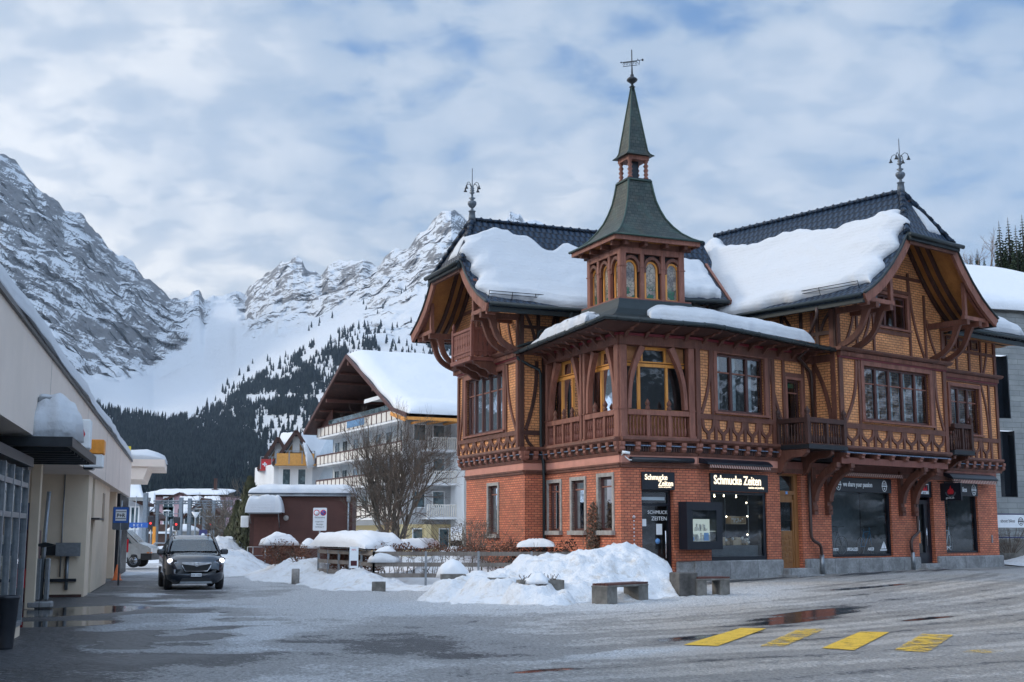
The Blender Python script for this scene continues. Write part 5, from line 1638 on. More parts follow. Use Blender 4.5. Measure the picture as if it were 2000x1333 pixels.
def plane_patch(cs, up=None):
 cs = [Vector(c) for c in cs]
 n = (cs[1] - cs[0]).cross(cs[3] - cs[0]).normalized()
 if n.z < 0: n = -n
 def S(p, q):
  return cs[0] * (1 - p) * (1 - q) + cs[1] * p * (1 - q) + cs[2] * p * q + cs[3] * (1 - p) * q, n
 return S
def cw(u, v, z): return WORLD1 @ Vector((u, v, z))
def cw2(u, v, z):
 a = f2(u, v); return WORLD1 @ Vector((a[0], a[1], z))
snow_slab('roof_snow', plane_patch([cw(2.6, 7.2, 12.0), cw(7.6, 7.3, 12.0), cw(6.7, 4.5, 10.15), cw(2.6, 4.5, 9.95)]), .38, 'layered snow on the dormer roof between the tower and the right wing', 50, 24, .08, 2.2)
snow_slab('roof_snow', plane_patch([cw(2.6, 4.9, 10.3), cw(3.5, 4.9, 10.3), cw(3.5, 4.2, 9.95), cw(2.6, 4.2, 9.95)]), .3, 'small clump of snow at the foot of the dormer roof right of the tower', 16, 10, .2, 7.2)
def polyS(outp, inp):
 """strip between two 3-D polylines; q = 0 at the inner line"""
 def along(pts, p):
  L = [0]
  for a, b in zip(pts[:-1], pts[1:]): L.append(L[-1] + (b - a).length)
  t = max(0, min(1, p)) * L[-1]
  for i in range(len(pts) - 1):
   if t <= L[i + 1] + 1e-9:
    return pts[i].lerp(pts[i + 1], (t - L[i]) / (L[i + 1] - L[i]))
  return pts[-1]
 def S(p, q):
  a, b = along(inp, p), along(outp, p)
  return a.lerp(b, q), Vector((0, 0, 1))
 return S
snow_slab('roof_snow', polyS([cw(.55, -1.03, 8.16), cw(BU + .1, -1.03, 8.13), cw2(2.0, -1.03, 8.08), cw2(4.9, -1.03, 8.0)], [cw(.9, -.2, 8.42), cw(BU, .1, 8.5), cw2(2.0, .2, 8.5), cw2(4.6, .1, 8.4)]), .36,
          'low ridge of snow along the gutter of the veranda roof, right of the tower', 90, 16, .07, 3.3, rag=.035)
snow_slab('roof_snow', polyS([cw(-1.06, .15, 8.10), cw(-1.08, 3.6, 7.96)], [cw(-.2, .9, 8.36), cw(-.25, 3.4, 8.26)]), .36,
          'lumpy snow hanging over the gutter of the veranda roof, left of the tower', 50, 14, .12, 5.3, rag=.09, layers=False)
snow_slab('roof_snow', polyS([cw(-1.02, 3.7, 7.97), cw(-1.0, 4.6, 7.94)], [cw(-.5, 3.7, 8.16), cw(-.5, 4.5, 8.12)]), .16,
          'small clump of snow at the left end of the veranda gutter', 16, 8, .25, 6.3)
snow_slab('roof_snow', plane_patch([WORLD1 @ T2 @ Vector(v) for v in ((.12, -1.9, 13.4), (.5, -2.15, 13.0), (1.05, -2.6, 12.2), (.2, -2.6, 12.25))]), .14, 'small patch of snow on the right wing hip, beside the hip tiles', 16, 14, .2, 8.2, layers=False)
snow_slab('roof_snow', plane_patch([WORLD1 @ T1 @ Vector(v) for v in ((-.2, -1.8, 12.6), (.2, -1.8, 12.6), (.5, -2.3, 11.7), (-.4, -2.3, 11.7))]), .08, 'thin patch of snow on the left wing hip below the urn finial', 12, 10, .2, 9.2, layers=False)
snow_slab('roof_snow', plane_patch([WORLD1 @ FS2 @ Vector(v) for v in ((13.6, -1.8, 10.9), (18.3, -1.8, 10.95), (18.7, .95, 9.62), (13.2, .95, 9.55))]), .42, 'snow on the lower roof at the right end of the ornate house', 40, 20, .1, 1.9)
for T, l0, l1, wz in ((T1, -2.3, 0.3, P1(.90)), (T2, -2.3, 2.5, P2(.90))):
 m = mb(T)
 for k in (0, .1): m.tube([(-wz[0] - .1, l0, wz[1] + .14 + k), (-wz[0] - .1, l1, wz[1] + .14 + k)], .014, 5)
 for i in range(4):
  l = l0 + (l1 - l0) * i / 3; m.tube([(-wz[0], l, wz[1]), (-wz[0] - .1, l, wz[1] + .26)], .014, 5)
 m.build('snow_guard', 'dark_metal', ch)
# ================================================================ STATION BUILDING ON THE LEFT
A3 = R(14.2)
O3 = Vector((-12.86, 39.97, -.05))
st = empty('station_building', O3, A3, 'long cream flat-roofed building on the left with a deep plain fascia', 'building')
W3 = Matrix.Translation(O3) @ Matrix.Rotation(A3, 4, 'Z')
E3 = FM((0, 0), (0, 1), (1, 0))            # s along the street (away), d towards the street
plain('render_cream', (0.74, 0.60, 0.45), 0.85, var=.05, scale=1.5, bump=.15)
plain('render_fascia', (0.78, 0.66, 0.57), 0.8, var=.04, scale=.8, bump=.1)
def m3(): return mb(E3)
def l3(x, y, z):
 g = gnd(x, y, z); q = W3.inverted() @ g; return (q.y, q.x)
m = m3()
m.box(-30, 17.3, -.12, .15, 3.30, 4.85); m.build('fascia', 'render_fascia', st)
m = m3(); m.box(-30.2, -30.0, -9, .15, -.1, 4.85); m.build('end_wall', 'render_fascia', st)
for s in (-17.5, -8.5, -.5, 7.5):
 m = m3(); m.box(s, s + .02, .14, .1525, 3.3, 4.85); m.build('fascia_joint', 'stone_trim', st)
m = m3(); m.box(-30, 17.4, -9, -.12, 4.45, 4.8); m.box(-30, 17.36, .0, .20, 4.852, 4.93); m.build('roof', 'dark_metal', st)
m = m3(); m.box(-30, 17.3, -8.9, -.12, 3.30, 3.36); m.build('soffit', 'render_fascia', st)
m = m3()
m.box(-30, -5.1, -4.2, -4.0, .0, 3.3)
m.box(-5.1, -4.85, -4.0, 0, 0, 3.3)
m.box(-4.85, -3.6, -.3, 0, 0, 3.3)
m.box(-2.3, 4.9, -.4, -.02, 0, 3.3); m.box(4.9, 5.1, -.9, -.02, 0, 3.3)
m.box(-3.6, -2.3, -1.2, -1.0, 0, 3.3)
m.box(5.1, 17.2, -1.2, -1.0, 0, 3.3); m.box(17.0, 17.2, -8, -1.0, 0, 3.3)
m.build('wall', 'render_cream', st)
for s in (-11.3, ):
 m = m3(); m.bevbox(s, s + .26, -.80, -.58, 0, 3.3, .015); m.build('pillar', 'render_cream', st)
m = m3(); m.bevbox(9.7, 10.1, -.35, -.02, 0, 3.3, .015); m.build('pillar', 'render_cream', st)
m = m3(); m.box(11.6, 19.6, -.2, -.1, .0, 3.3)
for i in range(18): m.box(11.7 + i * .43, 11.88 + i * .43, -.1, .02, 0, 3.3)
m.build('slatted_gate', 'black_panel', st)
FA = FM((0, -5.1), (1, 0), (0, -1))          # x = u, faces the camera
def ma(): return mb(FA)
m = ma(); m.box(-3.6, -.3, 0, .14, 1.12, 1.42); m.build('cable_tray', 'dark_metal', st)
m = ma(); m.box(-3.6, -.2, 0, .1, .42, .50); m.build('cable_tray', 'dark_metal', st)
m = ma(); m.box(-3.9, -.05, 0, .1, .0, .08); m.build('skirting', 'timber_dark', st)
m = ma(); m.box(-.75, -.12, .1, .24, 1.10, 1.46); m.build('junction_box', 'galvanised', st)
m = ma(); m.tube([(-.62, .05, 3.3), (-.62, .05, .55)], .02, 6); m.tube([(-.45, .05, 1.1), (-.45, .05, .2)], .05, 6); m.build('conduit', 'galvanised', st)
m = m3(); m.box(-3.5, -1.6, -.6, .22, 2.10, 2.15); m.build('door_canopy', 'dark_metal', st)
m = m3(); m.box(1.4, 2.3, -.03, .0, 2.1, 3.0); m.build('window', 'timber_trim', st)
plain('timber_trim', (0.35, 0.26, 0.18), 0.7)
m = m3(); m.box(-3.3, -3.1, -.9, -.2, 0, 1.4); m.build('drain_housing', 'galvanised', st)
m = m3(); m.box(-3.59, -3.5, -.3, -.05, 1.3, 2.0); m.build('fire_box', 'sign_red', st)
m = m3()
VS0, VS1, VD = -30, -19.25, .05
for s in [VS1 - .04 - k * .95 for k in range(9)]:
 m.box(s - .04, s + .03, VD - .06, VD + .03, .22, 2.75)
for z in (.22, 1.95, 2.45): m.box(VS0, VS1, VD - .05, VD + .02, z, z + .08)
m.box(VS1 - .05, VS1, -2.6, VD, .22, .3); m.box(VS1 - .05, VS1, -2.6, VD, 2.7, 2.8); m.box(VS1 - .05, VS1, -2.6, VD, 1.95, 2.03)
for d in (-.85, -1.7, -2.6): m.box(VS1 - .06, VS1, d, d + .07, .22, 2.8)
v_ = m.build('glass_vestibule', 'galvanised', st)
g = m3(); g.add([(VS0, VD - .02, .25), (VS1, VD - .02, .25), (VS1, VD - .02, 2.75), (VS0, VD - .02, 2.75)], [(0, 1, 2, 3)]); g.add([(VS1 - .03, -2.6, .25), (VS1 - .03, VD, .25), (VS1 - .03, VD, 2.75), (VS1 - .03, -2.6, 2.75)], [(0, 1, 2, 3)]); g.build('pane', 'shop_glass', v_, normals=False)
g = m3(); g.box(VS0, VS1 - .02, -2.7, VD + .01, -.02, .22); g.build('vestibule_base', 'render_cream', v_)
g = m3(); g.box(VS0, VS1, -2.7, VD + .08, 2.8, 2.95); g.build('vestibule_roof', 'dark_metal', v_)
g = m3(); g.box(-29, -21, -2.6, -1.4, .2, 2.4); g.build('inner_wall', 'interior_grey', v_)
g = m3(); g.box(-19.2, -18.8, -2.7, -.4, 0, 3.3); g.build('wall', 'timber_trim', st)
m = m3()
CS0, CS1, CD = -20.1, -14.5, .80
m.box(CS0, CS1, CD - .08, CD, 3.10, 3.26); m.box(CS1 - .08, CS1, -2.6, CD - .08, 3.10, 3.26); m.box(CS0, CS0 + .1, -2.6, CD - .08, 3.10, 3.26)
for k in range(1, 8): m.box(CS0 + k * .7, CS0 + .08 + k * .7, -2.6, CD - .08, 3.06, 3.18)
cn = m.build('entrance_canopy', 'dark_metal', st)
g = m3(); g.box(CS0 + .1, CS1 - .1, -2.6, CD - .1, 3.19, 3.21); g.build('canopy_glass', 'shop_glass', cn)
def boxsign(s0, s1, d1, z0, z1, mat, name, sub=()):
 g = m3(); g.bevbox(s0, s1, .15, d1, z0, z1, .02); o = g.build(name, mat, st)
 return o
b1 = boxsign(-13.4, -12.9, .58, 3.50, 4.12, 'white_paint', 'box_sign'); boxsign(-12.85, -12.2, .50, 3.50, 4.12, 'galvanised', 'box_sign')
g = m3(); g.M = E3; g.prism([(.3, 3.6), (.4, 3.6), (.48, 3.8), (.4, 4.0), (.32, 4.05)], -13.41, -13.402, 'x'); g.build('emblem', 'sign_red', b1)
b1 = boxsign(-19.4, -18.6, .40, 3.80, 3.98, 'galvanised', 'box_sign')
b2 = boxsign(-9.3, -8.75, .60, 3.30, 3.62, 'white_paint', 'box_sign')
b3 = boxsign(-9.32, -8.72, .62, 3.63, 3.98, 'orange_sign', 'box_sign')
plain('orange_sign', (0.75, 0.28, 0.03), 0.5, bump=0)
b4 = boxsign(-9.25, -8.65, .38, 3.25, 3.96, 'black_panel', 'box_sign')
s2 = empty('platform_roof', W3 @ Vector((0, 22, 0)), A3, 'small flat canopy roof beyond the far end of the cream building', 'canopy roof')
m = mb(FM((0, 0), (0, 1), (1, 0)))
m.prism([(1.5, 4.86), (1.5, 5.2), (-4, 5.2), (-4, 4.86)], -1, 6, 'x'); m.prism([(.55, 4.25), (.75, 4.86), (-1, 4.86), (-1, 4.25)], -.9, 5.9, 'x'); m.build('roof', 'render_fascia', s2)
m = mb(FM((0, 0), (0, 1), (1, 0)))
for s in (0, 5): m.box(s, s + .2, -2.2, -2.0, 0, 4.5)
m.build('column', 'galvanised', s2)
for nm, S, H, lb in (('roof_snow', polyS([W3 @ Vector((.24, s, 4.93)) for s in (-26, -10, 0, 17.3)], [W3 @ Vector((-1.6, s, 4.84)) for s in (-26, -10, 0, 17.3)]), .40, 'long bank of snow along the edge of the cream building roof'),
                     ('roof_snow', polyS([W3 @ Vector((1.5, s, 5.2)) for s in (21, 28)], [W3 @ Vector((-3, s, 5.2)) for s in (21, 28)]), .5, 'rounded snow on the canopy roof beyond the cream building')):
 snow_slab(nm, S, H, lb, 90, 10, .05 if 'long' in lb else .15, 2.7, rag=.02)
def mound(name, c, rx, ry, h, label, seed=0, n=30, lean=(0, 0), mat='snow', pw=1.6, lump=.12, cat='snow', floor=0.0, rot=0.0, sq_=2.6):
 m = MB(); v = []; f = []
 rings = n // 2; seg = n
 cr, sr = math.cos(rot), math.sin(rot)
 for j in range(rings + 1):
  t = j / rings
  for i in range(seg):
   a = 2 * PI * i / seg
   rr = 1 - (1 - t) ** 2 if False else t
   k = (abs(math.cos(a)) ** sq_ + abs(math.sin(a)) ** sq_) ** (-1 / sq_)
   z = h * (1 - t ** pw) ** (1 / pw) if t < 1 else 0
   nn = 1 + lump * nz(math.cos(a) * 1.7 + seed, math.sin(a) * 1.7, t * 2 + seed) + lump * .5 * nz(math.cos(a) * 5 + seed, math.sin(a) * 5, t * 5)
   x = rx * rr * k * nn * math.cos(a); y = ry * rr * k * nn * math.sin(a)
   z *= 1 + lump * nz(x * 2 / rx + seed, y * 2 / ry, seed)
   v.append((c[0] + x * cr - y * sr + lean[0] * z, c[1] + x * sr + y * cr + lean[1] * z, c[2] + z + floor))
 for j in range(rings):
  for i in range(seg):
   k = (i + 1) % seg
   f.append((j * seg + i, j * seg + k, (j + 1) * seg + k, (j + 1) * seg + i))
 f.append(tuple(range(rings * seg, (rings + 1) * seg)))
 m.add(v, f, smooth=True)
 o = m.build(name, mat)
 if label: tag(o, label, cat)
 return o
p = W3 @ Vector((.38, -18.9, 3.26))
mound('snow_lump', (p.x, p.y, p.z), .46, .85, .80, 'big lump of snow on the entrance canopy', 3, 36, (-.05, 0), 'snow_roof', 2.4, .2, rot=A3)
p = gnd(8, 1268, 0)
tb = MB(); tb.lathe([(.12, 0), (.12, .02), (.17, .70), (.185, .72), (.185, .76), (.16, .76), (.14, .5), (.02, .45)], (p.x, p.y, 0), 20)
tag(tb.build('litter_bin', 'bin_black'), 'black round litter bin standing before the glass vestibule', 'litter bin')
plain('bin_black', (0.02, 0.022, 0.028), 0.4, bump=.05)
q = gnd(78, 1188, 0)
pm = empty('parking_post', q, A3, 'steel post on a concrete foot in front of the recessed wall', 'post')
m = MB(); m.bevbox(-.27, .27, -.22, .22, 0, .15, .03); m.build('foot', 'plinth_stone', pm)
m = MB(); m.tube([(0, 0, .17), (.02, 0, 1.5), (.06, 0, 2.6)], [.05, .05, .045], 10); m.build('post', 'galvanised', pm)
m = MB(); m.bevbox(-.12, -.01, -.1, .1, .17, 1.1, .02); m.bevbox(.07, .17, -.1, .1, .17, 1.1, .02); m.build('guard', 'galvanised', pm)
m = MB(); m.prism([(-.2, 1.40), (0, 1.34), (.28, 1.40), (.05, 1.46)], -.1, .1, 'y'); m.build('tray', 'dark_metal', pm)
q = gnd(67, 1160, 0)
m = MB(); m.lathe([(.06, 0), (.06, .78), (.07, .8), (.05, .84)], (q.x, q.y, 0), 10); tag(m.build('bollard', 'dark_metal'), 'low dark bollard left of the steel post', 'bollard')
vm = empty('ticket_machine', gnd(46, 1176, 0), A3, 'dark red vending machine beside the glass vestibule', 'machine')
m = MB(); m.bevbox(-.3, .3, -.3, .3, 0, 1.75, .03); m.build('cabinet', 'machine_red', vm)
m = MB(); m.box(-.26, .26, -.31, -.3, .35, .8); m.build('front_panel', 'sign_red', vm)
plain('machine_red', (0.06, 0.01, 0.015), 0.4)
m = MB(); m.box(-.25, .1, -.31, -.305, 1.9, 2.3); m.box(-.3, .3, -.3, -.2, 1.75, 2.4); m.build('poster_board', 'poster_blue', vm)
plain('poster_blue', (0.02, 0.05, 0.14), 0.4)
cn_ = empty('traffic_cone', gnd(228, 1134, 0), 0, 'small orange sandwich cone at the foot of the slatted gate', 'cone')
m = MB(); m.lathe([(.2, 0), (.2, .03), (.15, .03), (.03, .55), (.01, .56)], (0, 0, 0), 12); m.build('cone', 'cone_orange', cn_)
plain('cone_orange', (0.7, 0.16, 0.04), 0.6)
def sign_post(name, X, Y, z0, z1, r=.035, mat='galvanised', label=None, cat='sign', group=None):
 e = empty(name, (X, Y, z0), 0, label, cat, group)
 m = MB(); m.tube([(0, 0, 0), (0, 0, z1 - z0)], r, 8); m.build('pole', mat, e)
 return e
def rrect(x0, x1, z0, z1, r=.05, n=4):
 pts = []
 for cx_, cz_, a0_ in ((x1 - r, z1 - r, 0), (x0 + r, z1 - r, 90), (x0 + r, z0 + r, 180), (x1 - r, z0 + r, 270)):
  for k in range(n + 1):
   a = R(a0_ + 90 * k / n); pts.append((cx_ + r * math.cos(a), cz_ + r * math.sin(a)))
 return pts
TXT = Matrix(((1, 0, 0, 0), (0, 0, -1, 0), (0, 1, 0, 0), (0, 0, 0, 1)))
def txt(parent, s, size, x, z, mat, fw=1.0, d=-.03, al='CENTER', off=0.0):
 return text_mesh('lettering', s, size, mat, parent, Matrix.Translation((x, d, z)) @ TXT, .002, al, fw, off)
plain('sign_blue', (0.02, 0.10, 0.38), 0.45, bump=0)
plain('sign_white', (0.72, 0.75, 0.78), 0.5, var=.04, bump=0)
plain('sign_black', (0.02, 0.02, 0.025), 0.5, bump=0)
plain('sign_yellow', (0.75, 0.60, 0.03), 0.5, bump=0)
pr = at(238, 1010, 43)
e = sign_post('parking_sign', pr.x - .02, 43, -.05, 2.75, label='blue and white square P+R parking sign at the end of the cream building')
m = MB(); m.prism(rrect(-.28, .28, 1.83, 2.60), -.03, -.01, 'y'); m.build('sign_board', 'zinc', e)
m = MB(); m.prism(rrect(-.255, .255, 2.06, 2.575, .02), -.036, -.03, 'y'); m.build('sign_face', 'sign_blue', e)
m = MB(); m.box(-.18, .18, -.042, -.036, 2.13, 2.5); m.build('sign_face', 'sign_white', e)
txt(e, 'P+R', .17, 0, 2.25, 'sign_black', .95, -.045, off=.004)
for z_ in (2.19, 2.42):
 m = MB(); m.box(-.17, .17, -.046, -.042, z_, z_ + .02); m.build('sign_line', 'sign_black', e)
ys = at(246, 879, 60)
e = sign_post('warning_sign', ys.x, 60, 4.5, ys.z + .2, .02, label='small yellow warning plate above the station roof snow')
m = MB(); m.box(-.36, .24, -.03, -.01, ys.z - 4.5 - .17, ys.z - 4.5 + .17); m.build('sign_board', 'sign_yellow', e)
m = MB(); m.prism([(-.2, ys.z - 4.5 - .1), (-.02, ys.z - 4.5 + .02), (-.06, ys.z - 4.5 + .03), (.1, ys.z - 4.5 + .1), (0, ys.z - 4.5 + .0), (.03, ys.z - 4.5 - .01)], -.035, -.03, 'y'); m.build('emblem', 'sign_red', e)
# ================================================================ THE CAR
plain('car_paint', (0.005, 0.010, 0.020), 0.22, 0.1, var=.03, bump=0, coat=1.0)
plain('car_plastic', (0.012, 0.013, 0.015), 0.5, bump=.05)
cp = gnd(384, 1152, -.08)
CARY = 39.6
car = empty('car', (at(384, 1100, CARY).x, CARY, ground_z(-9.8, 39.6) - .0), R(19), 'dark blue compact SUV driving towards the camera with its headlights on', 'car')
def car_section(y, hw, zlo, zbelt, ztop, htop, inset=.0):
 """closed right-left section ring, bottom to top"""
 pts = [(0, zlo), (hw * .80, zlo), (hw * .97, zlo + .12), (hw, zlo + .30), (hw * .985, zbelt - .12), (hw * .93, zbelt), (htop, ztop - .05), (htop * .82, ztop), (0, ztop + .015)]
 r = [(x, y, z) for x, z in pts] + [(-x, y, z) for x, z in pts[-2:0:-1]]
 return r
secs = [car_section(.00, .60, .34, .62, .66, .50), car_section(.05, .74, .26, .76, .84, .60), car_section(.18, .83, .22, .88, .97, .66), car_section(.45, .88, .20, .98, 1.04, .70),
  car_section(.85, .89, .20, 1.03, 1.10, .72), car_section(1.25, .89, .20, 1.07, 1.17, .72), car_section(3.9, .88, .22, 1.10, 1.18, .72), car_section(4.15, .84, .30, 1.10, 1.16, .70), car_section(4.26, .76, .42, 1.0, 1.05, .62)]
m = MB(); m.loft(secs, cap=True, smooth=True); body = m.build('body', 'car_paint', car)
def ring(y, w0, w1, z0, z1):
 return [(-w0, y, z0), (w0, y, z0), (w1 + .02, y, z1 - .10), (w1 * .93, y, z1 - .02), (w1 * .6, y, z1 + .01), (-w1 * .6, y, z1 + .01), (-w1 * .93, y, z1 - .02), (-w1 - .02, y, z1 - .10)]
cab = [ring(1.15, .80, .78, 1.10, 1.16), ring(1.62, .80, .68, 1.10, 1.52), ring(1.95, .80, .64, 1.10, 1.63), ring(2.7, .80, .63, 1.10, 1.66), ring(3.5, .80, .61, 1.10, 1.62), ring(3.95, .78, .60, 1.10, 1.48), ring(4.15, .74, .62, 1.08, 1.16)]
m = MB(); m.loft(cab[1:], cap=False, smooth=True); m.build('cabin', 'car_paint', car)
ws = lambda t, s: Vector((s * (.735 * (1 - t) + .60 * t), 1.17 + .47 * t - .035, 1.135 + .40 * t + .02))
m = MB(); m.grid(8, 6, lambda a, b: ws(b * .93 + .02, (a * 2 - 1) * .98) + Vector((0, -.02 * (1 - (a * 2 - 1) ** 2) - .012, .01)))
m.build('windscreen', 'screen_glass', car, normals=False)
t = NT('car_glass'); t.pbr(t.mix(t.ramp(t.noise(2.2, 2, .5, t.co(loc=(.3, 0, 0))), .42, .58), (0.03, 0.055, 0.065), (0.09, 0.135, 0.15)), .06, 0, None, spec=.9); MATS['car_glass'] = t.m
for sx_ in (-1, 1):
 m = MB(); m.M = Matrix.Diagonal((sx_, 1, 1, 1))
 m.add([(.825, 1.55, 1.14), (.825, 3.9, 1.16), (.64, 3.6, 1.54), (.67, 1.98, 1.55)], [(0, 1, 2, 3)]); m.build('side_window', 'car_glass', car, normals=False)
 m = MB(); m.M = Matrix.Diagonal((sx_, 1, 1, 1))
 m.add([(.44, .03, .76), (.62, .05, .74), (.83, .15, .80), (.90, .30, .95), (.82, .28, 1.0), (.58, .09, .90)], [(0, 1, 2, 3, 4, 5)])
 hl = m.build('headlight', 'chrome_dark', car, normals=False)
 m = MB(); m.sphere((sx_ * .77, .20, .89), .10, 10, (.85, .5, .75)); m.build('lamp', 'headlight', hl)
 m = MB(); m.tube([(sx_ * .60 + .055 * math.cos(a), .09, .80 + .045 * math.sin(a)) for a in [2 * PI * k / 12 for k in range(13)]], .012, 5); m.build('lamp_ring', 'chrome', hl)
 m = MB(); m.tube([(sx_ * .60 + .06 * math.cos(a), .055, .45 + .055 * math.sin(a)) for a in [2 * PI * k / 12 for k in range(13)]], .014, 5); m.sphere((sx_ * .60, .08, .45), .045, 8); m.build('fog_lamp', 'chrome', car)
 m = MB(); m.bevbox(sx_ * .98 - .12, sx_ * .98 + .12, 1.36, 1.50, 1.06, 1.24, .04); m.beam((sx_ * .84, 1.44, 1.08), (sx_ * .93, 1.42, 1.14), .06, .08); m.build('wing_mirror', 'car_paint', car)
 for y in (.78, 3.35):
  m = MB(); m.M = Matrix.Translation((sx_ * .78, y, .34)) @ Matrix.Rotation(PI / 2, 4, 'Y')
  m.lathe([(.20, -.11), (.31, -.11), (.345, -.07), (.345, .07), (.31, .11), (.20, .11)], (0, 0, 0), 22); wh = m.build('wheel', 'rubber', car)
  m = MB(); m.M = Matrix.Translation((sx_ * .80, y, .34)) @ Matrix.Rotation(PI / 2, 4, 'Y'); m.lathe([(.02, -.1), (.205, -.09), (.205, .09), (.02, .1)], (0, 0, 0), 16); m.build('rim', 'chrome_dark', wh)
 m = MB(); m.tube([(sx_ * .57, 1.95, 1.67), (sx_ * .57, 2.2, 1.71), (sx_ * .55, 3.3, 1.68), (sx_ * .55, 3.5, 1.63)], .018, 6); m.build('roof_rail', 'chrome', car)
plain('chrome_dark', (0.16, 0.17, 0.19), 0.2, 0.8, bump=0)
m = MB()
m.prism([(-.36, .74), (.36, .74), (.35, .84), (-.35, .84)][::-1] if False else [(-.33, .58), (.33, .58), (.42, .72), (.45, .84), (-.45, .84), (-.42, .72)], -.045, .03, 'y')
gr = m.build('grille', 'car_plastic', car)
m = MB()
pts = [(-.33, -.055, .58), (.33, -.055, .58), (.42, -.055, .72), (.45, -.055, .84), (-.45, -.055, .84), (-.42, -.055, .72), (-.33, -.055, .58)]
m.tube(pts, .014, 6)
m.prism([(-.44, .80), (-.1, .755), (.1, .755), (.44, .80), (.44, .84), (-.44, .84)], -.075, -.03, 'y')
m.tube([(.065 * math.cos(a), -.085, .785 + .058 * math.sin(a)) for a in [2 * PI * k / 16 for k in range(17)]], .011, 6)
m.beam((-.06, -.086, .775), (.06, -.086, .795), .01, .014)
m.build('grille_trim', 'chrome', gr)
m = MB(); m.box(-.155, .155, -.05, -.035, .42, .515); pl = m.build('number_plate', 'sign_white', car)
txt(pl, 'NW·11505', .075, 0, .44, 'sign_black', .85, -.053)
m = MB(); m.prism([(-.48, .27), (.48, .27), (.40, .38), (-.40, .38)], -.01, .06, 'y'); m.build('lower_grille', 'car_plastic', car)
m = MB(); m.prism([(-.50, .21), (.50, .21), (.46, .27), (-.46, .27)], -.03, .06, 'y'); m.build('skid_plate', 'galvanised', car)
m = MB()
m.box(-.70, .70, .5, 4.0, .18, .35); m.build('underbody', 'car_plastic', car)
for sx_ in (-1, 1):
 m = MB(); m.tube([(sx_ * .80, 1.10, 1.12), (sx_ * .66, 1.62, 1.58)], .055, 6); m.build('pillar', 'car_paint', car)
 m = MB(); m.bevbox(sx_ * .37 - .25, sx_ * .37 + .25, 2.05, 2.2, 1.0, 1.36, .06); m.bevbox(sx_ * .37 - .13, sx_ * .37 + .13, 2.07, 2.18, 1.37, 1.54, .04); m.build('seat', 'seat_grey', car)
plain('seat_grey', (0.05, 0.055, 0.06), .9)
m = MB(); m.box(-.72, .72, 1.25, 1.6, 1.08, 1.16); m.build('dashboard', 'car_plastic', car)
m = MB(); m.bevbox(-.12, .12, 1.62, 1.66, 1.44, 1.53, .02); m.build('rear_view_mirror', 'car_plastic', car)
m = MB(); m.add([(-.5, 3.98, 1.18), (.5, 3.98, 1.18), (.42, 3.93, 1.44), (-.42, 3.93, 1.44)], [(0, 1, 2, 3)]); m.build('rear_window', 'pale_window', car, normals=False)
plain('pale_window', (0.4, 0.45, 0.47), .5, bump=0)
WC = Matrix.Translation(car.location) @ Matrix.Rotation(R(19), 4, 'Z')
dr = empty('person', WC @ Vector((.37, 1.95, .75)), R(19), 'driver in a dark jacket behind the wheel of the dark blue car', 'person')
m = MB()
def ell(z, rx, ry, cy=0, n=14): return [(rx * math.cos(2 * PI * k / n), cy + ry * math.sin(2 * PI * k / n), z) for k in range(n)]
m.loft([ell(0, .17, .12), ell(.2, .18, .12), ell(.36, .215, .11), ell(.43, .20, .10), ell(.47, .12, .08), ell(.49, .06, .06, -.01)]); m.build('jacket', 'jacket_dark', dr)
m = MB()
m.loft([ell(.46, .055, .055), ell(.52, .052, .055, -.01), ell(.545, .055, .075, -.025), ell(.58, .07, .09, -.02), ell(.635, .078, .098, -.015), ell(.69, .076, .095, -.01), ell(.73, .058, .075, 0), ell(.75, .02, .03, 0)])
m.prism([(-.115, .60), (-.14, .605), (-.115, .645)], -.012, .012, 'x')
for s_ in (-1, 1): m.sphere((s_ * .08, -.0, .62), .02, 6, (.5, 1, 1.4)); m.sphere((s_ * .03, -.105, .645), .011, 6)
m.box(-.025, .025, -.112, -.1, .575, .583)
m.build('head', 'skin', dr)
plain('skin', (0.45, 0.25, 0.18), .6, bump=0); plain('jacket_dark', (0.03, 0.035, 0.05), .9); plain('hair_brown', (0.05, 0.03, 0.02), .8)
m = MB(); m.loft([ell(.66, .084, .10, .012), ell(.70, .086, .102, .01), ell(.745, .066, .084, .008), ell(.768, .02, .03, 0)]); m.loft([ell(.56, .07, .05, .06), ell(.62, .082, .06, .05), ell(.7, .082, .07, .04)]); m.build('hair', 'hair_brown', dr)
for s_ in (-1, 1):
 m = MB(); m.tube([(s_ * .19, 0, .40), (s_ * .25, -.12, .25), (s_ * .20, -.30, .32), (s_ * .17, -.36, .36)], [.055, .05, .04, .032], 8); m.build('sleeve', 'jacket_dark', dr)
 m = MB(); m.sphere((s_ * .165, -.39, .38), .035, 8, (.8, 1, 1.1))
 for k in range(4): m.tube([(s_ * (.15 + .0 * k), -.40, .36 + .018 * k), (s_ * .17, -.445, .362 + .018 * k), (s_ * .195, -.43, .36 + .018 * k)], [.009, .009, .007], 5)
 m.tube([(s_ * .15, -.38, .41), (s_ * .155, -.42, .43)], [.011, .008], 5)
 m.build('hand', 'skin', dr)
m = MB(); m.tube([(.37 + .18 * math.cos(a), 1.53 + .03 * math.sin(a), 1.10 + .18 * math.sin(a)) for a in [2 * PI * k / 20 for k in range(21)]], .014, 6); m.build('steering_wheel', 'car_plastic', car)
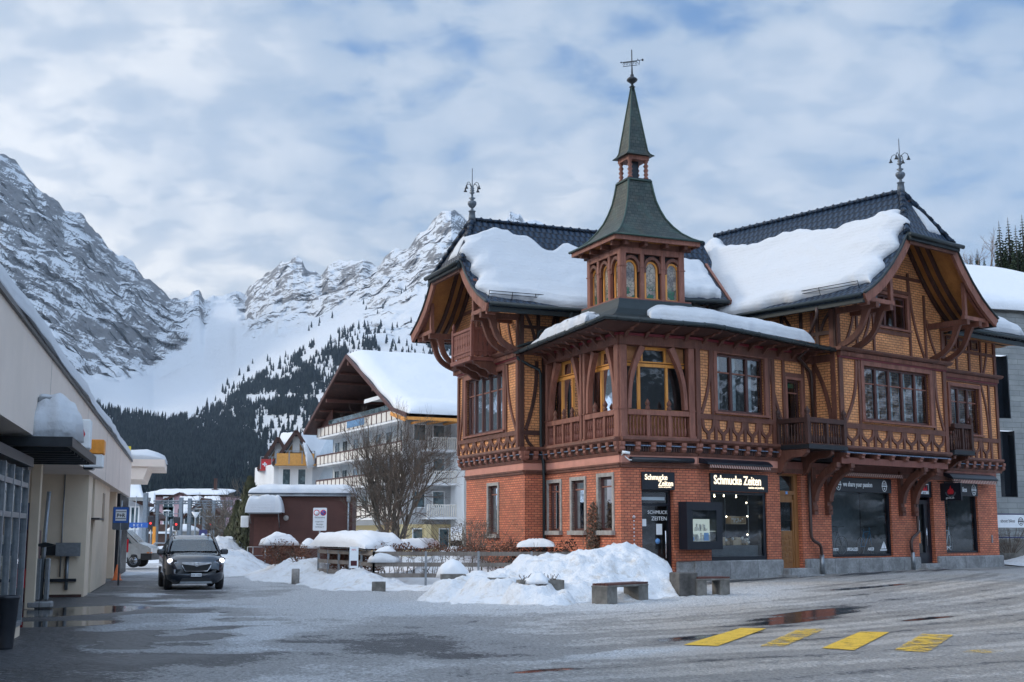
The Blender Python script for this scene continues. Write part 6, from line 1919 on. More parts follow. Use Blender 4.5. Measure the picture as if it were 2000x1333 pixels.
# ================================================================ VANS
plain('van_white', (0.66, 0.68, 0.70), 0.3, bump=0, coat=.4)
plain('van_silver', (0.38, 0.39, 0.39), 0.3, .4, bump=0, coat=.4)
plain('lamp_red', (0.5, 0.01, 0.02), 0.2, bump=0)
plain('lamp_orange', (0.7, 0.2, 0.03), 0.2, bump=0)
def van(X, Y, rz, mat, label):
 e = empty('van', (X, Y, -.06), rz, label, 'van')
 m = MB()
 prof = [(0, .45), (0, .95), (.15, 1.08), (.75, 1.28), (1.35, 1.85), (1.8, 1.96), (4.5, 1.96), (4.75, 1.85), (4.85, .9), (4.85, .4)]
 rings = [[(x * .95, -y, z) if abs(x) > .85 else (x, -y, z) for y, z in prof] for x in (-.92,)]
 for x, k in ((-.90, .96), (-.95, 1), (.95, 1), (.90, .96)): pass
 rr = []
 for x, k in ((-.80, .0), (-.93, .06), (-.95, .0), (.95, .0), (.93, .06), (.80, .0)):
  rr.append(x)
 xs = [(-.95, .10, 0), (-.88, 0, 1), (.88, 0, 1), (.95, .10, 0)]
 rings = [[(x * (1 if z < 1.1 else 1 - (z - 1.1) * .12), y + ins * .0, z - (ins if z > 1.9 else 0)) for y, z in prof] for x, ins, _ in xs]
 m.loft(rings, smooth=False); m.build('body', mat, e)
 for sx in (-1, 1):
  m = MB(); m.M = Matrix.Diagonal((sx, 1, 1, 1))
  m.add([(.955, .95, 1.22), (.95, 1.0, 1.26), (.90, 1.38, 1.75), (.90, 2.1, 1.78), (.955, 2.1, 1.22)], [(0, 1, 2, 3, 4)]); m.build('side_window', 'car_glass', e, normals=False)
  m = MB(); m.bevbox(sx * .80 - .12, sx * .80 + .12, -.03, .35, .78, 1.0, .03); m.build('headlight', 'chrome', e)
  m = MB(); m.box(sx * .82 - .13, sx * .82 + .13, -.035, .2, .73, .78); m.build('indicator', 'lamp_orange', e)
  m = MB(); m.box(sx * .88 - .07, sx * .88 + .075, 4.78, 4.88, .85, 1.45); m.build('tail_lamp', 'lamp_red', e)
  for y in (.85, 3.9):
   m = MB(); m.M = Matrix.Translation((sx * .84, y, .34)) @ Matrix.Rotation(PI / 2, 4, 'Y'); m.lathe([(.18, -.12), (.34, -.1), (.34, .1), (.18, .12)], (0, 0, 0), 18); w = m.build('wheel', 'rubber', e)
   m = MB(); m.M = Matrix.Translation((sx * .86, y, .34)) @ Matrix.Rotation(PI / 2, 4, 'Y'); m.lathe([(.02, -.1), (.2, -.1), (.2, .1), (.02, .1)], (0, 0, 0), 14); m.build('rim', 'chrome', w)
 m = MB(); m.add([(-.78, .72, 1.30), (.78, .72, 1.30), (.72, 1.36, 1.88), (-.72, 1.36, 1.88)], [(0, 1, 2, 3)]); m.build('windscreen', 'car_glass', e, normals=False)
 m = MB(); m.box(-.96, .96, -.06, .5, .38, .72); m.box(-.94, .94, 4.7, 4.9, .35, .6); m.build('bumper', 'car_plastic', e)
 return e
p = at(264, 1060, 62); van(p.x - 4.7, 59.6, R(-74), 'van_white', 'white van parked behind the slatted gate, only its rear showing')
van(at(298, 1060, 66).x, 66.5, R(93), 'van_silver', 'silver van nosing out behind the white van')
# ================================================================ SHED, NO-PARKING BOARD
plain('render_brown', (0.072, 0.030, 0.024), 0.85, var=.12, scale=1.2, bump=.2)
sh = empty('brown_shed', (-14.3, 70, 0), R(4), 'small dark brown flat-roofed utility building with deep snow on its roof', 'building')
SW = 5.55
m = MB(); m.box(0, SW, 0, 4, -.2, 3.72); m.box(.0, SW, -.03, 0, 3.45, 3.50); m.build('wall', 'render_brown', sh)
m = MB(); m.box(-.12, SW + .12, -.15, 4.1, 3.72, 3.86); m.build('roof', 'zinc', sh)
m = MB(); m.box(.22, 1.55, -.02, .05, .0, 2.55); m.build('door', 'door_rust', sh)
plain('door_rust', (0.10, 0.036, 0.026), 0.7)
m = MB(); m.tube([(-.12, -.12, 3.72), (SW + .1, -.12, 3.72)], .06, 6); m.tube([(SW - .22, -.12, 3.7), (SW - .22, -.1, .0)], .05, 8); m.box(SW - .32, SW - .12, -.2, -.02, 3.4, 3.7); m.build('gutter', 'galvanised', sh)
m = MB(); m.box(.0, 1.7, -1.1, .0, 2.72, 2.78); m.tube([(.05, -.7, 2.72), (.05, -.02, 2.2)], .02, 6); m.tube([(1.6, -.7, 2.72), (1.6, -.02, 2.0)], .02, 6); m.build('door_canopy', 'galvanised', sh)
m = MB(); m.M = Matrix.Translation((1.95, -.05, 2.5)) @ Matrix.Rotation(PI / 2, 4, 'X'); m.lathe([(.01, .1), (.13, .08), (.15, 0), (.15, -.05)], (0, 0, 0), 14); m.build('wall_lamp', 'stone_trim', sh)
m = MB(); m.bevbox(-.55, -.1, .3, .9, 2.0, 2.62, .03); m.tube([(-.1, .6, 2.3), (.0, .6, 2.3)], .03, 6); m.build('air_unit', 'white_paint', sh)
m = MB(); m.prism([(1.12, 1.5), (1.26, 1.5), (1.19, 1.62)], -.03, -.025, 'y'); m.build('warning_sticker', 'sign_yellow', sh)
m = MB(); m.box(1.42, 1.54, -.04, 0, 1.5, 1.62); m.box(1.66, 1.74, -.04, 0, 1.5, 1.6); m.build('switch_box', 'white_paint', sh)
m = MB()
for x in (.12, .40, 1.05, 1.70): m.tube([(x, -1.5, -.2), (x, -1.5, .95)], .022, 6)
m.tube([(.12, -1.5, .95), (1.9, -1.5, .95)], .022, 6); m.tube([(.12, -1.5, .5), (1.9, -1.5, .5)], .015, 6)
m.build('handrail', 'galvanised', sh)
WSH = Matrix.Translation((-14.3, 70, 0)) @ Matrix.Rotation(R(4), 4, 'Z')
snow_slab('roof_snow', plane_patch([WSH @ Vector(v) for v in ((-.15, 4, 3.86), (SW + .12, 4, 3.86), (SW + .12, -.2, 3.86), (-.15, -.2, 3.86))]), .48, 'thick snow on the flat roof of the brown shed', 50, 16, .10, 1.1, rag=.015)
snow_slab('roof_snow', plane_patch([WSH @ Vector(v) for v in ((-.12, .05, 2.78), (1.85, .05, 2.78), (1.85, -1.25, 2.78), (-.12, -1.25, 2.78))]), .85, 'bulging pillow of snow on the canopy over the shed door', 30, 16, .10, 6.1, rag=.015)
b = at(625, 1015, 60)
e = sign_post('no_entry_board', b.x, 60, .1, 2.0, label='white board with two round red-rimmed traffic signs in front of the brown shed')
zb = b.z - .1
m = MB(); m.prism(rrect(-.32, .32, zb - .52, zb + .54, .05), -.06, -.03, 'y'); m.build('sign_board', 'sign_white', e)
for x, inner in ((-.155, 'sign_white'), (.155, 'sign_blue')):
 m = MB(); m.M = Matrix.Translation((x, -.06, zb + .31)) @ Matrix.Rotation(PI / 2, 4, 'X'); m.lathe([(.14, 0), (.14, .006), (.01, .006)], (0, 0, 0), 24); m.build('sign_face', 'sign_red', e)
 m = MB(); m.M = Matrix.Translation((x, -.067, zb + .31)) @ Matrix.Rotation(PI / 2, 4, 'X'); m.lathe([(.105, 0), (.105, .006), (.01, .006)], (0, 0, 0), 24); m.build('sign_face', inner, e)
m = MB(); m.beam((.07, -.076, zb + .39), (.24, -.076, zb + .23), .01, .035); m.build('sign_face', 'sign_red', e)
for s_, z_, sz in (('Rechtsverbot', .06, .11), ('Ausgenommen', -.13, .085), ('Berechtigte', -.25, .085), ('Dorfstrasse 41', -.37, .085)):
 txt(e, s_, sz, 0, zb + z_, 'sign_black', .8, -.064)
# ================================================================ FENCE, HEDGES, SHRUBS
plain('leaf_brown', (0.14, 0.055, 0.03), 0.8, var=.45, scale=7, bump=0)
plain('twig', (0.12, 0.095, 0.075), 0.85, var=.3, bump=0)
plain('bark', (0.11, 0.10, 0.085), 0.9, var=.35, scale=5, bump=.3)
plain('needle', (0.035, 0.055, 0.028), 0.8, var=.4, scale=3, bump=0)
plain('thuja', (0.045, 0.048, 0.02), 0.8, var=.4, scale=3, bump=0)
def gz(X, Y): return ground_z(X, Y)
fz = .22
FA_ = gnd(622, 1100, fz - .1); FBp = Vector((-4.42, 41.2, fz)); FC = Vector((2.3, 40.4, fz))
FA_ = Vector((at(622, 1090, 47).x, 47, fz))
def fence(name, A, B, rails, posts, H, label, mat='weathered_wood', metal=True):
 e = empty(name, A, 0, label, 'fence')
 D = B - A; L = D.length
 for zr in rails:
  m = MB(); m.beam((0, 0, zr), (D.x, D.y, zr + B.z - A.z), .05, .13); m.build('rail', mat, e)
 for i in range(posts):
  t = i / (posts - 1); p = D * t
  m = MB(); m.box(p.x - .035, p.x + .035, p.y - .04, p.y + .04, -.3, H); m.build('post', 'galvanised', e)
 return e
fence('rail_fence', FA_, FBp, (.12, .46, .80), 6, .86, 'grey wooden three-rail fence running towards the camera in front of the snow-capped hedge')
fence('rail_fence', FBp, FC, (.12, .46, .80), 5, .88, 'grey wooden three-rail fence along the garden left of the brick house')
tn = empty('fence_notice', FBp + Vector((-.62, -.05, .0)), 0, 'small pale notice board leaning on the fence corner', 'sign')
m = MB(); m.box(-.14, .14, -.1, -.07, .35, 1.02); m.build('sign_board', 'paper', tn)
txt(tn, 'INFO', .07, 0, .9, 'sign_red', .9, -.105)
m = MB(); m.box(-.1, .1, -.105, -.1, .42, .58); m.build('sign_patch', 'machine_red', tn)
def leaves(m, c, rad, n, s, rd, flat=.0):
 for i in range(n):
  while True:
   p = Vector((rd.uniform(-1, 1), rd.uniform(-1, 1), rd.uniform(-1, 1)))
   if p.length < 1: break
  q = Vector((c[0] + p.x * rad[0], c[1] + p.y * rad[1], c[2] + p.z * rad[2]))
  a = Vector((rd.gauss(0, 1), rd.gauss(0, 1), rd.gauss(0, 1))).normalized() * s * rd.uniform(.5, 1.2)
  b = a.cross(Vector((rd.gauss(0, 1), rd.gauss(0, 1), rd.gauss(0, 1)))).normalized() * s * .5
  m.add([q - a, q + b, q + a, q - b], [(0, 1, 2, 3)])
def twigs(m, base, h, n, rd, spread=.4, r=.012, sub=5):
 for i in range(n):
  a = rd.uniform(0, 2 * PI); s = rd.uniform(.1, 1) * spread
  p = Vector(base) + Vector((math.cos(a) * s * .3, math.sin(a) * s * .3, 0)); pts = [p.copy()]
  hh = h * rd.uniform(.6, 1)
  for k in range(4):
   p = p + Vector((math.cos(a) * s * .3 + rd.gauss(0, .04), math.sin(a) * s * .3 + rd.gauss(0, .04), hh / 4)); pts.append(p.copy())
  m.tube(pts, [r, r * .8, r * .6, r * .45, r * .3], 4, smooth=False)
  for k in range(sub):
   q = pts[rd.randint(1, 4)]; d = Vector((rd.gauss(0, 1), rd.gauss(0, 1), rd.uniform(.1, 1))).normalized() * rd.uniform(.1, .3) * h
   m.tube([q, q + d * .5 + Vector((0, 0, -.02)), q + d], [r * .4, r * .3, r * .2], 3, smooth=False)
def hedge(name, path, h, w, label, seed, leaf=.045, dens=420, z0=.1, gap=0, cat='hedge', mat='leaf_brown', stems=3):
 rd = random.Random(seed)
 e = empty(name, path[0], 0, label, cat)
 o = Vector(path[0])
 m = MB(); t = MB()
 for a, b in zip(path[:-1], path[1:]):
  a = Vector(a) - o; b = Vector(b) - o; L = (b - a).length; n = int(L / .3)
  for i in range(n + 1):
   p = a.lerp(b, i / max(1, n))
   hh = h * (1 + .12 * math.sin(i * 1.7 + seed))
   leaves(m, (p.x, p.y, z0 + hh * (.5 + gap * .35)), (.26, w, hh * (.55 - gap * .38)), int(dens * .3), leaf, rd)
   if i % stems == 0: twigs(t, (p.x, p.y, z0 - .1), hh, 4, rd, .35, .016, 6)
 m.build('foliage', mat, e, normals=False); t.build('twigs', 'twig', e, normals=False)
 return e
hA = Vector((at(640, 1090, 48.2).x, 48.2, fz)); hB = Vector((-4.35, 42.0, fz)); hC = Vector((-3.2, 41.6, fz))
hedge('beech_hedge', [hA + Vector((.1, 0, 0)), hB], 1.05, .45, 'brown beech hedge under a thick snow cap behind the slanting fence', 3, dens=620)
hedge('beech_hedge', [(-4.1, 42.2, fz), (.2, 41.6, fz)], .95, .18, 'open twiggy brown hedge behind the straight fence', 5, gap=1, dens=300, stems=1)
hedge('beech_hedge', [(.0, 41.9, fz), (1.9, 41.0, fz)], 1.05, .25, 'clipped brown hedge under the side windows of the brick house', 9, gap=0, dens=1100, mat='hedge_dark')
plain('hedge_dark', (0.055, 0.03, 0.02), .85, var=.4, scale=7, bump=0)
snow_slab('hedge_snow', polyS([hA + Vector((-.70, -.2, .98)), hB + Vector((-.7, 0, .98)), hB + Vector((-.4, -.35, .94))], [hA + Vector((.8, .9, .98)), hB + Vector((.75, .75, .98)), hB + Vector((.9, .5, .94))]), .50,
          'long rounded cap of snow on the beech hedge beside the brown shed', 60, 20, .14, 3.9, rag=.02, mat='snow', under=-.05)
snow_slab('hedge_snow', polyS([Vector((-4.3, 43.6, 1.15)), Vector((-3.4, 46.5, 1.2))], [Vector((-3.0, 44.2, 1.15)), Vector((-2.6, 47, 1.2))]), .30, 'flat cap of snow on the hedge left of the snow cone', 24, 12, .2, 5.9, rag=.03, mat='snow', under=-.05)
mound('hedge_snow', (-4.05, 41.35, .74), .55, .30, .52, 'small pillow of snow on the fence corner above the notice', 4, 22)
snow_slab('hedge_snow', polyS([Vector((.15, 41.5, 1.22)), Vector((1.35, 41.0, 1.24))], [Vector((.15, 42.1, 1.22)), Vector((1.4, 41.5, 1.24))]), .26, 'thin strip of snow on the clipped hedge below the side windows', 24, 8, .3, 2.9, rag=.04, mat='snow', under=-.03)
hedge('climbing_shrub', [(at(1160, 1000, 40.2).x, 40.35, .2), (at(1166, 1000, 40.2).x, 40.3, .2)], 2.35, .12, 'dry hanging creeper in front of the middle side window of the brick house', 12, .05, 5200, z0=.2, cat='shrub', mat='twig_pale', stems=1)
plain('twig_pale', (0.17, 0.115, 0.08), 0.9, var=.35, bump=0)
for o in COL.objects:
 if o.name.startswith('foliage') and o.parent and o.parent.name.startswith('climbing'): o.data.materials.clear(); o.data.materials.append(MATS['twig_pale'])
def shrub(name, X, Y, h, r, label, seed, n=26, leafn=0, leafm='leaf_brown', z=None, tm='twig', leafs=.05):
 rd = random.Random(seed); z = gz(X, Y) if z is None else z
 e = empty(name, (X, Y, z), 0, label, 'shrub')
 t = MB(); twigs(t, (0, 0, -.1), h, n, rd, r * 1.6, .016, 9); t.build('twigs', tm, e, normals=False)
 if leafn:
  m = MB(); leaves(m, (0, 0, h * .5), (r, r, h * .5), leafn, leafs, rd); m.build('foliage', leafm, e, normals=False)
 return e
p = at(930, 1000, 45.5); shrub('bare_shrub', p.x, 44.6, 1.9, 1.0, 'dense dark bare shrub against the left wing of the brick house', 21, 70, 1500, 'twig', z=.3, leafs=.035)
p = at(590, 1080, 50); shrub('beech_shrub', p.x, 50, 1.1, .38, 'small copper-leaved beech bush standing in the snow left of the fence', 22, 14, 420, z=.15)
p = at(555, 1060, 56); shrub('beech_shrub', p.x, 56, 1.3, 1.0, 'broad copper-leaved bush with snow on top before the brown shed', 23, 22, 2200, z=.2)
mound('bush_snow', (p.x - .2, 56, 1.15), .85, .55, .55, 'lumpy snow on top of the broad copper-leaved bush', 7, 24, lump=.3)
p = at(600, 1050, 58); mound('bush_snow', (p.x + .1, 58, 1.0), .45, .4, .45, 'round ball of snow right of the copper-leaved bush', 8, 20)
p = at(765, 1020, 46); shrub('twiggy_shrub', p.x, 45.8, 1.5, .5, 'thin bare sapling poking out of the hedge snow', 24, 9, z=1.0, tm='twig_pale')
def bare_tree(name, X, Y, z, h, spread, label, seed, depth=6, r0=.13, tilt=.5, mat='bark', trunks=6, cat='tree'):
 rd = random.Random(seed)
 e = empty(name, (X, Y, z), 0, label, cat)
 m = MB(); tw = MB()
 def branch(p, d, L, r, k):
  pts = [p.copy()]; rs = [r]; q = p.copy(); dd = d.copy()
  for i in range(3):
   dd = (dd + Vector((rd.gauss(0, .13), rd.gauss(0, .13), rd.gauss(0.03, .08)))).normalized()
   q = q + dd * L / 3; pts.append(q.copy()); rs.append(r * (1 - .14 * (i + 1)))
  (m if k >= 3 else tw).tube(pts, rs, 5 if k >= 3 else 3, smooth=k >= 3)
  if k == 0: return
  nb = 3 if k > 1 else 3
  for i in range(nb):
   b = pts[rd.randint(1, 3)] if i else pts[-1]
   ang = rd.gauss(0, tilt) if i == 0 else rd.choice((-1, 1)) * rd.uniform(.35, .85)
   ax = Vector((rd.gauss(0, 1), rd.gauss(0, 1), rd.gauss(0, .4))).normalized()
   nd = (Matrix.Rotation(ang, 3, ax) @ dd + Vector((0, 0, .10))).normalized()
   branch(b, nd, L * rd.uniform(.62, .85), r * .60, k - 1)
 for i in range(trunks):
  a = 2 * PI * i / trunks + rd.uniform(-.3, .3); s = rd.uniform(.25, 1) * spread
  branch(Vector((math.cos(a) * r0 * .8, math.sin(a) * r0 * .8, 0)), Vector((math.cos(a) * s, math.sin(a) * s, 1)).normalized(), h * .32, r0 * rd.uniform(.65, 1), depth)
 m.build('trunk', mat, e, normals=False); tw.build('crown', mat if mat != 'bark' else 'twig', e, normals=False)
 return e
p = at(765, 1030, 58)
bare_tree('bare_tree', p.x, 58, .25, 7.0, .60, 'large bare round-crowned tree in front of the white apartment house', 5, 6, .15, trunks=9)
[o for o in COL.objects if o.name == 'bare_tree'][0].scale = (.66, .66, .97)
for k, (x, Y, zt, sd, lab) in enumerate(((430, 95, 940, 31, 'tall thin bare tree at the left edge of the woods behind the railway masts'), (465, 92, 900, 32, 'tall bare tree behind the dark green thuja'), (405, 120, 965, 33, 'bare tree in front of the brown wooden house'))):
 p = at(x, 1050, Y); hh = at(x, zt, Y).z
 bare_tree('bare_tree', p.x, Y, 0, hh * .85, .35, lab, sd, 5, .14, trunks=2)
def conifer(name, X, Y, z, h, r, label, seed, mat='needle', dens=1.0, group=None, n=None, leaf=None, trunk=True, droop=.35, cat='tree'):
 rd = random.Random(seed)
 e = empty(name, (X, Y, z), 0, label, cat, group)
 m = MB()
 if trunk:
  t = MB(); t.lathe([(h * .018, -.3), (h * .014, h * .4), (h * .003, h)], (0, 0, 0), 6); t.build('trunk', 'bark', e)
 levels = int(h * 2.2 * dens) if n is None else n
 for j in range(levels):
  f = j / levels
  zz = h * (.10 + .88 * f); rr = r * (1 - f) ** .8 * rd.uniform(.75, 1.1) + .05
  nb = max(5, int(11 * (1 - f) + 4))
  for i in range(nb):
   a = 2 * PI * (i + rd.random()) / nb; L = rr * rd.uniform(.65, 1.1); d = Vector((math.cos(a), math.sin(a), 0)); s = Vector((-d.y, d.x, 0))
   w = L * .30
   k = rd.uniform(.6, 1.3)
   p1 = Vector((0, 0, zz)) + d * L * .5 - Vector((0, 0, L * droop * .3 * k)); p2 = Vector((0, 0, zz)) + d * L - Vector((0, 0, L * droop * k))
   m.add([(0, 0, zz + .06 * h / levels), p1 + s * w, p2, p1 - s * w], [(0, 1, 2, 3)])
   m.add([p1 + s * w * .3, p1 - Vector((0, 0, w * 1.3)), p2], [(0, 1, 2)])
 m.build('crown', mat, e, normals=False)
 return e
def thuja(X, Y, h, r, label, seed):
 rd = random.Random(seed)
 e = empty('thuja_tree', (X, Y, 0), 0, label, 'tree')
 m = MB()
 for i in range(2600):
  f = rd.random() ** .8; a = rd.uniform(0, 2 * PI); rr = r * (1 - f) ** .55 * rd.uniform(.75, 1.08)
  q = Vector((math.cos(a) * rr, math.sin(a) * rr, .1 + f * h)); s = .14
  v = Vector((rd.gauss(0, .4), rd.gauss(0, .4), 1)).normalized() * s * 1.6; u = v.cross(Vector((math.cos(a), math.sin(a), .2))).normalized() * s * .5
  m.add([q - u, q + v, q + u, q - v * .4], [(0, 1, 2, 3)])
 m.build('crown', 'thuja', e, normals=False)
 t = MB(); t.lathe([(.12, -.2), (.05, h * .8)], (0, 0, 0), 6); t.build('trunk', 'bark', e)
p = at(478, 1070, 76); thuja(p.x + .2, 76, at(478, 938, 76).z, 1.05, 'dark olive thuja left of the brown shed', 41)
p = at(462, 1070, 82); thuja(p.x, 82, at(462, 985, 82).z, .8, 'shorter thuja beside the heaped snow', 42)
p = at(448, 1070, 84); thuja(p.x, 84, at(448, 1030, 84).z, .7, 'small yellowish conifer bush at the edge of the heaped snow', 43)
# ================================================================ SNOW BANKS (height fields), benches, planters
def bank(name, x0, x1, y0, y1, fn, label, step=.09, mat='snow_bank', lump=.13):
 nx = int((x1 - x0) / step); ny = int((y1 - y0) / step)
 m = MB(); v = {}; vs_ = []; f = []
 H = {}
 for j in range(ny + 1):
  for i in range(nx + 1):
   X = x0 + i * step; Y = y0 + j * step
   h = fn(X, Y)
   if h > -.10:
    if h > .0:
     k = min(1, h / .25)
     h += k * lump * (fbm(X, Y, 3.3, .9, 3) + .9 * abs(fbm(X, Y, 1.3, 2.6, 4)) + .35 * nz(X * 7, Y * 7, 1) + .2 * nz(X * 15, Y * 15, 4))
    H[i, j] = h
    v[i, j] = len(vs_); vs_.append((X, Y, ground_z(X, Y) + h))
 for j in range(ny):
  for i in range(nx):
   ks = [(i, j), (i + 1, j), (i + 1, j + 1), (i, j + 1)]
   if all(k in v for k in ks): f.append(tuple(v[k] for k in ks))
 m.add(vs_, f, smooth=True)
 o = m.build(name, mat, normals=False)
 return tag(o, label, 'snow bank')
def bump(X, Y, cx_, cy_, rx, ry, h, p=2.0):
 d = ((X - cx_) / rx) ** 2 + ((Y - cy_) / ry) ** 2
 return h * max(-.2, 1 - d) if p == 1 else h * math.exp(-d * p)
PLS = [tuple(at(1040, 1137, 30.2)), tuple(at(1072, 1150, 29.8)), tuple(at(884, 1124, 32.3)), tuple(at(978, 1130, 31.3)), tuple(at(950, 1122, 31.8))]
def big_pile(X, Y):
 h = 1.05 * math.exp(-((X - 2.95) / 1.05) ** 2 - ((Y - 34.3) / 1.7) ** 2 * 1.0)
 h += .60 * math.exp(-((X - 3.9) / .75) ** 2 - ((Y - 33.2) / 1.3) ** 2)
 h += .85 * math.exp(-((X - .45) / 1.25) ** 2 - ((Y - 34.2) / 1.8) ** 2)
 h += .55 * math.exp(-((X - 1.9) / 1.4) ** 2 - ((Y - 33.4) / 2.0) ** 2)
 h += .42 * math.exp(-((X - 0.8) / 2.3) ** 4 - ((Y - 31.7) / 1.8) ** 4)
 h += .40 * math.exp(-((X + 1.3) / .8) ** 2 - ((Y - 33.0) / 1.2) ** 2)
 h += .22 * math.exp(-((X - .25) / .22) ** 2 - ((Y - 34.3) / .22) ** 2)
 edge = .17 + .05 * nz(X * 1.1, Y * 1.1, 5)
 h = h - edge
 for px_, py_, pz_ in PLS:
  d_ = math.hypot(X - px_, (Y - py_) * .8); h = max(h, pz_ - ground_z(X, Y) - .10 - 1.1 * max(0, d_ - .42))
 if X > 4.1: h -= (X - 4.1) * 1.4
 return min(h, .0 + max(h, -.1))
bank('snow_bank', -3.4, 5.2, 28.6, 38.2, big_pile, 'great ploughed heap of snow between the fence and the benches before the brick house', .08)
def road_bank(X, Y):
 a, b = Vector((-10.4, 58)), Vector((-4.3, 40.2)); c = Vector((-1.2, 38.2))
 def sd_(p, a, b):
  t = max(0, min(1, (p - a).dot(b - a) / (b - a).length_squared)); return (p - a.lerp(b, t)).length
 p = Vector((X, Y))
 d = sd_(p, a, b)
 h = .40 * math.exp(-(d / 1.25) ** 2)
 h = max(h, .22 * math.exp(-(sd_(p, b, c) / 1.0) ** 2))
 h += .5 * math.exp(-((X + 7.8) / 1.3) ** 2 - ((Y - 49) / 2.0) ** 2) + .35 * math.exp(-((X + 8.9) / 1.0) ** 2 - ((Y - 54) / 3) ** 2)
 h += .28 * math.exp(-((X + 5.3) / .8) ** 2 - ((Y - 41.5) / 1.0) ** 2)
 return h - .10 - .04 * nz(X * 1.3, Y * 1.3, 2)
bank('snow_bank', -12, -.2, 37, 58, road_bank, 'low broken bank of ploughed snow along the foot of the fence', .12, lump=.13)
def garden(X, Y):
 k = sst(-8.4, -6.5, X) * sst(40.9, 41.6, Y + (X + 4.4) * (-.05)) if X > -4.5 else sst(0, .6, (X + 8.2) - max(0, (47 - Y)) * .55) * sst(41, 42.5, Y)
 return .30 * k - .02 + .95 * math.exp(-(((X + 2.0) / 1.15) ** 2) - ((Y - 45) / 1.6) ** 2)
bank('garden_snow', -8.5, 2.4, 41, 60, garden, 'snow-covered garden with a smooth cone of snow behind the low hedge', .16, 'snow', .05)
def far_bank(X, Y):
 h = 1.55 * math.exp(-((X + 17.0) / 1.7) ** 2 - ((Y - 76) / 5) ** 2) + 1.0 * math.exp(-((X + 14.6) / 1.3) ** 2 - ((Y - 66) / 6) ** 2) + .6 * math.exp(-((X + 12.8) / 1.2) ** 2 - ((Y - 60) / 4) ** 2)
 return h - .12
bank('snow_bank', -20.5, -9.5, 53, 84, far_bank, 'tall rounded snow heap behind the car, left of the brown shed', .22, lump=.18)
def yard_bank(X, Y):
 return .85 * math.exp(-((X + 27) / 9) ** 4 - ((Y - 92) / 5) ** 2) + .4 * math.exp(-((X + 25) / 3) ** 2 - ((Y - 82) / 3) ** 2) - .1
bank('snow_bank', -38, -15, 74, 102, yard_bank, 'low field of snow behind the vans, in front of the railway', .4, 'snow', .1)
def small_bank(X, Y): return .30 * math.exp(-((X + 19.5) / 1.5) ** 2 - ((Y - 59) / 1.0) ** 2) - .06
bank('snow_bank', -23, -16.5, 56, 62, small_bank, 'small ridge of snow in front of the parked vans', .15)
def right_bank(X, Y): return .5 * math.exp(-((X - 22.6) / 1.8) ** 2 - ((Y - 52.5) / 2.6) ** 2) - .05
bank('snow_bank', 19.8, 27, 47.5, 60, right_bank, 'snow bank at the right corner of the brick house under the advertising stand', .15)
for (x, y, Y, rx, rz_, lb) in ((884, 1105, 33.2, .42, .36, 'round cushion of snow on the planter left of the big snow heap'),):
 p = at(x, y + 16, Y); mound('snow_lump', (p.x, Y, p.z - .10), rx, .34, rz_ + .12, lb, 11, 26, lump=.15)
plain('concrete_old', (0.15, 0.14, 0.125), 0.85, var=.35, scale=4, bump=.4)
plain('concrete_dark', (0.07, 0.065, 0.06), 0.85, var=.5, scale=4, bump=.4)
def bench(X, Y, z, rz, L, label, mat='concrete_old'):
 e = empty('stone_bench', (X, Y, z), rz, label, 'bench')
 lw = min(.42, L * .3)
 for x in (0, L - lw):
  m = MB(); m.bevbox(x, x + lw, -.22, .22, -.02, .40, .015); m.build('leg', mat, e)
 m = MB(); m.bevbox(0, L, -.23, .23, .385, .43, .01)
 m.build('slab', mat, e)
 m = MB();
 for k in range(4): m.box(.03, L - .0, -.21 + k * .11, -.12 + k * .11, .432, .475)
 m.build('seat', 'window_brown', e)
p = gnd(1172, 1183, .05); bench(p.x, p.y + .2, .05, R(52), 1.75, 'concrete bench with dark slats standing on the ice before the big snow heap')
p = gnd(1356, 1166, .12); bench(p.x, p.y + .2, .12, R(20), .92, 'small concrete bench with a pale underside right of the dark stone block')
p = gnd(1322, 1168, .1); m = MB(); m.M = Matrix.Translation((p.x, p.y + .2, .08)) @ Matrix.Rotation(R(20), 4, 'Z'); m.bevbox(0, .52, -.2, .35, -.05, .62, .02); tag(m.build('stone_block', 'concrete_dark'), 'dark wet concrete block at the right foot of the big snow heap', 'block')
def planter(x, y, Y, w, h, label, rz=0.3, z=None, plant=False, snow=True):
 p = at(x, y, Y); e = empty('planter_box', (p.x, Y, p.z), rz, label, 'planter')
 m = MB()
 t = .06
 m.box(-w / 2, w / 2, -.3, -.3 + t, -h, 0); m.box(-w / 2, w / 2, .3 - t, .3, -h, 0); m.box(-w / 2, -w / 2 + t, -.3 + t, .3 - t, -h, 0); m.box(w / 2 - t, w / 2, -.3 + t, .3 - t, -h, 0)
 m.box(-w / 2 + t, w / 2 - t, -.3 + t, .3 - t, -.3, -.08)
 m.build('box', 'concrete_old', e)
 if plant:
  rd = random.Random(77); t_ = MB();
  for k in range(60):
   a = rd.uniform(-.4, .4) * w; q = Vector((a, rd.uniform(-.2, .2), -.05)); t_.tube([q, q + Vector((rd.gauss(0, .08), rd.gauss(0, .08), rd.uniform(.06, .2)))], .008, 3, smooth=False)
  t_.build('heather', 'twig', e, normals=False)
 return p
p = planter(1055, 1133, 30.5, 1.05, .60, 'long concrete planter with withered heather half buried in the big snow heap', R(8), plant=True)
mound('planter_snow', (p.x - .05, 30.25, p.z - .08), .30, .22, .24, 'ragged snow between the withered heather stems', 13, 22, lump=.35)
planter(740, 1137, 38.4, .40, .3, 'small concrete block with a notch at the foot of the fence', R(5))
planter(885, 1122, 32.6, .62, .16, 'concrete planter edge under the round cushion of snow', R(6))
planter(975, 1128, 31.6, .6, .14, 'half-hidden planter rim under the left lobe of the big snow heap', R(6))
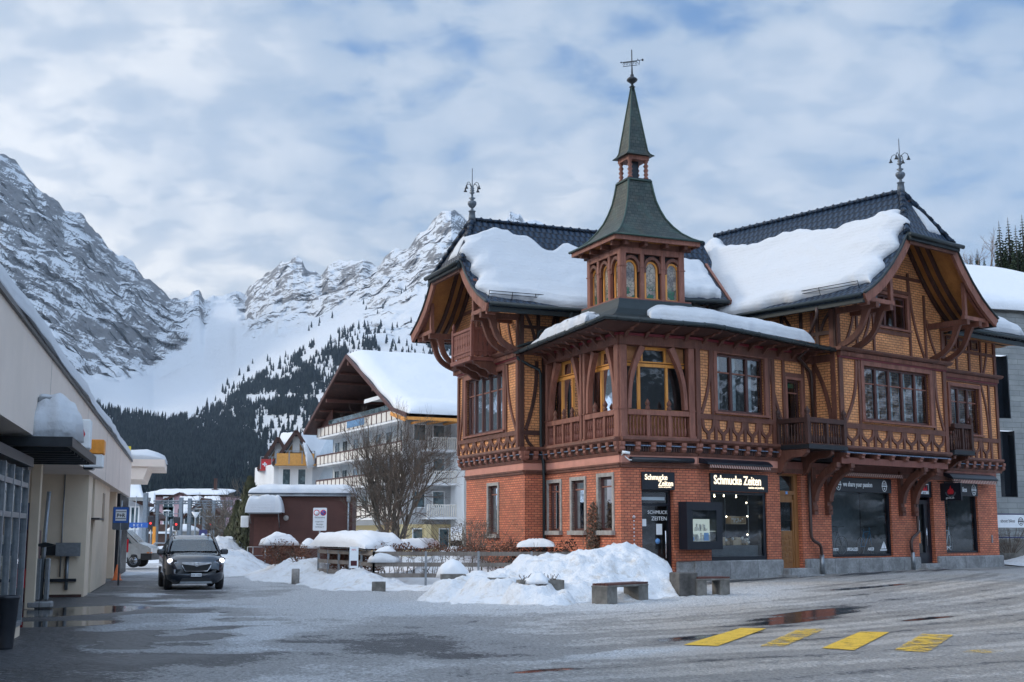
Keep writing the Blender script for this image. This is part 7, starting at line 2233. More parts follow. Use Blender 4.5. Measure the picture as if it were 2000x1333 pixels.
p = gnd(577, 1138, -.02); m = MB(); m.lathe([(.14, -.1), (.14, .42), (.12, .45), (.01, .45)], (p.x, p.y, 0), 12); tag(m.build('bollard', 'stone_trim'), 'short pale stone bollard in the snow left of the slanting fence', 'bollard')
# ================================================================ ZEBRA BARS
def m_zebra():
 t = NT('road_paint')
 n1 = t.noise(4.0, 6, .68); n2 = t.noise(40, 4, .7)
 w = t.ramp(t.math('ADD', t.math('MULTIPLY', n1, .8), t.math('MULTIPLY', n2, .2)), .38, .60)
 p = t.n('ShaderNodeBsdfPrincipled')
 t.set(p.inputs['Base Color'], t.mix(n1, (0.62, 0.36, 0.02), (0.80, 0.52, 0.05))); p.inputs['Roughness'].default_value = .4
 tr = t.n('ShaderNodeBsdfTransparent'); mx = t.n('ShaderNodeMixShader')
 at_ = t.attr('wear')
 t.set(mx.inputs[0], t.ramp(t.math('ADD', t.math('ADD', t.math('MULTIPLY', t.math('SUBTRACT', n1, .5), 1.5), t.math('MULTIPLY', t.math('SUBTRACT', n2, .5), 1.6)), t.math('SUBTRACT', 1.0, at_)), .36, .62))
 t.t.links.new(tr.outputs[0], mx.inputs[1]); t.t.links.new(p.outputs[0], mx.inputs[2]); t.t.links.new(mx.outputs[0], t.o.inputs['Surface'])
 MATS['road_paint'] = t.m
m_zebra()
for i, (q, wear, lab) in enumerate(((((1335, 1260), (1402, 1262), (1497, 1230), (1447, 1229)), .26, 'brightest yellow crossing bar beside the puddle, leftmost of the row'),
                       (((1485, 1262), (1530, 1263), (1612, 1231), (1560, 1231)), .50, 'half worn yellow crossing bar, second from the left'),
                       (((1605, 1266), (1668, 1270), (1737, 1237), (1680, 1236)), .30, 'bright yellow crossing bar, third from the left'),
                       (((1746, 1270), (1812, 1274), (1862, 1242), (1800, 1240)), .48, 'slush-stained yellow crossing bar, fourth from the left'),
                       (((1880, 1274), (1935, 1276), (1965, 1271), (1900, 1268)), .62, 'last trace of a yellow crossing bar at the right, mostly under slush'))):
 P = [gnd(x, y, .012) for x, y in q]
 P = [Vector((p.x, p.y, ground_z(p.x, p.y) + .012)) for p in P]
 m = MB(); m.grid(6, 24, lambda a, b: (P[0] * (1 - a) + P[1] * a) * (1 - b) + (P[3] * (1 - a) + P[2] * a) * b, smooth=False)
 o = m.build('crossing_bar', 'road_paint', normals=False)
 a_ = o.data.attributes.new('wear', 'FLOAT', 'POINT')
 for k in range(len(o.data.vertices)): a_.data[k].value = wear
 tag(o, lab, 'crossing bar', 'yellow bars of the pedestrian crossing')
# ================================================================ APARTMENT HOUSE
plain('render_white', (0.72, 0.73, 0.74), 0.85, var=.04, scale=.6, bump=.1)
plain('balcony_cream', (0.70, 0.66, 0.60), 0.7, var=.05, scale=2)
plain('render_yellow', (0.62, 0.50, 0.27), 0.8, var=.06)
plain('concrete_grey', (0.26, 0.26, 0.25), 0.85, var=.12, scale=3)
AH = R(25.5)
ah = empty('apartment_house', (-8.9, 103, 0), AH, 'tall white apartment house with rows of cream balconies and a broad snowy roof', 'building')
WH = Matrix.Translation((-8.9, 103, 0)) @ Matrix.Rotation(AH, 4, 'Z')
EH_ = FM((0, 0), (0, 1), (-1, 0))    # s away, d outwards (to the left)
def mh(): return mb(EH_)
m = mh()
m.box(0, 23.5, -2.0, -1.6, 2.4, 12); m.box(23.3, 23.5, -14, -1.6, 0, 12); m.box(-.2, 0, -10, 0, 2.4, 11.2)
m.build('wall', 'render_white', ah)
m = MB(); m.box(4.2, 16, -3.4, -3.0, 2.2, 11.0); m.box(4.2, 4.5, -3.4, 0, 2.2, 11.0); m.box(0, 4.2, -.2, 0, 2.4, 11.0); m.build('wall', 'render_white', ah)
m = mh(); m.box(-1, 23.5, -2.2, -1.7, -.2, 2.4); m.build('ground_floor_wall', 'render_yellow', ah)
def m_rubble():
 t = NT('rubble'); v = t.n('ShaderNodeTexVoronoi'); v.inputs['Scale'].default_value = 2.2; t.set(v.inputs['Vector'], t.co('Object'))
 sx = t.n('ShaderNodeSeparateXYZ'); t.set(sx.inputs[0], v.outputs['Color'])
 t.pbr(t.mix(sx.outputs[0], (0.12, 0.11, 0.10), (0.30, 0.28, 0.25)), .9, 0, t.bump(v.outputs['Distance'], .6, .05)); MATS['rubble'] = t.m
m_rubble()
m = MB(); m.box(4.0, 16, -3.6, -3.1, -.2, 2.2)
m.build('stone_base', 'rubble', ah)
m = mh()
m.prism([(0.2, 11), (23.3, 11), (23.3, 11.9), (11.75, 17.1), (.2, 11.9)], -5.2, -5.0, 'y'); m.build('gable_wall', 'timber_dark', ah)
m = mh()
m.prism([(0.0, 11.85), (3.3, 11.85), (3.3, 13.35), (0, 11.9)], -.3, -.2, 'y'); m.build('gable_cheek', 'door_rust', ah); m = mh(); m.prism([(19.6, 11.85), (23.4, 11.85), (19.6, 13.4)], -.3, -.2, 'y'); m.build('gable_cheek', 'door_rust', ah)
m = mh()
for a, b in ((7, 8.4), (9.6, 10.8), (12.5, 13.6), (15, 16.6)): m.box(a, b, -5.02, -4.9, 11.2, 13.4 if a != 9.6 else 14.8)
m.build('window', 'car_glass', ah)
for z0, z1, s0 in ((11.0, 11.87, .0), (8.3, 9.13, .0), (5.9, 6.76, .0), (3.05, 4.05, .0)):
 m = mh(); m.box(s0, 23.5, -1.7, .0, z0 - .22, z0 - .02); sl = m.build('balcony_slab', 'render_white', ah)
 m = mh(); m.box(s0, 23.5, -.10, .04, z0, z1 - .1); b_ = m.build('balcony_parapet', 'balcony_cream', ah)
 m = mh(); m.box(s0, 23.5, -.16, .08, z1 - .1, z1 + .02)
 for i in range(20):
  s = s0 + (23.5 - s0) * i / 19; m.box(s - .07, s + .07, .03, .075, z0 - .05, z1 - .1)
 m.build('balcony_trim', 'window_brown', b_)
 if z0 < 11:
  for s in (5.8, 12, 18.2, 23.3):
   m = mh(); m.add([(s, -.1, z1), (s, -1.6, z1), (s, -1.6, z1 + 1.7), (s, -.9, z1 + 1.7)], [(0, 1, 2, 3)]); m.build('privacy_screen', 'shop_glass', ah, normals=False)
for zf in (8.35, 5.6, 2.95):
 for s in (1.2, 3.9, 7.4, 10.2, 13.6, 16.4, 19.6, 22):
  m = mh(); m.box(s - .75, s + .75, -1.62, -1.55, zf + .7, zf + 2.1); w = m.build('window', 'white_paint', ah)
  m = mh(); m.box(s - .66, s - .05, -1.55, -1.54, zf + .78, zf + 2.02); m.box(s + .05, s + .66, -1.55, -1.54, zf + .78, zf + 2.02); m.build('pane', 'car_glass', w)
for s in (2, 5, 10, 15, 20):
 m = mh(); m.box(s - .6, s + .6, -1.72, -1.66, .6, 2.0); w = m.build('window', 'white_paint', ah)
 m = mh(); m.box(s - .52, s + .52, -1.66, -1.65, .68, 1.92); m.build('pane', 'car_glass', w)
m = mh(); m.box(3.4, 20, .0, .03, 12.25, 12.32); m.box(3.4, 20, -.02, .01, 11.9, 12.25); m.build('glass_rail', 'car_glass', ah)
m = mh(); m.box(9.4, 14.2, .06, .09, 11.15, 11.75)
sb = m.build('banner', 'banner_blue', ah)
plain('banner_blue', (0.10, 0.22, 0.38), 0.7, var=.5, scale=14, bump=0)
sb.data.materials.clear(); sb.data.materials.append(MATS['banner_blue'])
m = mh(); m.box(3.5, 9, -1.5, .2, 13.15, 13.3); m.prism([(3.5, 12.95), (9, 12.95), (9, 13.2), (3.5, 13.2)], .2, .24, 'y'); m.build('awning', 'white_paint', ah)
for zf in (8.4, 5.7, 3.0):
 for u in (1.4, 3.1):
  m = MB(); m.box(u - .55, u + .55, -.28, -.2, zf + .7, zf + 2.1); w = m.build('window', 'white_paint', ah)
  m = MB(); m.box(u - .47, u + .47, -.29, -.28, zf + .78, zf + 2.02); m.build('pane', 'car_glass', w)
 m = MB(); m.box(1.6, 4.2, -1.5, -.2, zf - .2, zf); m.build('balcony_slab', 'render_white', ah)
 m = MB()
 m.box(1.6, 4.2, -1.54, -1.48, zf + .9, zf + .98)
 for i in range(14): m.box(1.6 + i * .19, 1.7 + i * .19, -1.52, -1.49, zf, zf + .9)
 m.build('balcony_parapet', 'balcony_cream', ah)
for u, w_ in ((1.6, 1.5), (3.6, .9)):
 m = MB(); m.box(u - w_ / 2, u + w_ / 2, -.32, -.22, .1, 2.1); w = m.build('window', 'white_paint', ah)
 m = MB(); m.box(u - w_ / 2 + .08, u + w_ / 2 - .08, -.33, -.32, .2, 2.0); m.build('pane', 'car_glass', w)
m = MB(); m.box(-1, 4.2, -.25, -.15, -.2, 2.4); m.build('ground_floor_wall', 'render_yellow', ah)
for zf in (12.2, 9.6, 6.3, 3.4):
 m = MB(); m.box(5.4, 9, -4.6, -3.4, zf - .1, zf + 1.15); m.build('concrete_balcony', 'concrete_grey', ah)
def hroof(z_off=0.0, sl=(12.3, 12.1)):
 pass
m = mh(); n_ = 16
def hp(s, d):   # roof height over s
 a = abs(s - 11.75)
 return 17.55 - a * .485 if a < 12 else 17.55 - 12 * .485 - (a - 12) * .22
cs = [(-3.6), (-.25), 11.75, 24.7]
for off, name, mt in ((0, 'roof', 'roof_tiles'), (-.25, 'soffit', 'timber_dark')):
 m = mh()
 m.add([(s, d, hp(s, d) + off) for s in cs for d in (1.0, -24)], [(0, 1, 3, 2), (2, 3, 5, 4), (4, 5, 7, 6)]);
 if off == 0: m.add([(s, 1.0, hp(s, 0) + o) for s in cs for o in (0, -.3)], [(0, 1, 3, 2), (2, 3, 5, 4), (4, 5, 7, 6)])
 m.build(name, mt, ah, normals=False)
m = mh()
for s, t in ((11.75, 24.7), (11.75, -.25), (-.25, -3.6)):
 m.beam((s, 1.05, hp(s, 0) - .1), (t, 1.05, hp(t, 0) - .1), .12, .32)
m.build('bargeboard', 'window_brown', ah)
m = mh()
for s in (5, 18): m.box(s - .15, s + .15, -5, .9, hp(s, 0) - .65, hp(s, 0) - .35)
m.box(11.6, 11.9, -5, .9, 16.6, 16.95)
for s in (2, 3.5, 8, 9.5, 14, 15.5, 20, 21.5): m.box(s - .08, s + .08, -5, .9, hp(s, 0) - .42, hp(s, 0) - .24)
m.build('roof_beam', 'door_rust', ah)
m = mh()
for i in range(12): m.box(-3.5, -.2, -.8 - i * 1.4, -.65 - i * 1.4, 10.45, 10.62)
m.box(-3.62, -3.5, -20, 1, 10.5, 10.75); m.beam((-.25, 1.12, 11.25), (-3.6, 1.12, 10.5), .08, .3)
m.build('rafter_ends', 'window_ochre', ah)
def hS(p, q):
 s = 11.75 - 15.35 * q; d = .85 - 24.5 * p
 return WH @ (EH_ @ Vector((s, d, hp(s, d)))), Vector((0, 0, 1))
snow_slab('roof_snow', hS, .85, 'wide smooth expanse of snow on the white apartment house roof', 50, 40, .045, 3.7, rag=.006, mat='snow')
m = MB(); m.M = WH @ EH_; m.lathe([(.2, 0), (.2, 1.1), (.3, 1.15), (.3, 1.3), (.01, 1.35)], (4.2, -9, 14.0), 10); o = m.build('roof_vent', 'dark_metal'); o.parent = ah; o.matrix_parent_inverse = WH.inverted()
# ---------------- two steep-gabled chalets left of it
def chalet(X, Y, label, gw, gh, z0, balc, wallm='render_white', rz=.15, sn='snow'):
 e = empty('gabled_house', (X, Y, 0), rz, label, 'building')
 m = MB(); m.box(-gw * .42, gw * .42, .4, 9, 0, z0); m.prism([(-gw * .42, z0), (gw * .42, z0), (0, z0 + gh * .84)], .4, .6, 'y'); m.build('wall', wallm, e)
 m = MB(); m.prism([(-gw * .3, z0 + .5), (gw * .3, z0 + .5), (0, z0 + gh * .8)], .3, .42, 'y'); m.build('gable_boards', 'weathered_gold', e)
 m = MB()
 for s in (-1, 1):
  m.beam((0, -.6, z0 + gh), (s * gw * .55, -.6, z0 - gh * .08), .18, .35)
 m.build('bargeboard', 'timber_dark', e)
 m = MB(); m.add([(0, -.7, z0 + gh + .1), (0, 9, z0 + gh + .1), (-gw * .58, 9, z0 - gh * .1), (-gw * .58, -.7, z0 - gh * .1), (gw * .58, -.7, z0 - gh * .1), (gw * .58, 9, z0 - gh * .1)], [(0, 1, 2, 3), (0, 1, 5, 4)])
 m.build('roof', 'timber_dark', e, normals=False)
 m = MB(); m.box(-gw * .48, gw * .48, -.7, -.55, z0 - .2, z0 + .85); m.box(-gw * .5, gw * .5, -.75, .4, z0 - .35, z0 - .2); m.build('balcony', balc, e)
 m = MB(); m.box(-gw * .48, gw * .48, -.68, -.6, z0 + 1.05, z0 + 1.12)
 for s in (-.48, -.16, .16, .47): m.box(gw * s - .05, gw * s + .05, -.74, -.68, z0 - .2, z0 + 1.1)
 m.build('balcony_rail', 'galvanised', e)
 for s in (-.22, .16):
  m = MB(); m.box(gw * s - .45, gw * s + .45, .32, .4, z0 - 2.3, z0 - .6); w = m.build('window', 'white_paint', e)
  m = MB(); m.box(gw * s - .35, gw * s + .35, .30, .32, z0 - 2.2, z0 - .7); m.build('pane', 'car_glass', w)
 m = MB(); m.box(-.35, .35, .2, .31, z0 + 1.0, z0 + 2.6); m.build('window', 'white_paint', e)
 return e
wood('weathered_gold', (0.30, 0.17, 0.07), (0.42, 0.26, 0.12))
plain('balcony_orange', (0.62, 0.30, 0.07), 0.6, var=.1)
plain('balcony_red', (0.42, 0.04, 0.035), 0.6, var=.1)
Yc = 128
p = at(578, 880, Yc); zt = at(578, 843, Yc).z; zb = at(578, 915, Yc).z
chalet(p.x, Yc, 'narrow steep-gabled house with an orange balcony beside the apartment house', 4.0, zt - zb - .6, zb + .6, 'balcony_orange')
p = at(543, 880, Yc + 6); zt2 = at(543, 856, Yc + 6).z; zb2 = at(545, 925, Yc + 6).z
h2 = chalet(p.x, Yc + 6, 'steep-gabled house with a red balcony hung with flags, far left of the apartment house', 3.6, zt2 - zb2 - .6, zb2 + .6, 'balcony_red')
def plus(m, x, z, r, y=-.78):
 m.box(x - r * .3, x + r * .3, y, y + .02, z - r, z + r); m.box(x - r, x + r, y, y + .019, z - r * .3, z + r * .3)
for k, x in enumerate((-1.3, .1)):
 m = MB(); m.box(x - .35, x + .35, -.76, -.74, zb2 + .55, zb2 + 1.25); f_ = m.build('flag', 'sign_red', h2)
 m = MB(); plus(m, x, zb2 + .9, .22); m.build('flag_cross', 'sign_white', f_)
q = at(640, 905, 133)
snow_slab('roof_snow', polyS([at(600, 912, 126), at(655, 893, 133)], [at(588, 850, 128), at(650, 838, 140)]), .8, 'snow on the roof between the orange balcony and the apartment house', 20, 20, .1, 1.1, mat='snow', under=-.2)
snow_slab('roof_snow', polyS([at(540, 902, 137), at(566, 902, 134)], [at(548, 852, 140), at(575, 850, 138)]), .6, 'snow on the steep roof between the two gabled houses', 20, 20, .1, 2.1, mat='snow', under=-.2)
e = empty('side_house', (at(622, 1000, 131).x, 131, 0), R(25), 'white side wing between the orange balcony and the apartment house', 'building')
m = MB(); m.box(-4.5, 3, 1, 9, 0, at(622, 908, 131).z); m.build('wall', 'render_white', e)
m = MB(); m.box(-4.6, 3.1, .3, 1, at(622, 908, 131).z, at(622, 908, 131).z + .3); m.build('eaves_board', 'weathered_gold', e)
# ================================================================ RAILWAY SIDE: houses, masts, signals
plain('render_rose', (0.52, 0.34, 0.37), 0.85, var=.05, bump=.05)
plain('render_pale', (0.55, 0.58, 0.62), 0.85, var=.05, bump=.05)
plain('brown_boards', (0.085, 0.05, 0.04), 0.85, var=.2, scale=4)
def house(name, xl, xr, Y, yb, ye, yt, label, wallm, xa=None, roofm='timber_dark', snowl=None, rz=0.0, deep=9, over=.6, wins=(), flat=False, zb=0):
 a, b = at(xl, ye, Y), at(xr, ye, Y); zt = at(xl, yt, Y).z; ze = a.z
 c = at(xa if xa is not None else (xl + xr) / 2, ye, Y).x
 e = empty(name, (c, Y, 0), rz, label, 'building')
 x0, x1 = a.x - c, b.x - c
 m = MB(); m.prism([(x0, zb), (x1, zb), (x1, ze), (0, zt - .2), (x0, ze)], 0, deep, 'y'); m.build('wall', wallm, e)
 m = MB()
 s0 = (zt - ze) / max(.01, -x0); s1 = (zt - ze) / max(.01, x1)
 for x, s in ((x0 - over, s0), (x1 + over, s1)):
  zz = zt - abs(x) * s
  m.add([(0, -over, zt), (0, deep + over, zt), (x, deep + over, zz), (x, -over, zz), (0, -over, zt - .22), (0, deep + over, zt - .22), (x, deep + over, zz - .22), (x, -over, zz - .22)], [(0, 1, 2, 3), (4, 5, 6, 7), (0, 3, 7, 4), (3, 2, 6, 7), (1, 2, 6, 5)])
 m.build('roof', roofm, e)
 for (px, py, w, h) in wins:
  q = at(px, py, Y); x = q.x - c; z = q.z
  m = MB(); m.box(x - w / 2 - .12, x + w / 2 + .12, -.06, 0, z - h / 2 - .12, z + h / 2 + .12); wo = m.build('window', 'white_paint', e)
  m = MB(); m.box(x - w / 2, x - .04, -.075, -.06, z - h / 2, z + h / 2); m.box(x + .04, x + w / 2, -.075, -.06, z - h / 2, z + h / 2); m.build('pane', 'car_glass', wo)
 return e, c, x0, x1, zt, ze
e, c, x0, x1, zt, ze = house('rose_house', 300, 400, 150, 1060, 985, 962, 'pink rendered house with a snowy gable roof beyond the railway', 'render_rose', xa=352, deep=3, wins=((329, 985, 1.0, 1.5), (329, 1004, 1.1, 1.5), (329, 1024, 1.1, 1.6)))
snow_slab('roof_snow', plane_patch([(-43.5, 158, 6.9), (-34.0, 158, 6.9), (-33.8, 151, 6.2), (-43.7, 151, 6.2)]), .3, 'snow on the wide roof of the pink house', 30, 10, .1, 1.9, mat='snow')
e = empty('rose_house_wing', (-38.7, 152, 0), 0, 'broad rear wing of the pink house with a chimney on its snowy roof', 'building')
m = MB(); m.box(-4.6, 4.6, 0, 8, 0, 6.0); m.build('wall', 'render_rose', e)
m = MB(); m.box(2.5, 2.85, 3, 3.4, 6.5, 8.3); m.box(2.3, 3.05, 2.8, 3.6, 6.6, 7.0); m.build('chimney', 'timber_dark', e)
m = MB(); m.box(-4.9, 4.9, -.4, 8.3, 6.0, 6.2); m.build('roof', 'timber_dark', e)
e, c, x0, x1, zt, ze = house('brown_house', 372, 428, 132, 1060, 998, 973, 'dark brown wooden house behind the railway masts', 'brown_boards', xa=396, deep=3, wins=((390, 1022, 1.4, 2.8), (370, 1014, .9, 2.0)))
m = MB(); q = at(390, 1010, 132); m.box(-2.7, -1.0, .5, 7, 0, 4.2); m.build('side_wall', 'brown_boards', e)
plain('brown_shutter', (0.25, 0.12, 0.05), .8)
m = MB(); q = at(391, 1044, 132); m.box(q.x - c - .9, q.x - c + .9, -.05, 0, q.z - 1.0, q.z + 1.0); m.build('shutter', 'brown_shutter', e)
snow_slab('roof_snow', polyS([at(352, 1003, 131.3), at(378, 1003, 131.3)], [at(350, 973, 137), at(396, 973, 137)]), .35, 'snow on the left roof of the brown wooden house', 20, 14, .1, 2.9, mat='snow')
snow_slab('roof_snow', polyS([at(400, 996, 134), at(436, 1000, 134)], [at(398, 973, 139), at(430, 973, 139)]), .35, 'snow on the right roof of the brown wooden house', 20, 14, .1, 4.9, mat='snow')
e, c, x0, x1, zt, ze = house('pale_house', 225, 272, 100, 1060, 978, 968, 'pale house with a steep snowy roof behind the station', 'render_pale', wins=((263, 1012, .5, 1.6),), deep=1.5)
m = MB(); m.box(x0 - .8, x1 + .9, -1.0, .0, ze - .05, ze + .22); m.build('eaves_board', 'concrete_grey', e)
snow_slab('roof_snow', polyS([at(225, 976, 99.3), at(282, 978, 99.3)], [at(225, 930, 106), at(272, 938, 106)]), .35, 'snow on the steep roof of the pale house', 20, 14, .1, 5.2, mat='snow')
e, c, x0, x1, zt, ze = house('dark_barn', 262, 303, 128, 1060, 1003, 985, 'low dark barn under a snowy roof between the pale and the pink house', 'timber_dark', deep=2)
snow_slab('roof_snow', polyS([at(274, 1000, 127), at(303, 1000, 127)], [at(284, 966, 139), at(304, 966, 139)]), .4, 'snow on the roof of the low dark barn', 16, 12, .12, 6.2, mat='snow')
e = empty('platform_wall', (at(320, 1050, 118).x, 118, 0), 0, 'long low brown trackside wall with a strip of snow', 'wall')
m = MB(); m.box(-4, 3.6, 0, .4, 0, 2.5); m.build('wall', 'brown_boards', e)
snow_slab('wall_snow', plane_patch([at(278, 1042, 119), at(350, 1042, 119), at(350, 1043, 117.8), at(278, 1043, 117.8)]), .22, 'strip of snow on the low trackside wall', 20, 6, .2, 2.2, mat='snow')
e = empty('platform_shelter', (at(357, 1052, 112).x, 112, 0), 0, 'small pale trackside hut with a round cap of snow', 'hut')
m = MB(); m.box(-1.1, 1.1, 0, 2, 0, 1.9); m.build('wall', 'concrete_grey', e)
mound('roof_snow', (at(357, 1046, 113).x, 113, 1.85), 1.45, 1.2, .65, 'round cap of snow on the small trackside hut', 3, 20)
plain('mast_steel', (0.20, 0.23, 0.26), 0.6, .2)
def mast(x, Y, ytop, label, w=.3):
 p = at(x, 1060, Y); z = at(x, ytop, Y).z
 e = empty('catenary_mast', (p.x, Y, 0), 0, label, 'mast', 'railway masts')
 m = MB(); w *= .7; m.box(-w / 2, w / 2, -.15, -.11, 0, z); m.box(-w / 2, w / 2, .11, .15, 0, z); m.box(-.03, .03, -.11, .11, 0, z); m.build('post', 'mast_steel', e)
 return e, z, p.x
for x, Y, yt, w, lab in ((281, 92, 963, .42, 'tallest steel mast, nearest to the pale house'), (286, 104, 979, .32, 'steel mast just right of the tallest one'), (305, 106, 978, .30, 'steel mast in front of the pink house corner'), (351, 100, 972, .40, 'steel mast between the pink and the brown house'),
                     (368, 104, 974, .38, 'steel mast before the brown house window'), (397, 106, 985, .30, 'steel mast before the brown house door'), (415, 104, 978, .34, 'rightmost steel mast before the tangled bare tree'), (333, 102, 1014, .2, 'short steel post in front of the pink house')):
 mast(x, Y, yt, lab, w)
e = empty('portal_beam', (0, 102, 0), 0, 'lattice girder carried across the tracks by the masts', 'girder')
m = MB()
for y in (979, 984): m.tube([at(300, y, 104), at(455, y, 104)], .06, 5)
for i in range(22):
 x = 302 + i * 7; m.tube([at(x, 979 if i % 2 else 984, 104), at(x + 7, 984 if i % 2 else 979, 104)], .04, 4)
m.tube([at(374, 998, 104), at(395, 984, 104), at(418, 1005, 104)], .06, 5); m.tube([at(285, 1008, 104), at(306, 988, 104)], .06, 5); m.tube([at(372, 988, 104), at(455, 988, 104)], .05, 4)
for a, b in (((300, 1004), (360, 1004)), ((372, 1009), (430, 1009)), ((372, 996), (455, 990))): m.tube([at(*a, 103), at(*b, 103)], .03, 4)
m.v = [Vector((v.x, v.y - 102, v.z)) for v in m.v]
m.build('girder', 'mast_steel', e)
for x, y, Y, lab in ((295, 1021, 96, 'railway signal with a red light near the pale house'), (345, 1023, 96, 'railway signal with a red light in front of the pink house'), (411, 1023, 96, 'railway signal with a red light beside the brown house')):
 p = at(x, y, Y); e = empty('railway_signal', (p.x, Y, 0), 0, lab, 'signal', 'railway signals')
 m = MB(); m.tube([(0, .1, 0), (0, .1, p.z)], .07, 6); m.build('pole', 'galvanised', e)
 m = MB(); m.bevbox(-.24, .24, -.1, .1, p.z - .5, p.z + .5, .05); m.build('lamp_head', 'sign_black', e)
 m = MB(); m.sphere((0, -.12, p.z - .06), .08, 8); m.build('lamp', 'signal_red', e)
for x, yt, Y, lab in ((382, 1005, 90, 'platform lamp with an upturned white shade'), (326, 999, 90, 'platform lamp with a flat white shade')):
 p = at(x, yt, Y); e = empty('platform_lamp', (p.x, Y, 0), 0, lab, 'lamp')
 m = MB(); m.tube([(0, 0, 0), (0, 0, p.z)], .06, 6); m.build('pole', 'mast_steel', e)
 m = MB(); m.lathe([(.04, -.25), (.3, .15), (.02, .16)] if x == 382 else [(.25, 0), (.28, .06), (.02, .1)], (0, 0, p.z), 10); m.build('lamp_shade', 'white_paint', e)
p = at(301, 1045, 95); m = MB(); m.box(p.x - .1, p.x + .1, 94.9, 95.1, 0, at(301, 1029, 95).z); tag(m.build('marker_post', 'orange_sign'), 'orange marker post beside the pink house corner', 'post')
p = at(397, 1046, 90); e = sign_post('platform_sign', p.x, 90, 0, 1.6, label='small dark blue sign with a white symbol before the brown house')
m = MB(); m.box(-.28, .28, -.08, -.05, p.z - .38, p.z + .38); m.build('sign_board', 'sign_blue_dark', e)
plain('sign_blue_dark', (0.03, 0.03, 0.12), .5)
for o in COL.objects:
 if o.name.startswith('sign_board') and o.parent == e: o.data.materials.clear(); o.data.materials.append(MATS['sign_blue_dark'])
m = MB(); m.M = Matrix.Translation((0, -.085, p.z + .02)) @ Matrix.Rotation(PI / 2, 4, 'X'); m.lathe([(.13, 0), (.13, .01), (.05, .01)], (0, 0, 0), 12); m.build('symbol', 'sign_white', e)
p = at(264, 1026, 88); e = sign_post('direction_sign', p.x, 88, 0, 4.2, label='blue direction sign strip on a pole behind the vans')
m = MB(); m.box(-.55, .9, -.08, -.04, p.z - .17, p.z + .17); m.build('sign_board', 'sign_blue', e)
txt(e, 'B  C  2', .22, .2, p.z - .08, 'sign_white', 1.0, -.09)
e = empty('wire_fence', (at(290, 1070, 80).x, 80, 0), 0, 'thin tubular barrier standing in the snow field behind the vans', 'barrier')
m = MB(); a = at(295, 1068, 80); b = at(303, 1061, 80); c_ = at(345, 1062, 80); ex = Vector((e.location.x, 80, 0))
m.tube([a - ex, b - ex, c_ - ex], .04, 5); m.tube([b - ex, b - ex - Vector((0, 0, .5))], .04, 5); m.build('rail', 'galvanised', e)
# ================================================================ RIGHT EDGE
plain('stone_pale', (0.33, 0.34, 0.33), 0.85)
t = NT('slate_cladding'); uv = t.co('UV'); b = t.n('ShaderNodeTexBrick'); t.set(b.inputs['Vector'], uv)
for k, v in (('Scale', 1), ('Brick Width', 1.1), ('Row Height', .26), ('Mortar Size', .008)): b.inputs[k].default_value = v
t.set(b.inputs['Color1'], (0.24, 0.25, 0.25)); t.set(b.inputs['Color2'], (0.29, 0.30, 0.29)); t.set(b.inputs['Mortar'], (0.08, 0.085, 0.085))
t.pbr(t.mix(t.ramp(t.noise(1.2, 6, .7, uv), .35, .7, 0, .5), b.outputs['Color'], (0.14, 0.15, 0.15)), .8, 0, t.bump(b.outputs['Fac'], .3, -.02)); MATS['slate_cladding'] = t.m
A6 = R(62)
gb = empty('grey_building', (23.5, 62, 0), A6, 'modern grey stone-clad building behind the right end of the ornate house', 'building')
F6 = FM((0, 0), (1, 0), (0, -1))
G0 = at(1925, 700, 60); G1 = at(2080, 700, 70)
def ghole(m, s0, s1, z0, z1, holes):
 ss = sorted(set([s0, s1] + [h[0] for h in holes] + [h[1] for h in holes])); zs = sorted(set([z0, z1] + [h[2] for h in holes] + [h[3] for h in holes]))
 for i in range(len(ss) - 1):
  for j in range(len(zs) - 1):
   cs_, cz_ = (ss[i] + ss[i + 1]) / 2, (zs[j] + zs[j + 1]) / 2
   if any(h[0] < cs_ < h[1] and h[2] < cz_ < h[3] for h in holes): continue
   m.add([(ss[i], 0, zs[j]), (ss[i + 1], 0, zs[j]), (ss[i + 1], 0, zs[j + 1]), (ss[i], 0, zs[j + 1])], [(0, 1, 2, 3)])
FG = FM((23.2 - 23.5, 0), (1, 0), (0, -1))
gb.rotation_euler = (0, 0, R(20)); gb.location = (22.3, 61, 0)
Hg = ((1.15, 2.15, 7.2, 10.3), (1.3, 2.3, 3.4, 6.6), (3.6, 4.6, 7.4, 10.4))
m = mb(FM((0, 0), (1, 0), (0, -1))); ghole(m, -6, 14, 0, 12.6, Hg)
m.build('wall', 'slate_cladding', gb, normals=False)
m = mb(FM((0, 0), (1, 0), (0, -1)))
for a, b_, c_, d_ in Hg:
 m.add([(a, -.4, c_), (b_, -.4, c_), (b_, -.4, d_), (a, -.4, d_)], [(0, 1, 2, 3)])
 m.box(a, a + .06, -.4, 0, c_, d_); m.box(b_ - .06, b_, -.4, 0, c_, d_)
m.build('window', 'dark_glass2', gb)
t = NT('dark_glass2'); t.pbr((0.012, 0.016, 0.022), .05, 0, None, spec=.8); MATS['dark_glass2'] = t.m
for o in COL.objects:
 if o.parent == gb and o.name.startswith('window'): o.data.materials.clear(); o.data.materials.append(t.m)
m = MB(); m.box(-6, 14, 0, 12, 12.4, 12.62); m.build('roof', 'concrete_grey', gb)
WG = Matrix.Translation((22.3, 61, 0)) @ Matrix.Rotation(R(20), 4, 'Z')
snow_slab('roof_snow', plane_patch([WG @ Vector(v) for v in ((-7, 14, 17.5), (14, 14, 17.8), (14, -.4, 12.5), (-7, -.4, 12.5))]), .7, 'big smooth snow-covered roof of the grey building at the right edge', 30, 20, .06, 1.5, rag=.01, mat='snow')
p = at(1975, 1060, 53)
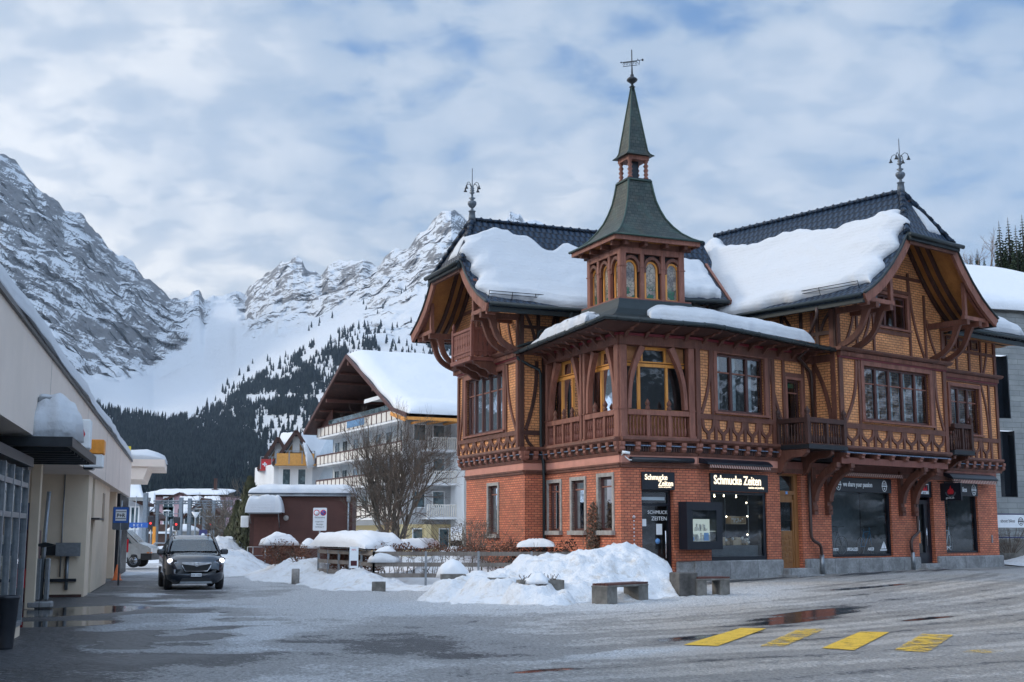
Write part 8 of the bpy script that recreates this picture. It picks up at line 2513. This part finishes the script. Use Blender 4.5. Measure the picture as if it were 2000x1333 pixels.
e = empty('advertising_stand', (p.x, 53, .45), R(15), 'dark blue framed advertising stand with a white banner, in the snow right of the house', 'stand')
m = MB()
for x in (-.75, .75): m.tube([(x, 0, 0), (x * .93, 0, 2.0)], .03, 6)
for x in (-.72, .72):
 m.tube([(x * .96, 0, 1.0), (x * 1.35, -.3, -.1)], .03, 6)
m.tube([(-.72, 0, 1.05), (.72, 0, 1.05)], .025, 6); m.tube([(-.72, 0, 2.0), (.72, 0, 2.0)], .025, 6)
m.build('frame', 'sign_blue_frame', e); plain('sign_blue_frame', (0.015, 0.02, 0.10), .4)
for o in COL.objects:
 if o.parent == e: o.data.materials.clear(); o.data.materials.append(MATS['sign_blue_frame'])
m = MB(); m.box(-.70, .70, -.02, .02, 1.45, 1.97); bn = m.build('banner', 'sign_white', e)
txt(bn, 'about bikes', .2, -.12, 1.66, 'sign_black', .75, -.024)
o = emblem(FM((0, 0), (1, 0), (0, -1)), .5, .022, 1.70, .16, bn, 'sign_black')
p = at(1966, 1030, 58); shrub('bare_shrub', p.x + .1, 58, 1.6, .8, 'dark bare bush behind the advertising stand', 61, 30, z=.9)
p = at(1962, 1060, 56); m = MB(); m.box(p.x - 1.5, p.x + 3, 58.6, 59.2, 0, 1.4); tag(m.build('garden_wall', 'concrete_old'), 'low concrete wall behind the advertising stand', 'wall')
# ================================================================ TERRAIN, MOUNTAINS
def plerp(pts, x):
 if x <= pts[0][0]: return pts[0][1]
 for (a, b), (c, d) in zip(pts[:-1], pts[1:]):
  if x <= c: return b + (d - b) * (x - a) / (c - a)
 return pts[-1][1]
CREST = [(-500, 150), (-200, 250), (-60, 290), (0, 310), (30, 322), (55, 345), (70, 368), (90, 372), (112, 388), (125, 410), (165, 425), (188, 455), (210, 478), (232, 505), (262, 515), (285, 540), (308, 560), (333, 583), (352, 588), (365, 583), (378, 572), (390, 571), (399, 590), (420, 580), (440, 574), (462, 567), (480, 575), (487, 560), (520, 532), (545, 517), (572, 506), (590, 512), (602, 524), (615, 526), (628, 535), (640, 516), (662, 511), (690, 513), (708, 507), (722, 520), (738, 514), (752, 503), (776, 490), (800, 478), (820, 455), (845, 432), (862, 418), (885, 416), (905, 424), (935, 446), (960, 438), (985, 428), (996, 417), (1014, 416), (1026, 432), (1045, 434), (1065, 440), (1090, 452), (1200, 500), (1400, 560), (1700, 600), (2100, 560), (2600, 500)]
CRD = [(-500, 3300), (0, 3600), (330, 4600), (480, 5200), (560, 4700), (700, 4300), (880, 3700), (1000, 4600), (1100, 4800), (2600, 3000)]
SPUR = [(-500, 700), (0, 560), (100, 600), (230, 700), (300, 745), (350, 720), (400, 700), (460, 660), (520, 640), (620, 620), (700, 590), (780, 570), (850, 560), (900, 560), (1000, 560), (1400, 700), (2600, 700)]
SPD = [(-500, 2600), (0, 2800), (300, 3400), (450, 3900), (600, 3700), (850, 2900), (1000, 3000), (2600, 2400)]
BOWL = [(-500, 860), (0, 780), (150, 775), (200, 800), (300, 812), (420, 800), (470, 770), (550, 720), (620, 680), (700, 665), (800, 670), (900, 690), (1000, 700), (1400, 800), (2600, 800)]
BWD = [(-500, 1900), (0, 1900), (200, 2000), (420, 2300), (550, 2400), (700, 2100), (900, 1900), (2600, 1800)]
FOOT = [(-500, 1000), (200, 985), (400, 985), (520, 960), (600, 940), (700, 900), (900, 880), (1400, 940), (2600, 960)]
FTD = [(-500, 1000), (200, 1050), (500, 950), (700, 1000), (900, 1000), (2600, 900)]
def terr(x, q):
 """q in 0..4 : valley floor, wood's foot, bowl line, spur line, crest"""
 L = ((1041, 190), (plerp(FOOT, x), plerp(FTD, x)), (plerp(BOWL, x), plerp(BWD, x)), (plerp(SPUR, x), plerp(SPD, x)), (plerp(CREST, x), plerp(CRD, x)))
 i = min(3, int(q)); f = q - i
 y = L[i][0] + (L[i + 1][0] - L[i][0]) * f; D = L[i][1] + (L[i + 1][1] - L[i][1]) * f
 return y, D
def rockness(x, y):
 """where bare rock is exposed, from the lie of the land"""
 r = 0.0
 edge = plerp([(0, 760), (120, 742), (230, 745), (300, 728), (345, 690), (372, 672), (335, 600), (600, 560)], x)
 if x < 375 and y < edge: r = max(r, min(1, (edge - y) / 18 + .2) * min(1, (378 - x) / 14))
 c = plerp(CREST, x)
 if 375 < x:
  dep = plerp([(335, 22), (365, 70), (400, 62), (425, 10), (460, 40), (500, 130), (600, 110), (700, 90), (760, 120), (860, 130), (940, 90), (1100, 60)], x)
  if y < c + dep: r = max(r, .85 * min(1, (c + dep - y) / 22))
 if 335 < x <= 402 and y < 635: r = max(r, .9 * min(1, (635 - y) / 15) * sst(338, 350, x) * (1 - sst(396, 404, x)))
 if 690 < x < 900 and 600 < y < 680: r = max(r, .62 * sst(690, 720, x) * sst(600, 615, y) * (1 - sst(655, 680, y)))
 if 540 < x < 720 and 560 < y < 660: r = max(r, .55 * (1 - abs((y - 610) - (630 - x) * .35) / 45))
 return max(0, r)
def terrain():
 NX, NQ = 640, 360
 m = MB(); v = []; rock = []
 for j in range(NQ + 1):
  q = 4.0 * j / NQ
  for i in range(NX + 1):
   x = -420 + 2300 * i / NX
   y, D = terr(x, q)
   rk = rockness(x, y)
   p = at(x, y, D)
   far = sst(.9, 1.6, q)
   if far > 0:
    s = 1 / 420.0
    rid = noise.ridged_multi_fractal(Vector(((p.x + .7 * p.z) * s * .8, (p.z - .5 * p.x) * s * 1.1, p.y * s * .3)), .9, 2.2, 7, 1.0, 2.0)
    f2_ = noise.fractal(Vector((p.x / 90, p.z / 60, p.y / 160)), .8, 2.1, 6)
    amp = (10 + 120 * rk) * far
    dy = -(rid - 1.0) * amp * .34 - f2_ * amp * .55
    edge = 1 - sst(3.85, 4.0, q) * .75
    sc = 1 + dy * edge / D
    p = Vector((p.x * sc, p.y * sc, EYE + (p.z - EYE) * sc))
    p.z += rk * (26 * nz(p.x / 60, p.y / 160, p.z / 45) + 9 * nz(p.x / 22, p.y / 60, p.z / 18)) * far
   else:
    p.z += 6 * nz(p.x / 60, p.y / 60, 0) * sst(0.1, .9, q)
   v.append(p); rock.append(rk)
 W_ = NX + 1
 base = len(v)
 for k, (dd, dz) in enumerate(((350, -300), (900, -900))):
  for i in range(W_):
   p = v[NQ * W_ + i]; v.append(Vector((p.x * (1 + dd / 4000), p.y + dd, p.z + dz))); rock.append(.2)
 f = [(j * W_ + i, j * W_ + i + 1, (j + 1) * W_ + i + 1, (j + 1) * W_ + i) for j in range(NQ + 2) for i in range(NX)]
 m.add(v, f, smooth=True, uv=[(p.x, p.z) for p in v])
 o = m.build('mountains', 'mountain', normals=False)
 for fi, pl_ in enumerate(o.data.polygons):
  if rock[pl_.vertices[0]] > .25: pl_.use_smooth = False
 a = o.data.attributes.new('rock', 'FLOAT', 'POINT'); a.data.foreach_set('value', rock)
 tag(o, kind='structure')
 return o
def m_mountain():
 t = NT('mountain')
 co = t.co('Object', (1 / 100, 1 / 220, 1 / 55), (0, R(14), 0))
 n1 = t.noise(1.1, 11, .66, co, .5)
 n2 = t.noise(14, 7, .75, co, .8)
 co2 = t.co('Object', (1 / 300, 1 / 300, 1 / 26), (0, R(17), 0))
 st_ = t.noise(2.4, 6, .6, co2, 1.0)
 g = t.n('ShaderNodeNewGeometry'); sp = t.n('ShaderNodeSeparateXYZ'); t.set(sp.inputs[0], g.outputs['Normal'])
 up = sp.outputs[2]
 rk = t.attr('rock')
 v = t.math('ADD', t.math('MULTIPLY', rk, .95), t.math('MULTIPLY', t.math('SUBTRACT', n1, .5), 3.4))
 v = t.math('ADD', v, t.math('MULTIPLY', t.math('SUBTRACT', st_, .5), 1.9)); v = t.math('ADD', v, t.math('MULTIPLY', t.math('SUBTRACT', t.noise(.35, 3, .5, co), .5), 1.6))
 v = t.math('ADD', v, t.math('MULTIPLY', t.math('SUBTRACT', n2, .5), 1.0))
 v = t.math('SUBTRACT', v, t.math('MULTIPLY', t.math('SUBTRACT', up, .50), 1.3))
 msk = t.math('MULTIPLY', t.ramp(v, .64, .90), .94)
 rockc = t.mix(t.ramp(n2, .3, .7), (0.095, 0.10, 0.115), (0.26, 0.25, 0.24))
 rockc = t.mix(t.ramp(st_, .35, .62, 0, .7), rockc, (0.13, 0.12, 0.115))
 c = t.mix(msk, (0.64, 0.66, 0.69), rockc)
 nrm = t.bump(t.math('ADD', n1, t.math('MULTIPLY', n2, .4)), .7, 22)
 t.pbr(c, .85, 0, nrm, spec=.1)
 MATS['mountain'] = t.m
m_mountain()
terrain()
m = MB(); v = []; nA, nR = 90, 8
for j in range(nR + 1):
 for i in range(nA + 1):
  a = R(120 + 272 * i / nA); e = j / nR; r = 260 + 900 * e
  v.append((r * math.cos(a), 40 + r * math.sin(a), -3 + 290 * e ** 1.15 * (.75 + .35 * math.sin(i * .23) + .25 * nz(i * .2, e * 2, 3))))
m.add(v, [(j * (nA + 1) + i, j * (nA + 1) + i + 1, (j + 1) * (nA + 1) + i + 1, (j + 1) * (nA + 1) + i) for j in range(nR) for i in range(nA)], smooth=True)
t = NT('wooded_slope'); t.pbr(t.mix(t.ramp(t.noise(.012, 8, .65), .48, .62), (0.02, 0.03, 0.03), (0.72, 0.76, 0.82)), .9); MATS['wooded_slope'] = t.m
tag(m.build('hills', 'wooded_slope', normals=False), kind='structure')
# ---------------- conifer woods: one mass of small trees
def tree_lowpoly(m, p, h, r, rd):
 n = 5
 for k, (z0, z1, rr) in enumerate(((.02, .50, 1.0), (.25, .72, .78), (.48, .9, .55), (.70, 1.0, .34))):
  a0_ = rd.uniform(0, 6); vs_ = [(p.x + rd.uniform(-.04, .04) * h, p.y, p.z + h * z1)]
  for i in range(n * 2):
   a = a0_ + PI * i / n; q = r * rr * (1 if i % 2 else .58) * rd.uniform(.8, 1.2)
   vs_.append((p.x + math.cos(a) * q, p.y + math.sin(a) * q, p.z + h * (z0 + (0 if i % 2 else .06))))
  m.add(vs_, [(0, i + 1, (i + 1) % (n * 2) + 1) for i in range(n * 2)])
def on_terrain(x, y):
 """terrain point seen at picture position, found by bisection on the section"""
 lo, hi = 0.0, 4.0
 for _ in range(22):
  mid = (lo + hi) / 2
  yy, D = terr(x, mid)
  if yy > y: lo = mid
  else: hi = mid
 yy, D = terr(x, lo); return at(x, yy, D), D
def woods():
 rd = random.Random(11)
 m = MB(); cnt = 0
 def dens(x, y):
  top = plerp([(170, 790), (200, 800), (330, 822), (430, 792), (480, 752), (560, 700), (620, 668), (660, 640), (705, 600), (722, 594), (745, 640), (800, 672), (900, 680)], x)
  d = 0
  if y > top: d = .75 + .25 * sst(0, 25, y - top)
  if x > 722 and y < 700: d *= .4
  g = nz(x / 38, y / 30, 3.3) + .6 * nz(x / 14, y / 11, 7.7)
  if y < 900: d *= 1.0 if g > -.05 - (y - 780) * .004 else .08
  if 520 < x < 610 and 812 < y < 905: d *= .06
  if 440 < x < 520 and 905 < y < 960: d *= .25
  if 480 < x < 640 and 772 < y < 786: d *= .05
  if abs((y - 700) - (600 - x) * .9) < 10 and x > 590: d *= .05
  if x < 470 and y < 850: d *= .55 * sst(170, 200, x) + .1
  return d
 for k in range(85000):
  x = rd.uniform(120, 900) ; y = rd.uniform(600, 1030)
  if rd.random() > dens(x, y): continue
  p, D = on_terrain(x, y)
  if p.z < 3 or D < 800: continue
  if D > 2600: continue
  if rd.random() > min(1, (D / 1500) ** 1.2 + .05): continue
  h = rd.uniform(7, 17) * rd.uniform(.8, 1.15); tree_lowpoly(m, p, h, h * rd.uniform(.16, .24), rd); cnt += 1
 for k in range(900):
  x = rd.uniform(360, 900); y = rd.uniform(560, 800)
  if nz(x / 25, y / 25, 9.1) < .15: continue
  if y < plerp([(360, 760), (450, 735), (600, 640), (700, 585), (800, 560), (900, 530)], x): continue
  p, D = on_terrain(x, y); h = rd.uniform(9, 17) * (D / 1800) ** .4; tree_lowpoly(m, p, h, h * .2, rd); cnt += 1
 o = m.build('conifer_forest', 'far_needle', normals=False)
 tag(o, 'dark conifer woods covering the lower mountain slope behind the village', 'forest', kind='stuff')
 print('forest trees', cnt)
 m = MB()
 for k in range(4200):
  x = rd.uniform(-60, 470); top = plerp([(-60, 790), (170, 792), (240, 818), (330, 828), (470, 850)], x) + 12 * nz(x / 30, 1, 1)
  y = top + 16 + (1020 - top) * rd.random() ** 1.1
  p, D = on_terrain(x, y)
  if D < 800: continue
  h = rd.uniform(12, 20); tree_lowpoly(m, p, h, h * .18, rd)
 o = m.build('valley_forest', 'far_needle', normals=False)
 tag(o, 'dark fir wood along the valley floor behind the station and railway', 'forest', kind='stuff')
t = NT('far_needle'); n = t.ramp(t.noise(.06, 6, .75), .38, .62)
t.pbr(t.mix(n, (0.004, 0.010, 0.016), (0.03, 0.042, 0.045)), .9, 0, None, spec=.1); MATS['far_needle'] = t.m
woods()
rd = random.Random(5)
hill = MB()
hill.grid(30, 14, lambda a, b: (30 + 150 * a, 130 + 110 * b, -2 + (34 + 22 * a) * sst(0, 1, b * 1.1) + 2 * nz(a * 8, b * 6, 1)), smooth=True)
tag(hill.build('hillside', 'snow', normals=False), kind='structure')
for i, (x, yt, yb, Y, lab) in enumerate(((1897, 497, 540, 170, 'small fir just right of the right gable, leftmost of the hill trees'), (1911, 486, 540, 168, 'fir second from the left on the hill above the snowy roof'), (1924, 500, 540, 165, 'short fir in the middle of the small hill group'), (1938, 505, 540, 165, 'small fir right of the small hill group'),
         (1958, 432, 560, 140, 'tall dark fir at the left of the big right-hand group'), (1976, 425, 560, 142, 'tallest dark fir of the right-hand group'), (1990, 440, 560, 138, 'dark fir between the tallest one and the picture edge'), (2004, 420, 560, 140, 'dark fir cut by the right picture edge'))):
 p = at(x, yb, Y); h = at(x, yt, Y).z - p.z
 conifer('fir_tree', p.x, Y, p.z - 1, h + 1, (h + 1) * .17, lab, 60 + i, group='firs on the hill at the right', n=26)
p = at(1930, 540, 160); bare_tree('bare_tree', p.x, 160, p.z - 1, 7, .8, 'pale bare tree between the small firs on the hill', 71, 5, .12, trunks=3, mat='twig_pale')
# ================================================================ GROUND
def m_ground():
 t = NT('road_ice')
 slush = t.attr('slush'); wet = t.attr('wet'); dirt = t.attr('dirt')
 co = t.co()
 n1 = t.noise(1.1, 9, .7, co, .3); n2 = t.noise(14, 6, .7, co); n3 = t.noise(60, 3, .6, co)
 cs_ = t.co('Object', (1, 1, 1), (0, 0, R(-38))); m_ = t.n('ShaderNodeMapping'); t.set(m_.inputs[0], cs_); m_.inputs['Scale'].default_value = (6.0, .7, 1)
 ns = t.noise(1.6, 7, .65, m_.outputs[0])
 s = t.math('ADD', slush, t.math('MULTIPLY', t.math('SUBTRACT', n1, .5), .85))
 s = t.math('ADD', s, t.math('MULTIPLY', t.math('SUBTRACT', n2, .5), .80)); s = t.math('ADD', s, t.math('MULTIPLY', t.math('SUBTRACT', ns, .5), .35))
 asphalt = t.mix(n3, (0.035, 0.038, 0.043), (0.065, 0.068, 0.075))
 slc = t.mix(t.ramp(n2, .35, .65), (0.36, 0.36, 0.37), (0.60, 0.61, 0.63))
 slc = t.mix(dirt, slc, t.mix(n2, (0.28, 0.25, 0.225), (0.46, 0.42, 0.375)))
 c = t.mix(t.ramp(s, .30, .48), asphalt, slc)
 c = t.mix(t.ramp(s, .62, .86), c, t.mix(dirt, (0.74, 0.76, 0.79), (0.56, 0.51, 0.46)))
 w = t.math('MULTIPLY', t.ramp(t.math('ADD', wet, t.math('MULTIPLY', t.math('SUBTRACT', n1, .5), .5)), .42, .52), t.ramp(s, .35, .55, 1, 0), True)
 c = t.mix(t.math('MULTIPLY', w, .65), c, (0.012, 0.014, 0.017))
 rough = t.math('SUBTRACT', t.ramp(s, .2, .8, .42, .75), t.math('MULTIPLY', w, .36), True)
 h = t.math('ADD', t.math('MULTIPLY', n2, 1.0), t.math('MULTIPLY', n3, .35))
 vo = t.n('ShaderNodeTexVoronoi'); vo.inputs['Scale'].default_value = 9; t.set(vo.inputs['Vector'], co)
 h = t.math('ADD', h, t.math('MULTIPLY', vo.outputs['Distance'], -.8)); h = t.math('MULTIPLY', h, t.math('SUBTRACT', 1.0, t.math('MULTIPLY', w, .985)))
 h = t.math('MULTIPLY', h, t.ramp(s, .1, .6, .25, 1.0))
 sk = t.ramp(t.noise(26, 6, .7, co), .36, .64, .70, 1.25); c = t.mix(t.math('SUBTRACT', 1.0, t.math('MULTIPLY', w, .9)), c, t.mix(1.0, c, t.n_rgb(sk), 'MULTIPLY'))
 t.pbr(c, rough, 0, t.bump(h, 1.0, .16), spec=.5)
 MATS['road_ice'] = t.m
m_ground()
def tracks(X, Y):
 """wheel ruts of the bend: signed distance pattern along curving tracks"""
 u = (X - 9.0) * .62 - (Y - 26.0) * .78
 return u + .012 * (X * .78 + Y * .62 - 20) ** 2
def ground_attrs(X, Y):
 n = fbm(X, Y, 4.4, .22, 4)
 tr = tracks(X, Y)
 sl = .60 + .46 * n + .16 * nz(X * 1.1, Y * .8, 6)
 dirt = .25
 right = sst(-1.5, 3.5, X * .9 - (Y - 16) * .12 + .5)
 ruts = .5 + .32 * math.sin(tr * 3.1 + 1.2 * nz(X * .3, Y * .3, 2)) + .26 * math.sin(tr * 9.7 + 2 * nz(X * .5, Y * .5, 4))
 sl = sl * (1 - right) + right * (.42 + .46 * ruts * (.6 + .8 * max(0, .5 + n)))
 dirt = dirt * (1 - right) + right * (.75 + .4 * n)
 front = math.exp(-((Y - (29.0 + .12 * (X - 1) ** 2 * (1 if X > 1 else .15))) / 2.6) ** 2) * sst(-5, -1, X) * (1 - sst(5.5, 9, X))
 sl += .55 * front; dirt -= .5 * front
 sh = sst(30, 34, Y) * sst(-7.5, -5.5, X) * (1 - sst(3.5, 6, X)); sl += .35 * sh
 sl += .20 * sst(22, 27, Y) * sst(-8, -5, X) * (1 - sst(-1, 3, X))
 sl += .30 * sst(42, 60, Y) + .12 * sst(30, 44, Y)
 lane = math.exp(-((X + 9.6 + (Y - 39) * .24) / 1.6) ** 2) * (1 - sst(44, 60, Y)); sl -= .10 * lane
 d = (X - 5.8) * e_n[0] + (Y - 40.08) * e_n[1]
 along = (X - 5.8) * e_s[0] + (Y - 40.08) * e_s[1]
 if along > -5:
  w_ = math.exp(-((d + .9) / .9) ** 2); sl -= .45 * w_ * sst(-4, -1, along);
  sl += .35 * math.exp(-((d + 3.2) / 1.0) ** 2)
 wet = .1
 q = W3.inverted() @ Vector((X, Y, 0)); dl = q.x
 st_ = 1 - sst(1.5, 4.2, dl + .8 * n)
 sl -= st_ * .50; wet += .30 * st_
 plate = sst(.12, .3, fbm(X * .8, Y, 8.1, .45, 3) + .1) * sst(.6, 1.6, dl) * (1 - sst(3.2, 5.5, dl)) * sst(17, 19, Y) * (1 - sst(36, 42, Y))
 sl += .75 * plate; dirt -= .4 * plate
 for (px, py, rx, ry, rot) in PUD:
  dx, dy = X - px, Y - py; a = dx * math.cos(rot) + dy * math.sin(rot); b = -dx * math.sin(rot) + dy * math.cos(rot)
  k = math.exp(-((a / rx) ** 2 + (b / ry) ** 2) ** 1.5)
  wet += 1.1 * k; sl -= .8 * k
 dx, dy = X - 1.9, Y - 18.4; a = dx * .72 + dy * .69; b = -dx * .69 + dy * .72
 k = math.exp(-((a / 1.5) ** 2 + (b / .33) ** 2)); sl += .7 * k; dirt -= .6 * k
 k = sst(8.6, 11.5, X + (22 - Y) * .35) * sst(.0, .5, .4 + n); sl += .45 * k * (1 - sst(30, 34, Y)); dirt -= .3 * k
 return max(0, min(1.2, sl)), max(0, min(1, wet)), max(0, min(1, dirt))
e_s = (math.cos(R(39.1)), math.sin(R(39.1))); e_n = (-math.sin(R(39.1)), math.cos(R(39.1)))
PUD = [(5.7, 25.3, 2.6, .62, .95), (3.2, 21.0, 1.5, .30, .75), (.4, 15.9, .45, .14, .6), (7.9, 24.6, .9, .18, .7), (-9.6, 28, 1.8, .9, 1.2), (-8.6, 24, 1.2, .6, .4), (9.5, 34.5, 2.2, .3, .75)]
def near_ground():
 step = .085
 x0, x1, y0, y1 = -14, 16, 13.2, 48
 m = MB(); v = []; A = []; B = []; D = []
 xs = [x0 + i * step for i in range(int((x1 - x0) / step) + 1)]
 ys = []; y = y0
 while y < y1: ys.append(y); y += step * (1 + (y - 14) / 30)
 for Y in ys:
  for X in xs:
   s, w, d = ground_attrs(X, Y)
   h = ground_z(X, Y)
   r = max(0, s - .25) * (1 - min(1, w * 1.2))
   h += r * (.035 * fbm(X, Y, 2.0, 1.5, 3) + .045 * abs(nz(X * 3.6, Y * 3.6, 1.1)) + .035 * nz(X * 8, Y * 8, 3))
   fl_ = sst(1.6, 2.6, X) * (1 - sst(8.2, 9.4, X)) * sst(17.6, 18.4, Y) * (1 - sst(22.8, 23.8, Y)); h -= (h - ground_z(X, Y)) * fl_
   v.append((X, Y, h)); A.append(s); B.append(w); D.append(d)
 n = len(xs)
 f = [(j * n + i, j * n + i + 1, (j + 1) * n + i + 1, (j + 1) * n + i) for j in range(len(ys) - 1) for i in range(n - 1)]
 m.add(v, f, smooth=True, uv=[(p[0], p[1]) for p in v])
 o = m.build('road', 'road_ice', normals=False)
 for nm, arr in (('slush', A), ('wet', B), ('dirt', D)):
  a = o.data.attributes.new(nm, 'FLOAT', 'POINT'); a.data.foreach_set('value', arr)
 tag(o, kind='structure')
near_ground()
def far_ground():
 m = MB(); v = []; A = []; B = []; D = []
 xs = [-400, -200, -100, -60] + [-50 + i * 1.5 for i in range(80)] + [90, 140, 220, 400]
 ys = [-60, -20, 0, 10] + [13 + i * 1.5 for i in range(60)] + [110, 130, 160, 200, 260, 340]
 for Y in ys:
  for X in xs:
   s, w, d = ground_attrs(X, Y)
   v.append((X, Y, ground_z(X, Y) - .06)); A.append(min(1.1, s + .25 * sst(45, 70, Y))); B.append(w * .3); D.append(d * (1 - sst(45, 60, Y)))
 n = len(xs)
 f = [(j * n + i, j * n + i + 1, (j + 1) * n + i + 1, (j + 1) * n + i) for j in range(len(ys) - 1) for i in range(n - 1)]
 m.add(v, f, smooth=True)
 o = m.build('ground', 'road_ice', normals=False)
 for nm, arr in (('slush', A), ('wet', B), ('dirt', D)):
  a = o.data.attributes.new(nm, 'FLOAT', 'POINT'); a.data.foreach_set('value', arr)
 tag(o, kind='structure')
far_ground()
# ================================================================ HAZE
m = MB(); m.box(-3200, 3200, -1300, 6300, -80, 2000)
hz = m.build('haze', 'haze'if 'haze' in MATS else 'snow')
hm = bpy.data.materials.new('haze'); hm.use_nodes = True; hm.node_tree.nodes.clear()
pv = hm.node_tree.nodes.new('ShaderNodeVolumePrincipled'); ho = hm.node_tree.nodes.new('ShaderNodeOutputMaterial')
pv.inputs['Color'].default_value = (0.62, 0.78, 1.0, 1); pv.inputs['Density'].default_value = 0.00004; pv.inputs['Anisotropy'].default_value = 0.2
hm.node_tree.links.new(pv.outputs[0], ho.inputs['Volume'])
hz.data.materials.clear(); hz.data.materials.append(hm)
tag(hz, kind='stuff')
scene.cycles.volume_bounces = 0
scene.cycles.volume_max_steps = 16
HAZE = True
if not HAZE:
 bpy.data.objects.remove(hz)
for me, i, n in PEND:
 me.materials[i] = MATS[n]
